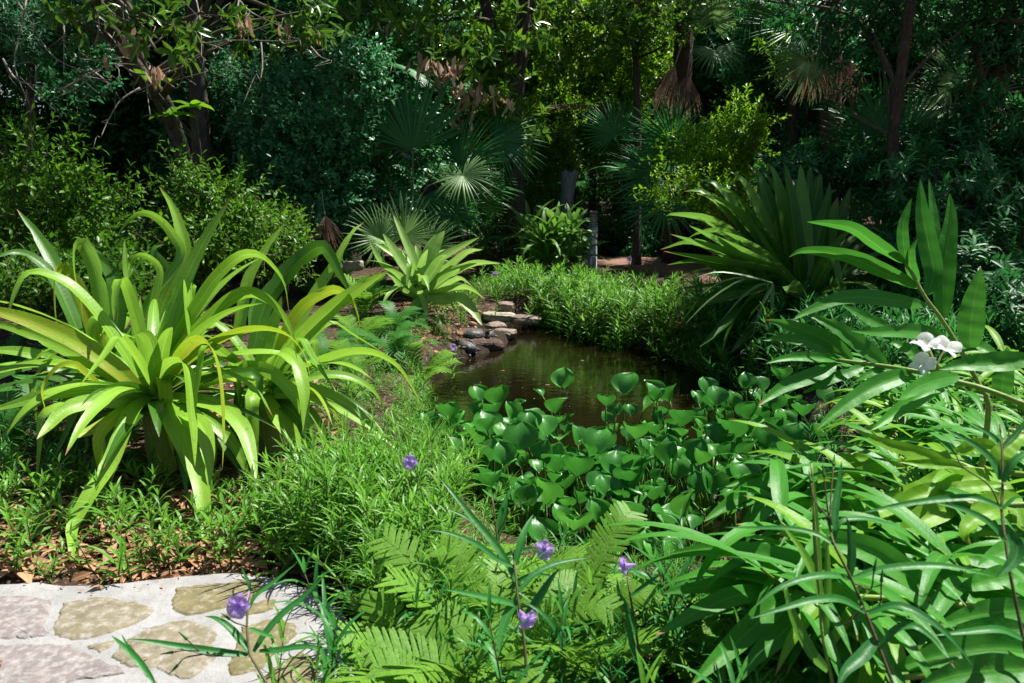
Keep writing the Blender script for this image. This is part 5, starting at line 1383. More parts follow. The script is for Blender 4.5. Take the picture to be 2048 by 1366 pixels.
# traced upright leaves: centre of the blade in the photo, its width in px
HY = [(1130, 755, 46, .95), (1255, 765, 54, .35), (1303, 780, 50, .3), (1210, 800, 36, .25), (1000, 790, 52, .5), (955, 785, 40, .6), (1345, 785, 44, .25), (1120, 810, 50, .25), (1365, 835, 50, .2), (1455, 855, 66, .2), (1265, 862, 52, .45),
      (1200, 880, 70, .3), (1040, 870, 66, .3), (970, 845, 60, .3), (1150, 870, 46, .25), (1085, 850, 50, .5), (900, 820, 44, .5), (850, 840, 50, .4), (985, 960, 66, .25), (960, 905, 60, .2), (1115, 925, 60, .2), (1150, 930, 60, .3), (1230, 925, 60, .2),
      (1280, 920, 62, .3), (1340, 905, 52, .2), (1395, 900, 56, .2), (1430, 790, 44, .2), (1490, 760, 36, .2), (1560, 745, 40, .2), (1535, 870, 60, .2), (1590, 870, 56, .2), (1610, 820, 44, .15), (1545, 800, 44, .15), (1380, 1005, 72, .9), (1350, 935, 50, .3),
      (1145, 1045, 70, .9), (1190, 1020, 56, .45), (1250, 1020, 66, .45), (1080, 1060, 60, .3), (1060, 1000, 50, .2), (1045, 970, 50, .25), (1290, 1080, 50, .8), (1300, 1100, 46, .8), (1340, 1090, 50, .5), (940, 1110, 64, .5), (1030, 1130, 60, .5), (1130, 1130, 56, .5), (1230, 1140, 52, .4),
      (1420, 960, 60, .2), (1480, 940, 60, .2), (1540, 930, 56, .2), (1600, 925, 52, .2), (1310, 985, 50, .2), (1210, 970, 52, .2), (1500, 820, 50, .2), (1650, 870, 50, .15), (1460, 900, 46, .15), (905, 890, 50, .3), (1020, 820, 40, .6), (1410, 770, 40, .2), (1560, 850, 40, .2), (1660, 790, 44, .15), (1090, 900, 46, .2), (1000, 905, 50, .2)]
random.seed(13)
def hy_depth(py, h):      # depth at which a blade at height h above the water shows at row py
    k = (py - H / 2) / FPX
    return (CAM[2] - (WZ + h)) / (SP + CP * k)
special = {0: "water hyacinth with the single brightest leaf standing highest over the open water", 33: "water hyacinth with one big shiny round leaf at the right of the patch", 35: "water hyacinth with a tall folded bright leaf behind the upright fern frond",
           17: "water hyacinth at the left end of the patch beside the bank", 4: "water hyacinth with two pale leaves at the back left of the patch"}
hy_protos = []
for i, (x, y, w, t) in enumerate(HY):
    hgt = .42 if y < 830 else .36 if y < 950 else .30
    hgt *= random.uniform(.9, 1.1)
    d = hy_depth(y, hgt)
    c = P(x, y, d); size = w * d / FPX * .94
    tilt = random.uniform(.85, 1.45); az = random.uniform(-.9, .9) + (math.pi if random.random() < .45 else 0)
    dirv = np.array([math.sin(az) * math.cos(tilt), math.cos(az) * math.cos(tilt), math.sin(tilt)])
    tip = c - dirv * size * .5
    b = np.array([tip[0] + random.uniform(-.05, .05), tip[1] + random.uniform(-.04, .06), WZ - .05])
    root = thing("water_hyacinth", (b[0], b[1], WZ), special.get(i, "glossy water hyacinth with rounded upright leaves in the crowded patch"), "water hyacinth", "water hyacinths on the pond")
    lm, sm = MB(), MB()
    hy_leaf(lm, sm, b, tip, size, az, tilt, min(1, t + random.uniform(-.1, .1)))
    for k in range(random.choice((2, 3, 3, 4)) if y > 790 else 1):
        a = random.uniform(0, 6.28); rr = random.uniform(.05, .15)
        tp = b + np.array([rr * math.cos(a), rr * math.sin(a), .05 + hgt * random.uniform(.35, .8)])
        hy_leaf(lm, sm, b + np.array([rr * .3 * math.cos(a), rr * .3 * math.sin(a), 0]), tp, size * random.uniform(.55, .9), math.pi / 2 - a, random.uniform(.45, 1.35), random.uniform(.05, .7))
    sm.build("stalks", M['hyacinth_stalk'], root); lm.build("leaves", M['hyacinth'], root)
    if i > 20: hy_protos.append(root)
hp = np.array([G(x, y, WZ)[:2] for x, y in [(1500, 850), (1250, 905), (1000, 920), (880, 890), (900, 1040), (1060, 1190), (1250, 1215), (1340, 1150), (1420, 1060), (1560, 1060), (1680, 950), (1680, 850)]])
cnt = 0
while cnt < 75:
    p = hp.min(0) + (hp.max(0) - hp.min(0)) * rng.random(2)
    if poly_sd(p[None], hp)[0] < 0 and poly_sd(p[None], POND)[0] < -.02:
        dup(hy_protos[cnt % len(hy_protos)], (p[0], p[1], WZ), random.uniform(0, 6.28), random.uniform(.62, 1.0), "glossy water hyacinth with rounded upright leaves in the crowded patch"); cnt += 1

# ================================================================== FAN PALMS
def fan_mesh(seed, nseg=34, spread=300, droop=.25, cup=.15, fuse=.38, mat='palm', pet=1.0, split=True, ragged=.0, pw=.012, radius=1.0):
    random.seed(seed)
    mb = MB(); nl = 8
    half = R(spread) / 2
    for i in range(nseg):
        a = -half + 2 * half * (i + .5) / nseg
        L = radius * (1 - .28 * abs(a / half) ** 2) * random.uniform(.9, 1.05)
        if ragged and random.random() < ragged: L *= random.uniform(.5, .85)
        dv = np.array([math.sin(a), math.cos(a), 0]); sv = np.array([math.cos(a), -math.sin(a), 0])
        dr = droop * random.uniform(.6, 1.5); sway = random.uniform(-.08, .08)
        dw = 2 * half / nseg
        V = []; UVs = []
        for k in range(nl + 1):
            r = k / nl
            w = dw * L * r * .5 * 1.04 if r < fuse else dw * L * fuse * .52 * (1 - ((r - fuse) / (1 - fuse)) ** 1.4) + .0012
            z = cup * abs(math.sin(a)) * r * L + .10 * L * r * (1 - r) - dr * L * max(0, r - .35) ** 2
            c = dv * L * r + sv * sway * L * r * r + np.array([0, 0, z])
            fd = w * .55
            for u, zz in ((-1, -fd), (0, fd * .6), (1, -fd)):
                V.append(c + sv * w * u + np.array([0, 0, zz])); UVs.append((u * .5 + .5, r))
        idx = np.arange(len(V)).reshape(nl + 1, 3)
        mb.add(V, quads=np.stack([idx[:-1, :-1], idx[:-1, 1:], idx[1:, 1:], idx[1:, :-1]], -1).reshape(-1, 4), uv=UVs, tint=random.uniform(.1, .9))
    if pet:
        tube(mb, [(0, .03, 0), (0, -pet * .5, -.03 * pet), (0, -pet, -.14 * pet)], pw, pw * 1.5, n=6, nseg=8, mat=1, tint=.5)
    return mb.mesh("frond", [M[mat], M['petiole'] if mat != 'dead_palm' else M['twig']])
FAN = {'a': fan_mesh(1), 'b': fan_mesh(2, spread=250, droop=.35), 'c': fan_mesh(3, spread=210, droop=.12, nseg=30), 'd': fan_mesh(4, spread=330, droop=.5, ragged=.2),
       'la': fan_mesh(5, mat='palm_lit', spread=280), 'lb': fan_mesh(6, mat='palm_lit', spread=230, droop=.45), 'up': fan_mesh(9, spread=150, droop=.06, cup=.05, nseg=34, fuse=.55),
       'dead': fan_mesh(7, mat='dead_palm', spread=75, droop=.7, ragged=.4, nseg=24, fuse=.6, cup=.4, pet=.6), 'dead2': fan_mesh(8, mat='dead_palm', spread=55, droop=.5, ragged=.3, nseg=20, fuse=.7, cup=.6, pet=.5)}
def frond_at(root, me, hub, yd, zn, size, label=None):
    y = norm(yd); z = np.asarray(zn, float); z = norm(z - np.dot(z, y) * y); x = np.cross(y, z)
    o = bpy.data.objects.new("frond", me); COL.objects.link(o); o.parent = root
    mt = Matrix([[*(x[k] * size, y[k] * size, z[k] * size), float(hub[k] - root.location[k])] for k in range(3)] + [[0, 0, 0, 1]])
    o.matrix_local = mt
    if label: o["label"] = label
    return o
def palm(label, px_base, top, fronds, trunk_r=.0, n_rand=0, size=.8, meshes=('a', 'b', 'd'), skirt=0, base=None, group="fan palms around the garden", droopel=(-.3, 1.2), shadebias=None):
    b = ground_pt(*px_base) if base is None else np.array(base, float)
    root = thing("fan_palm", b, label, "fan palm", group)
    top = np.array(top, float)
    if trunk_r:
        tm = MB(); tube(tm, [b - [0, 0, .1], b * .5 + top * .5 + [.04, .03, 0], top], trunk_r * 1.1, trunk_r * .95, n=14, nseg=26, rough=.22)
        tm.build("trunk", M['bark_palm'], root)
    for key, hub, yd, zn, sz in fronds:
        hub = np.array(hub, float)
        frond_at(root, FAN[key], hub, yd, zn, sz, "dead brown frond" if key.startswith('dead') else None)
    for i in range(n_rand):
        az = i * 2.4 + random.uniform(-.3, .3); el = random.uniform(*droopel)
        d = np.array([math.cos(el) * math.sin(az), math.cos(el) * math.cos(az), math.sin(el)])
        frond_at(root, FAN[meshes[i % len(meshes)]], top + d * size * .95, d + np.array([0, 0, -.25]), np.array([0, 0, 1.0]) - d * .3 + .2 * rng.normal(size=3), size * random.uniform(.8, 1.1))
    for i in range(skirt):
        az = i * 2.4; d = np.array([.25 * math.sin(az), .25 * math.cos(az), -1])
        frond_at(root, FAN['dead' if i % 2 else 'dead2'], top + np.array([.28 * math.sin(az), .28 * math.cos(az), -.1 - .25 * random.random()]), d, np.array([math.sin(az), math.cos(az), .2]), size * random.uniform(.8, 1.1), "dead brown frond")
    return root
BK = np.array([0, -1, .25])      # towards the visitor's side
def toward(a, up=.2, f=-1.0): return np.array([a, f, up])
palm("fan palm with one huge dark upright frond beside the blue green bush", (860, 560), P(865, 375, 11.3), [
    ('up', P(825, 300, 10.6), (.0, .15, 1), toward(.1), 1.08), ('c', P(800, 290, 10.9), (-.3, .3, 1), toward(.2), .9), ('b', P(925, 330, 10.7), (.5, -.3, .5), toward(-.3, .6), .75),
    ('la', P(925, 350, 10.3), (.35, -.4, -.4), toward(0, .8), .55), ('d', P(830, 430, 10.5), (-.2, -.5, -.7), toward(0, .9), .6), ('b', P(990, 280, 11.2), (.7, 0, -.2), toward(0, .6), .8), ('d', P(900, 420, 10.8), (.3, -.4, -.8), toward(0, .6), .6)],
    trunk_r=.17, n_rand=5, size=.7)
palm("small lit fan palm low behind the pale crinum", (800, 520), ground_pt(800, 520) + [0, 0, .25], [
    ('la', P(810, 470, 9.9), (.2, 0, 1), toward(.1, .5), .55), ('la', P(760, 480, 9.7), (-.6, -.3, .6), toward(0, .8), .5), ('lb', P(860, 500, 9.9), (.7, -.2, .4), toward(0, .8), .5), ('la', P(790, 500, 9.5), (-.2, -.7, .2), toward(0, 1), .45)], n_rand=2, size=.4, meshes=('la', 'lb'))
palm("fan palm with a round blue green frond facing the pond beside the lime shrub", (1330, 500), P(1345, 400, 12.4), [
    ('a', P(1345, 285, 11.6), (-.5, -.2, .35), toward(.1, .1), .82), ('b', P(1310, 350, 12.0), (-.8, -.1, -.1), toward(.1, .5), .8), ('b', P(1230, 270, 12.6), (-.3, .2, .8), toward(0, .3), .65), ('a', P(1330, 410, 11.8), (-.4, -.5, -.5), toward(0, .8), .8)],
    trunk_r=.0, n_rand=6, size=.8, droopel=(.35, 1.2))
palm("tall fan palm at upper right with pale round fronds and a shaggy trunk", (1345, 530), P(1375, -150, 12.8), [
    ('la', P(1425, 40, 11.9), (.15, -.2, .9), toward(-.2, .1), .55), ('la', P(1380, -30, 12.0), (-.4, -.1, .7), toward(.1, .2), .65), ('lb', P(1430, 100, 11.9), (.1, -.5, -.5), toward(0, .8), .55),
    ('dead', P(1375, 150, 12.2), (-.15, -.2, -1), toward(0, .2), .75), ('dead2', P(1350, 130, 12.3), (-.3, -.1, -1), toward(-.3, .2), .8), ('b', P(1500, 10, 12.2), (.7, -.2, .3), toward(0, .5), .8)],
    trunk_r=.15, n_rand=3, size=.8, meshes=('a', 'b', 'la'))
palm("fan palm with salmon coloured dead fronds hanging below its green ones", (1650, 560), P(1665, -170, 11.3), [
    ('dead2', P(1640, 95, 10.4), (.0, -.1, -1), toward(.0, .1), .72), ('dead', P(1625, 100, 10.5), (-.15, -.1, -1), toward(-.2, .1), .68), ('dead2', P(1672, 100, 10.5), (.12, -.1, -1), toward(.2, .1), .70),
    ('lb', P(1615, 120, 10.3), (-.3, -.3, -.9), toward(0, .4), .62), ('lb', P(1740, 20, 10.5), (.3, -.5, -.6), toward(0, .6), .6), ('b', P(1590, 60, 10.8), (-.8, -.2, .1), toward(0, .5), .8), ('dead', P(1700, 120, 10.7), (.2, .1, -1), toward(.3, .1), .6)],
    trunk_r=.15, n_rand=3, size=.8)
palm("fan palm whose dark frond is spread flat with light shining between its ribs", (1760, 560), P(1770, 330, 9.6), [
    ('b', P(1760, 265, 9.2), (-.15, .1, 1), toward(.05, .05), .78), ('a', P(1730, 290, 9.3), (-.8, 0, .55), toward(.1, .1), .65), ('c', P(1810, 270, 9.4), (.5, .1, .8), toward(0, .1), .7), ('b', P(1700, 380, 9.4), (-.7, -.3, -.3), toward(0, .7), .6)],
    trunk_r=.0, n_rand=4, size=.6)
palm("sunlit silvery fan palm at the right edge behind the leaning branch", (1930, 520), P(1920, 220, 12.5), [
    ('la', P(1900, 175, 11.8), (-.5, 0, .6), toward(.1, .5), .62), ('la', P(1925, 150, 12.0), (.2, .1, 1), toward(0, .3), .7), ('lb', P(1880, 210, 11.8), (-.8, -.1, -.1), toward(.2, .8), .65), ('la', P(1965, 190, 12.0), (.7, 0, .4), toward(0, .5), .65)],
    trunk_r=.14, n_rand=6, size=.7, meshes=('la', 'lb'))
palm("fan palm deep in shade in the middle distance beyond the path", (1230, 500), P(1230, 380, 16.5), [], n_rand=10, size=1.1, droopel=(-.2, 1.1))
palm("low fan palm with a tan dead frond left of the pond", (650, 560), ground_pt(650, 545) + [0, 0, .3], [('dead', P(650, 430, 9.8), (.15, -.2, -1), toward(.2, .1), .48), ('dead2', P(620, 440, 9.9), (-.2, -.2, -1), toward(-.2, .1), .45)], n_rand=5, size=.5)
palm("fan palm behind the bushes with drooping fronds near the top left centre", (700, 540), P(690, 120, 14.0), [], trunk_r=.16, n_rand=11, size=1.0, meshes=('b', 'd', 'lb'), skirt=5)
palm("low spiky fan palm between the tall palm trunk and the dracaena clump", (960, 545), ground_pt(970, 540) + [0, 0, .4], [('lb', P(950, 400, 11.6), (.2, -.3, .6), toward(0, .6), .6)], n_rand=9, size=.8, meshes=('b', 'd', 'lb'))

# one pale dead frond hanging in front of the dark clump on the right bank
b = P(1545, 565, 6.9)
root = thing("palm_frond", b, "dry thin palm frond hanging in front of the dark crinum lily", "palm frond")
mb = MB()
for pts in ([(1545, 568), (1500, 556), (1450, 562), (1400, 590)], [(1545, 570), (1520, 570), (1480, 600), (1440, 645)], [(1546, 570), (1545, 590), (1544, 610), (1542, 635)], [(1545, 572), (1530, 600), (1515, 640), (1505, 675)],
            [(1545, 568), (1490, 560), (1420, 600), (1360, 660)], [(1546, 570), (1535, 590), (1525, 610), (1520, 640)], [(1545, 566), (1480, 550), (1430, 545), (1390, 556)]):
    blade(mb, traced(PX, pts, (6.9, 6.85)), .03, nseg=8, nac=2, prof=prof_thin, fold=.5, face=.3, tint=random.random())
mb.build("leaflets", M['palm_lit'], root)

# ================================================================== SHRUBS
def shrub(name, label, cat, base, lobes, n, L, Wd, mat, twigmat='twig_dark', group=None, stems=6, **kw):
    base = np.array(base, float)
    root = thing(name, base, label, cat, group)
    mbl, mbt = foliage(lobes, n, L, Wd, **kw)
    for i in range(stems):
        c, r = lobes[i % len(lobes)]
        e = np.array(c) + np.array(r) * rng.uniform(-.3, .3, 3)
        tube(mbt, [base + np.append(rng.uniform(-.1, .1, 2), -.05), base * .5 + e * .5 + rng.uniform(-.15, .15, 3), e], .022, .006, n=5, nseg=8)
    mbt.build("branches", M[twigmat], root); mbl.build("leaves", M[mat], root)
    return root
# yellow green small leaved bushes, left
def at(px, py, d): return P(px, py, d)
gS = "loose bushes behind the crinum lilies"
c = at(80, 400, 7.6); shrub("shrub", "yellow green small leaved bush at the left edge", "bush", (c[0], c[1], 0), lumps(c - [0, 0, .25], (1.3, .9, .85), 14, .42, 1) , 900, .072, .033, 'shrub_yellow', group=gS, ln=.34, nleaf=10, up=.9, tint=(.1, .8), newtip=.35)
c = at(330, 420, 8.0); shrub("shrub", "loose yellow green bush with bare twigs showing, behind the darker crinum lily", "bush", (c[0], c[1], 0), lumps(c - [0, 0, .3], (1.3, .9, .8), 14, .40, 2), 760, .068, .031, 'shrub_yellow', group=gS, ln=.36, nleaf=10, up=.9, tint=(.05, .75), newtip=.4)
c = at(540, 430, 8.8); shrub("shrub", "thin bush with small pale leaves left of the dead palm leaf", "bush", (c[0], c[1], 0), lumps(c - [0, 0, .25], (.8, .8, .7), 10, .38, 3), 330, .062, .028, 'shrub_yellow', group=gS, ln=.36, nleaf=9, up=.8, tint=(.1, .8), newtip=.4)
c = at(130, 560, 6.6); shrub("shrub", "low leafy bush in shade at the far left behind the long crinum leaves", "bush", (c[0], c[1], 0), lumps(c, (1.0, .7, .4), 9, .45, 4), 450, .068, .032, 'shrub_yellow', group=gS, ln=.3, nleaf=9, up=.8, tint=(0, .4))
# dark blue green big bush
c = at(640, 250, 11.0)
lob = lumps(c, (1.5, 1.3, 1.7), 16, .42, 5) + lumps(at(620, 420, 10.8), (1.2, 1.0, .8), 7, .45, 6)
shrub("shrub", "large blue green bush in shade with small shiny leaves", "bush", (c[0], c[1], 0), lob, 3400, .078, .042, 'shrub_teal', group="big bushes behind the pond", ln=.36, nleaf=11, up=.8, tint=(.1, .9), stems=12)
c = at(470, 170, 12.5)
shrub("shrub", "dark leafy bush beside the leaning grey trunk", "bush", (c[0], c[1], 0), lumps(c, (1.5, 1.0, 1.6), 10, .4, 7), 1300, .07, .036, 'shrub_teal', group="big bushes behind the pond", ln=.36, nleaf=10, up=.7, tint=(.0, .7), stems=8)
# pale bush by the weathered post
c = at(1105, 310, 13.9)
shrub("shrub", "pale green fine leaved bush arching over the weathered post", "bush", (c[0], c[1], 0), lumps(c, (.62, .7, .5), 8, .5, 8) + [(at(1080, 370, 13.6), np.array([.5, .4, .35]))] + lumps(at(1040, 380, 14.2), (.5, .5, .8), 5, .5, 81), 1100, .05, .028, 'shrub_yellow', group="big bushes behind the pond", ln=.3, nleaf=10, up=.8, tint=(.2, .7), stems=8)
# lime shoots
c = at(1470, 270, 10.6)
root = thing("shrub", (c[0], c[1], 0), "bright lime bush with upright leafy shoots, right of the pond", "bush", "big bushes behind the pond")
ml, mt = MB(), MB()
lob = lumps(c - [0, 0, .25], (.8, .6, .75), 14, .42, 9) + [(at(1560, 110, 10.8), np.array([.2, .2, .4])), (at(1330, 390, 10.3), np.array([.16, .16, .3])), (at(1420, 380, 10.3), np.array([.4, .3, .35]))]
o, d, _ = lobe_points(lob, 400, .45); d = d * .3 + np.array([0, 0, 1.0]) + .18 * rng.normal(size=d.shape)
twigs(ml, mt, o - norm(d) * .2, d, rng.uniform(.28, .46, 400), 24, .062, .021, ang=.8, up=.2, tint=(.2, .75), newtip=.8)
o, d, _ = lobe_points(lob, 260, .3); twigs(ml, mt, o, d + [0, 0, .3], rng.uniform(.2, .4, 260), 11, .075, .036, ang=1.0, up=.8, tint=(.0, .5))
for i in range(9):
    e = lob[i][0]; tube(mt, [(c[0], c[1], 0), (c[0] * .5 + e[0] * .5, e[1], e[2] * .4), e], .02, .006, n=5, nseg=8)
mt.build("branches", M['twig_dark'], root); ml.build("leaves", M['shrub_shoot'], root)
# dark schefflera like bushes on the right
for k, (px, py, d, rr, n, lab) in enumerate(((1960, 440, 7.4, (1.0, .8, .75), 650, "dark bush with star shaped leaf clusters at the right edge"), (1640, 330, 8.8, (.9, .6, .35), 420, "dark star leaved bush with branches level with the palm frond, above the crinum lily"),
                                       (1850, 330, 8.6, (.9, .8, .5), 480, "dark star leaved bush around the reddish trunk"), (2060, 300, 8.2, (.7, .9, 1.1), 520, "tall dark star leaved bush cut by the right edge"), (2000, 620, 6.3, (.8, .7, .5), 420, "low dark star leaved bush behind the upright ginger stem"),
                                       (1840, 520, 8.0, (.8, .7, .5), 380, "star leaved bush deep in shade behind the tall ginger leaves"))):
    c = at(px, py, d)
    shrub("shrub", lab, "bush", (c[0], c[1], 0), lumps(c, rr, 9, .5, 20 + k), n, .115, .036, 'shrub_dark', group="star leaved bushes on the right", ln=.3, nleaf=11, whorl=.7, ang=1.35, up=.9, tint=(.1, .9), stems=7, droop=.15)
# dim bushes near the ground that close the view under the trees
for k, (px, py, d, rr, lab) in enumerate(((120, 480, 11.5, (2.2, 1.2, 1.0), "dim bush under the trees at far left"), (520, 500, 12.2, (1.4, .9, .8), "dim bush under the big blue green bush"), (1260, 440, 17.5, (2.2, 1.2, 1.1), "dim bush across the red path"),
                                          (1000, 440, 14.5, (1.6, 1.0, 1.1), "dim bush behind the dracaena clump"), (1560, 430, 13.0, (1.8, 1.0, 1.1), "dim bush beyond the lime shoots"), (2000, 430, 11.5, (1.8, 1.0, 1.2), "dim bush behind the star leaved ones"), (1420, 460, 17.0, (1.3, .7, .5), "low dim bush beside the red path"), (1235, 480, 15.8, (1.0, .5, .5), "low dim bush behind the bollard light"), (1330, 450, 16.5, (1.3, .6, .7), "dim bush in the gap behind the slim trunk"))):
    c = at(px, py, d)
    shrub("shrub", lab, "bush", (c[0], c[1], 0), lumps(c, rr, 9, .5, 40 + k), 750, .085, .04, 'shrub_dark' if k % 2 else 'shrub_teal', group="dim bushes under the trees", ln=.4, nleaf=9, up=.7, tint=(.0, .7))

# ================================================================== TREES
def tree(name, label, trunk_pts, r0, r1, lobes, n, L, Wd, mat, limbs=8, bark='bark', group=None, extra=(), **kw):
    b = np.array(trunk_pts[0], float)
    root = thing(name, b, label, "tree", group)
    tm = MB(); tube(tm, trunk_pts, r0, r1, n=14, nseg=30, rough=.14, prof=lambda s: 1 + .35 * np.exp(-s * 18))
    for pts, a, c in extra: tube(tm, pts, a, c, n=9, nseg=18, rough=.12)
    C = catmull(trunk_pts, 20)
    bm = MB()
    for i in range(limbs):
        c, r = lobes[i % len(lobes)]
        s = C[min(19, int(random.uniform(.5, 1) * 19))]; e = np.array(c) + np.array(r) * rng.uniform(-.3, .3, 3)
        tube(bm, [s, s * .5 + e * .5 + rng.uniform(-.2, .2, 3) + [0, 0, .15], e], r1 * .55, .012, n=6, nseg=10, rough=.1)
    tm.build("trunk", M[bark], root)
    ml, mt = foliage(lobes, n, L, Wd, **kw)
    bm.merge(mt.compact()); bm.build("branches", M['twig_dark'], root)
    ml.build("crown", M[mat], root)
    return root

# magnolia whose low branches hang over the middle of the view
MAGB = P(1030, 330, 13.0); mb0 = np.array([MAGB[0], MAGB[1], 0])
lob = []
for px, py, d, rx, rz in ((830, 40, 9.4, .45, .28), (900, 70, 9.2, .4, .25), (960, 120, 9.2, .45, .25), (1040, 60, 9.3, .5, .3), (1120, 40, 9.5, .5, .3), (1200, 50, 9.6, .45, .3), (1150, 110, 9.6, .4, .2), (880, 130, 9.2, .35, .18), (1000, 170, 9.4, .35, .2), (960, 220, 9.6, .3, .25), (1040, 240, 9.8, .28, .25),
                           (740, 30, 9.8, .5, .3), (1270, 20, 9.8, .5, .3), (900, -30, 9.6, .8, .3), (1100, -40, 9.8, .9, .35), (1250, 90, 10.2, .35, .2)):
    lob.append((P(px, py, d + (1.7 if px < 1110 else 3.6)), np.array([rx, .5, rz]) * (1.18 if px < 1110 else 1.35)))
up = lumps((-.8, 13.4, 6.6), (2.8, 2.2, 1.6), 12, .4, 60)  # upper crown out of view, placed to shade the blue green bush
mg = tree("magnolia_tree", "magnolia tree hanging large glossy leaves over the middle of the view", [mb0, P(1030, 250, 12.9), P(1040, 100, 12.8), P(1075, -120, 12.6), (mb0[0] + .5, 12.3, 6.0)], .17, .1, lob + up, 1350, .19, .068, 'magnolia', limbs=26,
          extra=[([P(1035, 150, 12.8), P(985, 60, 12.6), P(955, -80, 12.4)], .1, .08)], ln=.28, nleaf=8, whorl=.45, ang=1.0, up=.8, tint=(.05, .9), hollow=.2)
dm = MB()
pos, dr = [], []
for px, py, d, n in ((870, 125, 9.1, 14), (905, 130, 9.1, 12), (925, 165, 9.2, 12), (940, 195, 9.3, 12), (880, 150, 9.2, 8), (965, 175, 9.3, 10), (930, 225, 9.3, 8), (760, 45, 9.6, 5), (850, 115, 9.2, 6), (995, 190, 9.4, 6)):
    for i in range(n):
        pos.append(P(px + random.gauss(0, 14), py + random.gauss(0, 9), d + 1.4 + random.gauss(0, .06))); dr.append((random.gauss(0, .3), random.gauss(0, .3), -1))
scatter(dm, pos, dr, rand_dirs(len(pos)) + [0, -.6, 0], rng.uniform(.15, .25, len(pos)), rng.uniform(.05, .085, len(pos)), rng.random(len(pos)), curl=.25)
o = dm.build("dead_leaves", M['dead_leaf'], mg); o["label"] = "bunches of hanging dead brown leaves"

# left magnolia-like tree: leaning grey trunk, dark drooping leaves, bare pale twigs
lb = P(440, 480, 10.5); lb = np.array([lb[0], lb[1], 0])
lob = [(P(320, 95, 7.2), np.array([.28, .3, .2])), (P(360, 60, 7.4), np.array([.3, .3, .2])), (P(250, 30, 7.0), np.array([.25, .3, .16])), (P(420, 30, 7.6), np.array([.3, .3, .18])), (P(560, 40, 8.6), np.array([.4, .3, .22])), (P(500, 70, 8.4), np.array([.3, .3, .2])), (P(130, 10, 7.5), np.array([.4, .4, .25])), (P(600, 20, 8.8), np.array([.4, .4, .25])),
       (P(640, 60, 9.2), np.array([.35, .4, .25]))]
lt = tree("magnolia_tree", "leaning grey trunked tree at upper left with dark leaves and bare twigs", [lb, P(345, 245, 9.6), P(290, 165, 9.0), P(220, 60, 8.3), P(150, -60, 7.8)], .11, .08,
          lob + lumps((lb[0] - 1.2, 8.6, 5.4), (2.6, 2.0, 1.2), 9, .42, 61), 470, .17, .06, 'magnolia', limbs=14, ln=.26, nleaf=8, whorl=.5, ang=1.1, up=.7, tint=(.0, .5), hollow=.2, droop=.25)
tm = MB()
TW = [[(30, 0), (60, 40), (105, 110), (160, 140), (205, 140)], [(205, 140), (150, 180), (100, 200)], [(8, 118), (30, 155), (80, 175), (120, 180)], [(120, 180), (180, 150), (230, 130), (300, 130)], [(300, 130), (350, 178), (365, 150)], [(190, 90), (200, 60), (195, 20)],
      [(395, 0), (400, 30), (400, 80), (405, 115)], [(365, 35), (400, 85), (460, 82), (600, 82)], [(400, 80), (440, 100), (465, 110), (450, 130)], [(480, 0), (470, 20), (445, 45)], [(480, 0), (500, 25), (560, 50)], [(560, 80), (570, 90), (600, 80)], [(625, 95), (640, 110), (660, 120)],
      [(210, 60), (230, 90), (215, 100)], [(330, 70), (300, 95), (250, 115), (200, 120), (160, 115)], [(240, 130), (280, 150), (340, 140), (400, 110)], [(170, 130), (215, 165), (215, 175)], [(50, 0), (40, 60), (30, 130), (60, 210)], [(130, 30), (125, 80), (130, 140)], [(280, 50), (230, 30), (190, -10)],
      [(365, 35), (340, 60), (320, 70)], [(280, 175), (240, 200), (215, 240), (200, 275)], [(525, 85), (525, 130), (520, 160)], [(300, 130), (295, 180), (300, 230)]]
for t in TW:
    d = 7.6 if t[0][0] < 340 else 8.2
    tube(tm, traced(PX, [(x + random.uniform(-3, 3), y + random.uniform(-3, 3)) for x, y in t], (d, d - .25)), .010, .004, n=5, rough=.2)
    for k in range(3):
        q = traced(PX, t, (d, d - .25)); p0 = q[random.randrange(1, len(q))]
        tube(tm, [p0, p0 + rng.normal(size=3) * .07 + [0, 0, -.03], p0 + rng.normal(size=3) * .14 + [0, 0, -.05]], .004, .002, n=4, nseg=5)
o = tm.build("twigs", M['twig'], lt); o["label"] = "bare pale twigs"
dm = MB(); pos, dr = [], []
for px, py, d, n in ((255, 75, 7.0, 9), (248, 95, 7.0, 7), (312, 150, 7.1, 6), (210, 115, 6.9, 1), (485, 45, 8.3, 9), (575, 60, 8.5, 5), (625, 70, 8.8, 3), (310, 160, 7.1, 3)):
    for i in range(n):
        pos.append(P(px + random.gauss(0, 8), py + random.gauss(0, 8) - 12, d + random.gauss(0, .05))); dr.append((random.gauss(0, .2), random.gauss(0, .2), -1))
scatter(dm, pos, dr, rand_dirs(len(pos)) * .5 + [0, -.8, 0], rng.uniform(.12, .18, len(pos)), rng.uniform(.04, .06, len(pos)), rng.random(len(pos)), curl=.2)
o = dm.build("dead_leaves", M['dead_leaf'], lt); o["label"] = "hanging dead brown leaves"
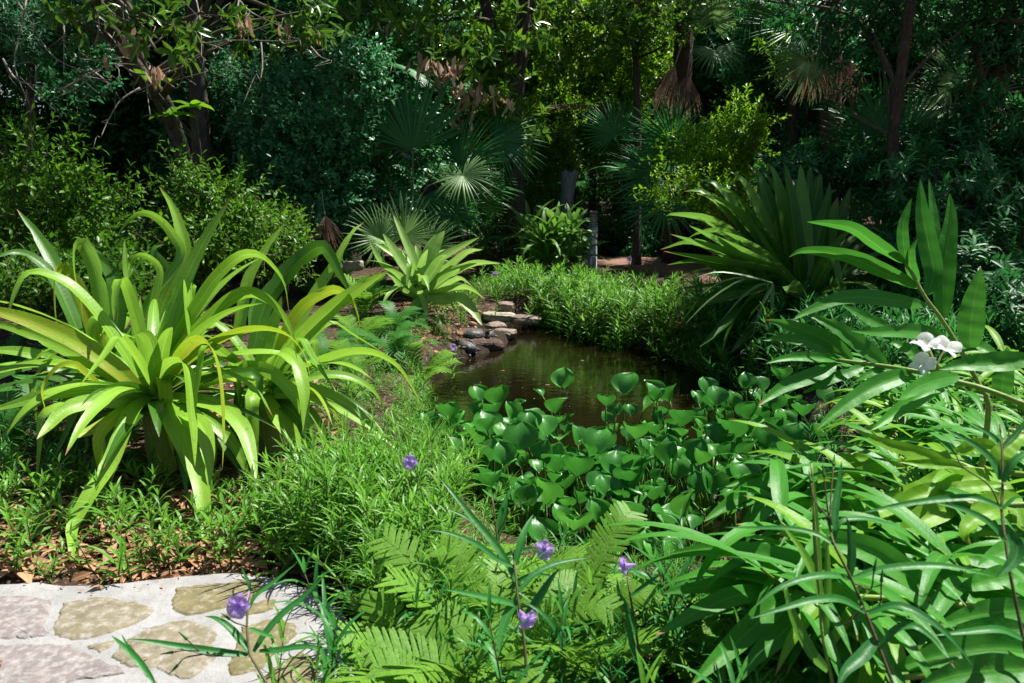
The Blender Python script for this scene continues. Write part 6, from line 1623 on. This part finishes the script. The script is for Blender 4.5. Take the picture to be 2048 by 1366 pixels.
# upright grey trunk beside it, small bright rosette of large leaves in front
tb = P(402, 470, 11.8); tb = np.array([tb[0], tb[1], 0])
tree("tree", "straight grey brown trunk behind the leaning one at left", [tb, P(402, 260, 11.7), P(390, 100, 11.6), P(375, -80, 11.6), (tb[0] - .2, 11.6, 6.5)], .15, .1, lumps((tb[0] + 1.6, 12.4, 6.4), (2.8, 2.2, 1.6), 11, .42, 62), 1100, .10, .045, 'broad', limbs=12, group="trees over the garden", ln=.35, nleaf=9, up=.7, tint=(0, .7))  # crown out of view, shifted off the trunk for the shade it casts
root = thing("sapling", np.append(P(400, 400, 9.2)[:2], 0), "slim sapling with a whorl of big yellow green leaves beside the grey trunk", "sapling")
sm, lm = MB(), MB(); sp = [np.append(P(405, 400, 9.2)[:2], 0), P(400, 290, 9.1), P(385, 215, 9.0)]
tube(sm, sp, .016, .008, n=6)
for hub, n in ((sp[2], 9), (P(300, 165, 8.9), 7), (P(340, 235, 9.0), 7)):
    if hub is not sp[2]: tube(sm, [sp[1], hub], .008, .005, n=5)
    for k in range(n):
        blade(lm, arch(hub, k * 2.4, random.uniform(.0, .9), random.uniform(.22, .36), random.uniform(.5, 1.3), n=5), .11, nseg=8, nac=4, prof=prof_lance, fold=.2, tint=random.uniform(.3, .9), wave=.05, face=.2)
sm.build("stem", M['twig_dark'], root); lm.build("leaves", M['broad'], root)

# right: red barked tree, dark diagonal limb
rb = ground_pt(1800, 640)
tree("tree", "red barked tree with a thin mottled trunk in the shade on the right", [rb, P(1800, 440, 8.3), P(1785, 300, 8.2), P(1800, 160, 8.1), P(1820, 20, 8.0), P(1840, -200, 8.0)], .062, .045,
     lumps(P(1760, 40, 8.2), (1.0, .8, .5), 8, .45, 63) + [(P(1650, 25, 9.2), np.array([.55, .4, .3])), (P(1560, 10, 9.6), np.array([.5, .4, .28])), (P(1900, 70, 8.6), np.array([.5, .4, .4])), (P(1700, 190, 9.0), np.array([.25, .3, .2])), (P(1840, 170, 8.4), np.array([.4, .3, .25]))] + lumps((rb[0] + .4, rb[1] - .2, 4.6), (2.3, 1.6, 1.3), 12, .45, 64), 1050, .11, .04, 'shrub_dark', bark='bark_red', limbs=14, group="trees over the garden", ln=.3, nleaf=11, whorl=.6, ang=1.3, up=.9, tint=(0, .7), droop=.15)
db = P(1700, 560, 9.8); db = np.array([db[0] + .7, db[1], 0])
tree("tree", "dark leaning limb slanting up to the right edge", [P(1890, 560, 9.6) * [1, 1, 0], P(1905, 300, 9.4), P(1960, 200, 9.2), P(2040, 90, 9.0), P(2150, -60, 8.8)], .13, .08,
     lumps(P(2000, 90, 9.0), (.9, .8, .6), 8, .45, 65) + lumps(P(2150, -60, 8.8), (1.6, 1.2, .9), 8, .45, 66) + lumps((5.3, 9.8, 5.3), (1.9, 1.4, 1.0), 10, .42, 92) + lumps(P(1880, 20, 10.5), (1.0, .8, .5), 6, .45, 67), 1350, .085, .038, 'shrub_dark', bark='bark_red', limbs=12, group="trees over the garden", ln=.32, nleaf=10, up=.7, tint=(0, .8))  # includes unseen crown lobes added to shade the right bank lily
tb = P(1275, 470, 14.0); tb = np.array([tb[0], tb[1], 0])
tree("tree", "slim dark trunk right of the magnolia", [tb, P(1275, 300, 14), P(1272, 120, 14), P(1262, -60, 14), (tb[0], 14, 6.5)], .07, .05, lumps(P(1290, 60, 15.6), (1.3, .8, .6), 7, .45, 68) + [(P(1385, 10, 12.0), np.array([.5, .4, .3])), (P(1350, 60, 12.2), np.array([.35, .3, .25])), (P(1480, 0, 12.2), np.array([.5, .4, .35]))] + lumps((tb[0] + 1, 16, 7.2), (2.0, 1.6, 1.4), 8, .45, 69), 900, .09, .042, 'broad', limbs=10, group="trees over the garden", ln=.34, nleaf=9, up=.7, tint=(.1, .8))

# feathery foliage, upper left
M['feather'] = leaf_mat('blue lit feathery leaf', (0.03, 0.15, 0.06), (0.10, 0.30, 0.13), rough=0.4, spec=0.5, trans=0.4)  # blue light on the foliage put into the leaf colour
tb = np.append(P(60, 480, 11.0)[:2], 0)
tree("bamboo_tree", "feathery tree with blue lit leaves in the top left corner", [tb, P(60, 250, 11), P(70, 50, 11), P(60, -120, 11)], .06, .04, lumps(P(40, 50, 9.6), (.9, .7, .6), 9, .45, 70) + lumps(P(120, -60, 10.0), (1.4, .8, .6), 6, .45, 71), 620, .13, .018, 'feather', limbs=8, ln=.36, nleaf=14, ang=.9, up=.4, tint=(.2, 1), droop=.45)

# background trees: a few crown shapes, copied
def forest_proto(k, mat):
    random.seed(600 + k)
    h = 8.5
    lobes = lumps((0, 0, 5.2), (2.3, 2.1, 3.6), 16, .38, 600 + k) + lumps((0, 0, 1.8), (1.8, 1.7, 1.6), 7, .42, 640 + k)
    return tree("woodland_tree", "leafy woodland tree in the wall of trees behind the garden", [(0, 0, -.1), (.1, .05, 3), (-.1, .1, 6), (.1, 0, h)], .2, .07, lobes, 2900, .14, .068, mat, limbs=18, group="woodland trees behind the garden", ln=.5, nleaf=9, up=.7, tint=(0, .9))
fp = [forest_proto(0, 'broad'), forest_proto(1, 'broad'), forest_proto(2, 'shrub_teal'), forest_proto(3, 'shrub_dark')]
random.seed(19)
FS = [(5.2, 22, 0, .9), (-7.6, 11.8, 2, .75), (-6.2, 17, 1, 1.1), (5.3, 15.6, 2, .8), (11.5, 16, 2, 1.1), (6.2, 20.5, 2, 1.2), (9.2, 22, 3, 1.3), (-8.6, 17.5, 3, 1.2), (-11.8, 15, 2, 1.1), (-10.5, 16.5, 2, 1.1), (-14.5, 14, 3, 1.15), (-9.5, 13, 2, 1.0), (-7.2, 14.2, 3, 1.0), (-5.2, 15, 2, 1.05), (-2.8, 15.8, 2, 1.0), (.8, 22, 0, .95), (3.2, 23.5, 0, 1.0), (-1.6, 21, 1, 1.0), (6.3, 17, 3, 1.0), (8.3, 14.5, 3, 1.0), (10.5, 13, 2, 1.05), (9.5, 18, 1, 1.1),
      (-4.5, 21, 1, 1.15), (-8.5, 20, 2, 1.2), (-12.5, 17, 3, 1.2), (13.2, 17, 3, 1.2), (6.5, 23, 0, 1.15), (2.0, 28, 1, 1.3), (-2.5, 28, 0, 1.3), (-7, 28, 1, 1.4), (7.5, 29, 0, 1.35), (12.5, 26, 1, 1.4), (-13, 26, 2, 1.4), (17, 22, 2, 1.35), (-17, 22, 3, 1.35), (4.5, 33, 1, 1.5), (-.5, 34, 0, 1.5), (-11.5, 12.2, 3, .95), (12.3, 11, 3, .95)]
used = set()
for x, y, k, sc in FS:
    rz = random.uniform(0, 6.28); s3 = (sc * random.uniform(.9, 1.15), sc * random.uniform(.9, 1.15), sc * random.uniform(.9, 1.1))
    if k not in used:
        used.add(k); fp[k].location = (x, y, 0); fp[k].rotation_euler = (0, 0, rz); fp[k].scale = s3
    else:
        dup(fp[k], (x, y, 0), rz, s3)
M['broad_lit'] = leaf_mat("sunlit woodland leaf", (0.07, 0.20, 0.006), (0.24, 0.42, 0.018), rough=0.4, spec=0.3, trans=0.5)  # brighter woodland leaf copy, full sun put into its colour
tree("tree", "bright yellow green tree in full sun beyond the hanging magnolia branches", [(1.7, 17.6, 0), (1.75, 17.6, 2), (1.6, 17.7, 4), (1.7, 17.6, 6)], .09, .04, lumps((1.7, 17.4, 4.3), (2.1, 1.3, 2.3), 14, .4, 90), 1500, .12, .055, 'broad_lit', limbs=12, group="trees over the garden", ln=.42, nleaf=10, up=.7, tint=(.2, 1))
tree("tree", "low lit tree with fine leaves behind the weathered post", [(.6, 16.2, 0), (.6, 16.2, 1.2), (.5, 16.2, 2.6)], .06, .03, lumps((.6, 16.2, 2.4), (1.5, 1.0, 1.1), 10, .42, 91), 800, .09, .04, 'broad_lit', limbs=8, group="trees over the garden", ln=.36, nleaf=10, up=.7, tint=(.0, .8))
# far wood that reads as one mass
lobes = []
for i in range(60):
    a = R(-62 + 124 * i / 59); rr = random.uniform(38, 46)
    for z in (2.5, 7, 11.5): lobes.append((np.array([rr * math.sin(a), rr * math.cos(a), z + random.uniform(-1, 1)]), np.array([2.8, 1.8, 3.0]) * random.uniform(.8, 1.2)))
ml, mt = foliage(lobes, 8500, .46, .26, ln=1.1, nleaf=9, up=.6, tint=(0, .8))
tag(ml.build("far_wood", M['broad']), "dense far wood closing the view behind all the trees", "woodland", None, "stuff")

# dead brown fern-like branch in the middle distance
b = P(1095, 205, 14.0)
root = thing("dead_branch", b, "dead brown feathery branch lying across green leaves in the middle distance", "branch")
sm, lm = MB(), MB(); q = catmull([P(1095, 212, 14), P(1150, 208, 14), P(1200, 214, 14.1), (P(1250, 232, 14.2))], 24)
tube(sm, q[::4], .008, .003, n=5)
pos = np.repeat(q, 9, axis=0); scatter(lm, pos, np.column_stack([rng.normal(0, .5, len(pos)), rng.normal(0, .4, len(pos)), -rng.uniform(.2, 1, len(pos))]), rand_dirs(len(pos)), rng.uniform(.06, .15, len(pos)), .022, rng.random(len(pos)), curl=.2)
sm.build("stem", M['twig'], root); lm.build("leaflets", M['dead_palm'], root)

# ================================================================== OBJECTS
# bollard light
gb = ground_pt(1184, 545); hb = P(1184, 421, gb[1] * CP + (1.6 - gb[2]) * SP)[2] - gb[2]
root = thing("bollard_light", gb, "grey bollard light with dark louvre slots by the red path", "bollard light")
def lathe(mb, prof, n=28, mat=0, off=(0, 0, 0)):
    th = np.linspace(0, 2 * np.pi, n, endpoint=False); pr = np.array(prof, float)
    V = np.stack([pr[:, 0][:, None] * np.cos(th), pr[:, 0][:, None] * np.sin(th), np.broadcast_to(pr[:, 1][:, None], (len(pr), n))], -1) + np.array(off)
    idx = np.arange(len(pr) * n).reshape(len(pr), n); nx = np.roll(idx, -1, 1)
    mb.add(V.reshape(-1, 3), quads=np.stack([idx[:-1], nx[:-1], nx[1:], idx[1:]], -1).reshape(-1, 4), mat=mat)
r = 9.5 / FPX * gb[1]
m1 = MB(); lathe(m1, [(r * 1.35, -.02), (r * 1.35, .02), (r, .03), (r, hb * .74), (r * .9, hb * .745), (0, hb * .745)]); o = m1.build("post", M['bollard'], root, (0, 0, 0)); o.location = (0, 0, 0)
m1 = MB()
for k in range(6):
    z = hb * (.755 + .033 * k); lathe(m1, [(r * .6, z + .011), (r * .98, z), (r * .98, z + .012), (r * .6, z + .022)])
lathe(m1, [(r * .55, hb * .745), (r * .55, hb * .955)])
o = m1.build("louvres", M['bollard'], root, (0, 0, 0)); o.location = (0, 0, 0)
m1 = MB(); lathe(m1, [(0, hb * .953), (r, hb * .955), (r * 1.01, hb * .98), (r * .96, hb * .995), (r * .7, hb * 1.005), (0, hb * 1.008)]); o = m1.build("cap", M['bollard_cap'], root, (0, 0, 0)); o.location = (0, 0, 0)

# weathered broken trunk
gb = np.append(P(1135, 500, 13.2)[:2], 0)
root = thing("tree_stump", gb, "weathered grey broken trunk flaring at the top, left of the bollard", "stump")
m1 = MB(); tube(m1, [gb, P(1133, 460, 13.2), P(1134, 400, 13.2), P(1137, 365, 13.2), P(1139, 344, 13.2)], .13, .13, n=18, nseg=24, rough=.1, prof=lambda s: .9 - .2 * np.sin(s * 3) + .75 * np.clip(s - .62, 0, 1))
v = m1.v[0]; top = v[:, 2] > P(1139, 352, 13.2)[2]; v[top, 2] += rng.uniform(-.07, .06, top.sum())
m1.build("trunk", M['post_wood'], root)

# rocks at the head of the pond
def rock(label, px, py, d, size, seed, mat='rock', rz=0, zc=None, group="flat rocks at the head of the pond"):
    g = np.random.default_rng(seed)
    bm = bmesh.new(); bmesh.ops.create_icosphere(bm, subdivisions=4, radius=1)
    ph = g.uniform(0, 6, 12); ca, sa = math.cos(rz), math.sin(rz)
    for v in bm.verts:
        p = v.co.copy()
        k = 1 + .12 * math.sin(2.3 * p.x + ph[0]) + .12 * math.sin(2.7 * p.y + ph[1]) * math.cos(2 * p.z + ph[2]) + .05 * math.sin(7 * p.x + ph[3]) * math.sin(6 * p.y + ph[4]) + .05 * abs(math.sin(5 * p.x + 4 * p.y + ph[7])) + .035 * math.sin(11 * p.z + 2 * p.x + ph[8]) + .025 * math.sin(15 * p.x + 13 * p.z + ph[5]) + .02 * math.sin(19 * p.y + ph[6])
        p = Vector([math.copysign(abs(c) ** .6, c) for c in p]) * k
        p = Vector((p.x * size[0], p.y * size[1], p.z * size[2]))
        v.co = Vector((p.x * ca - p.y * sa, p.x * sa + p.y * ca, p.z))
    for f in bm.faces: f.smooth = True
    me = bpy.data.meshes.new("rock"); bm.to_mesh(me); bm.free()
    me.materials.append(M[mat])
    o = bpy.data.objects.new("rock", me); COL.objects.link(o)
    c = P(px, py, d); o.location = tuple(c)
    return tag(o, label, "rock", group)
def wd(py, z=WZ): return (CAM[2] - z) / (SP + CP * (py - H / 2) / FPX)
rock("pale flat mossy rock at the far tip of the pond", 1000, 634, wd(634, -.12), (.20, .14, .06), 1, rz=.1)
rock("low brown rock slab at the far tip of the pond, right of the pale one", 1052, 640, wd(640, -.14), (.19, .11, .05), 2, 'rock_brown', rz=-.3)
rock("pale rock touching the water beside the turtles", 1006, 668, wd(668, -.2), (.14, .09, .05), 3, 'rock_brown', rz=-.5)
rock("narrow brown rock between the turtles and the pale mossy rock", 988, 655, wd(655, -.17), (.10, .11, .06), 4, 'rock_brown', rz=.6)
rock("small light grey stone block behind the crinum lily", 706, 531, 10.2, (.11, .07, .07), 5, 'rock', group="small stones in the garden")
rock("small tan rock in the grass above the far tip of the pond", 1012, 612, 9.9, (.10, .08, .05), 6, 'rock_brown', group="small stones in the garden")

# muddy log the turtles bask on
la, lb_ = P(884, 704, wd(704, -.22)), P(1002, 690, wd(690, -.2))
la[2] = -.215; lb_[2] = -.205
root = thing("log", (la + lb_) / 2, "wet muddy brown log lying at the water edge under the turtles", "log")
m1 = MB(); tube(m1, [la, (la + lb_) / 2 + [0, .03, .012], lb_ + [.03, .02, -.01]], .09, .08, n=22, nseg=34, rough=.14, prof=lambda s: .35 + .65 * np.clip(np.minimum(s, 1 - s) * 7, 0, 1) ** .5 + .06 * np.sin(s * 23))
v = m1.v[0]; ax_ = (la + lb_) / 2
m1.build("trunk", M['log'], root)
rock("flat muddy brown rock under the log on the left bank", 925, 668, wd(668, -.2), (.30, .16, .05), 7, 'log', rz=.1, group="small stones in the garden")

# turtles
def turtle(label, c, length, heading, pitch=0.0, roll=0.0, neck=.35, headup=.4):
    """domed shell over one continuous body with head, legs and tail"""
    L = length / 2
    root = bpy.data.objects.new("turtle", None)
    bpy.data.objects.remove(root)
    bm = bmesh.new()
    # skeleton mesh for the skin modifier: pelvis root first
    J = {'p': (-.45, 0, .18), 'm': (0, 0, .2), 's': (.5, 0, .2), 'n': (.95, 0, .3 + .1 * headup), 'h0': (1.12 + neck * .4, 0, .38 + headup * .4), 'h1': (1.28 + neck * .5, 0, .40 + headup * .46), 'sn': (1.42 + neck * .5, 0, .36 + headup * .46), 't': (-1.0, 0, .12), 't2': (-1.22, .05, .06)}
    Rr = {'p': (.5, .14), 'm': (.62, .15), 's': (.45, .14), 'n': (.15, .14), 'h0': (.14, .12), 'h1': (.16, .13), 'sn': (.09, .07), 't': (.1, .07), 't2': (.03, .03)}
    E = [('p', 'm'), ('m', 's'), ('s', 'n'), ('n', 'h0'), ('h0', 'h1'), ('h1', 'sn'), ('p', 't'), ('t', 't2')]
    for sd, q in ((1, 'l'), (-1, 'r')):
        J['fa' + q] = (.62, .55 * sd, .14); J['fb' + q] = (.86, .86 * sd, .06); J['fc' + q] = (1.02, .92 * sd, .02)
        J['ba' + q] = (-.58, .5 * sd, .14); J['bb' + q] = (-.86, .76 * sd, .06); J['bc' + q] = (-1.04, .80 * sd, .02)
        for k in ('fa', 'ba'): Rr[k + q] = (.2, .13)
        for k in ('fb', 'bb'): Rr[k + q] = (.12, .10)
        for k in ('fc', 'bc'): Rr[k + q] = (.12, .04)
        E += [('s', 'fa' + q), ('fa' + q, 'fb' + q), ('fb' + q, 'fc' + q), ('p', 'ba' + q), ('ba' + q, 'bb' + q), ('bb' + q, 'bc' + q)]
    names = list(J); vs = {k: bm.verts.new(Vector(J[k]) * L) for k in names}
    for a, b in E: bm.edges.new((vs[a], vs[b]))
    me = bpy.data.meshes.new("turtle"); bm.to_mesh(me); bm.free()
    o = bpy.data.objects.new("turtle", me); COL.objects.link(o)
    sk = o.modifiers.new("skin", 'SKIN'); sd_ = o.modifiers.new("sub", 'SUBSURF'); sd_.levels = sd_.render_levels = 2
    me.skin_vertices[0].data if me.skin_vertices else None
    if not me.skin_vertices:
        bpy.context.view_layer.objects.active = o
    for i, k in enumerate(names):
        rr = Rr[k]; me.skin_vertices[0].data[i].radius = (rr[0] * L, rr[1] * L)
        me.skin_vertices[0].data[i].use_root = (k == 'p')
    me.materials.append(M['turtle_skin'])
    # eyes as small dark beads in the head, joined to the body mesh by a second object is avoided: drawn by skin colour
    sm = MB(); nr, na = 14, 36; V = []; 
    for i in range(nr + 1):
        t = i / nr
        rr = math.sin(t * math.pi / 2) ** .85
        for j in range(na):
            a = 2 * math.pi * j / na
            x = math.cos(a) * (1.0 if math.cos(a) > 0 else 1.04); y = math.sin(a) * .78
            fl = 1 + .05 * max(0, t - .85) / .15
            z = .24 + .62 * math.cos(t * math.pi / 2) ** .8 - (.03 if t > .95 else 0)
            z += .012 * math.cos(6 * a) * t + (.03 * math.exp(-(y * rr / .12) ** 2) * (1 - t * .6))
            V.append((x * rr * fl * L, y * rr * fl * L, z * L))
    for j in range(na):
        a = 2 * math.pi * j / na; V.append((math.cos(a) * .9 * L, math.sin(a) * .70 * L, .14 * L))
    idx = np.arange((nr + 2) * na).reshape(nr + 2, na); nx = np.roll(idx, -1, 1)
    sm.add(V, quads=np.stack([idx[:-1], idx[1:], nx[1:], nx[:-1]], -1).reshape(-1, 4))
    s_ = sm.build("shell", M['shell'], o, (0, 0, 0)); s_.location = (0, 0, 0)
    o.location = tuple(c); o.rotation_euler = Euler((roll, pitch, heading), 'XYZ')
    return tag(o, label, "turtle", "turtles basking at the pond")
def tpos(px, py, z): c = P(px, py, wd(py, z + .05)); c[2] = z; return c
c1, c2, c3 = tpos(948, 669, -.155), tpos(977, 666, -.155), tpos(934, 689, -.185)
turtle("largest dark turtle on the log, head raised towards its neighbour", c1, .24, R(12), 0, 0, .35, .8)
turtle("smaller turtle on the log facing away, right of the largest one", c2, .17, R(65), 0, 0, .2, .5)
turtle("turtle climbing out at the waterline, shell tilted, lowest of the three", c3, .21, R(150), R(-18), R(-14), .2, .3)

# leaf litter on the soil by the terrace and under the plants
pts1 = px_region([(-60, 1170), (-40, 1000), (200, 960), (480, 1000), (680, 1010), (640, 1160), (480, 1150), (300, 1160)], 1900)
pts2 = px_region([(-100, 950), (200, 700), (600, 700), (700, 850), (640, 1000), (300, 960)], 900)
pts3 = px_region([(760, 680), (800, 610), (960, 610), (940, 670), (880, 700)], 420)
pp_ = np.vstack([pts1, pts2, pts3]); n = len(pp_)
e1 = EDGE[2:14]; q = e1[rng.integers(0, len(e1) - 1, 90)]; t_ = rng.random((90, 1)); k_ = rng.integers(0, len(e1) - 1, 90)
q = e1[k_] * (1 - t_) + e1[k_ + 1] * t_; q = q + (EDGE.mean(0) - q) * (rng.random((90, 1)) ** 3 * .35)
deb = np.column_stack([q, np.full(90, .068)])
mb = MB(); scatter(mb, deb, np.column_stack([rng.normal(size=(90, 2)), np.zeros(90)]), [[0, 0, 1.0]] * 90 + .3 * rng.normal(size=(90, 3)), rng.uniform(.008, .03, 90), rng.uniform(.004, .012, 90), rng.random(90), curl=.2)
tag(mb.build("leaf_litter", M['litter']), "small brown leaf scraps spilled over the terrace rim", "leaf litter", None, "stuff")
mb = MB(); d = rng.normal(size=(n, 3)); d[:, 2] = rng.normal(0, .22, n)
nr = rng.normal(0, .35, (n, 3)); nr[:, 2] = 1
big = rng.random(n) ** 2
scatter(mb, pp_ + np.column_stack([np.zeros((n, 2)), rng.uniform(.004, .03, n)]), d, nr, .04 + .10 * big, .018 + .035 * big, rng.random(n), curl=.25)
tag(mb.build("leaf_litter", M['litter']), "brown fallen leaves lying on the soil along the terrace", "leaf litter", None, "stuff")
for x, y, t, lab in ((1168, 722, .6, "small orange leaf floating on the open water"), (1010, 742, .2, "small brown leaf floating near the log"), (1330, 742, .8, "pale leaf floating in the shade of the right bank"), (1090, 770, .4, "tiny leaf floating behind the brightest hyacinth leaf")):
    g = G(x, y, WZ + .004); mb = MB()
    scatter(mb, [g], [(random.gauss(0, 1), random.gauss(0, 1), .02)], [(.05, -.05, 1)], .05, .022, t, curl=-.05)
    tag(mb.build("fallen_leaf", M['litter'], None, tuple(g)), lab, "fallen leaf", "leaves floating on the pond")
mb = MB()
pq = np.array([G(rng.uniform(880, 1400), rng.uniform(650, 830), WZ + .003) for _ in range(170)]); pq = pq[poly_sd(pq[:, :2], POND) < -.08]
scatter(mb, pq, np.column_stack([rng.normal(size=(len(pq), 2)), np.zeros(len(pq))]), np.array([[0, 0, 1.0]] * len(pq)), rng.uniform(.006, .022, len(pq)), rng.uniform(.004, .01, len(pq)), rng.random(len(pq)))
tag(mb.build("floating_debris", M['litter']), "tiny bits of leaf floating on the dark water", "debris", None, "stuff")
for x, y, t, lab in ((178, 1176, .6, "curled pinkish fallen leaf lying on the terrace edge"), (4, 1328, .3, "orange brown fallen leaf at the left end of the flagstones"), (285, 1318, .1, "tiny dark fallen leaf on the middle flagstone")):
    g = G(x, y, .075); mb = MB(); L_ = .05 if t > .2 else .02
    scatter(mb, [g], [(random.gauss(0, 1), random.gauss(0, 1), .1)], [(.1, -.1, 1)], L_, L_ * .45, t, curl=.3)
    tag(mb.build("fallen_leaf", M['litter'], None, tuple(g)), lab, "fallen leaf", "fallen leaves on the terrace")
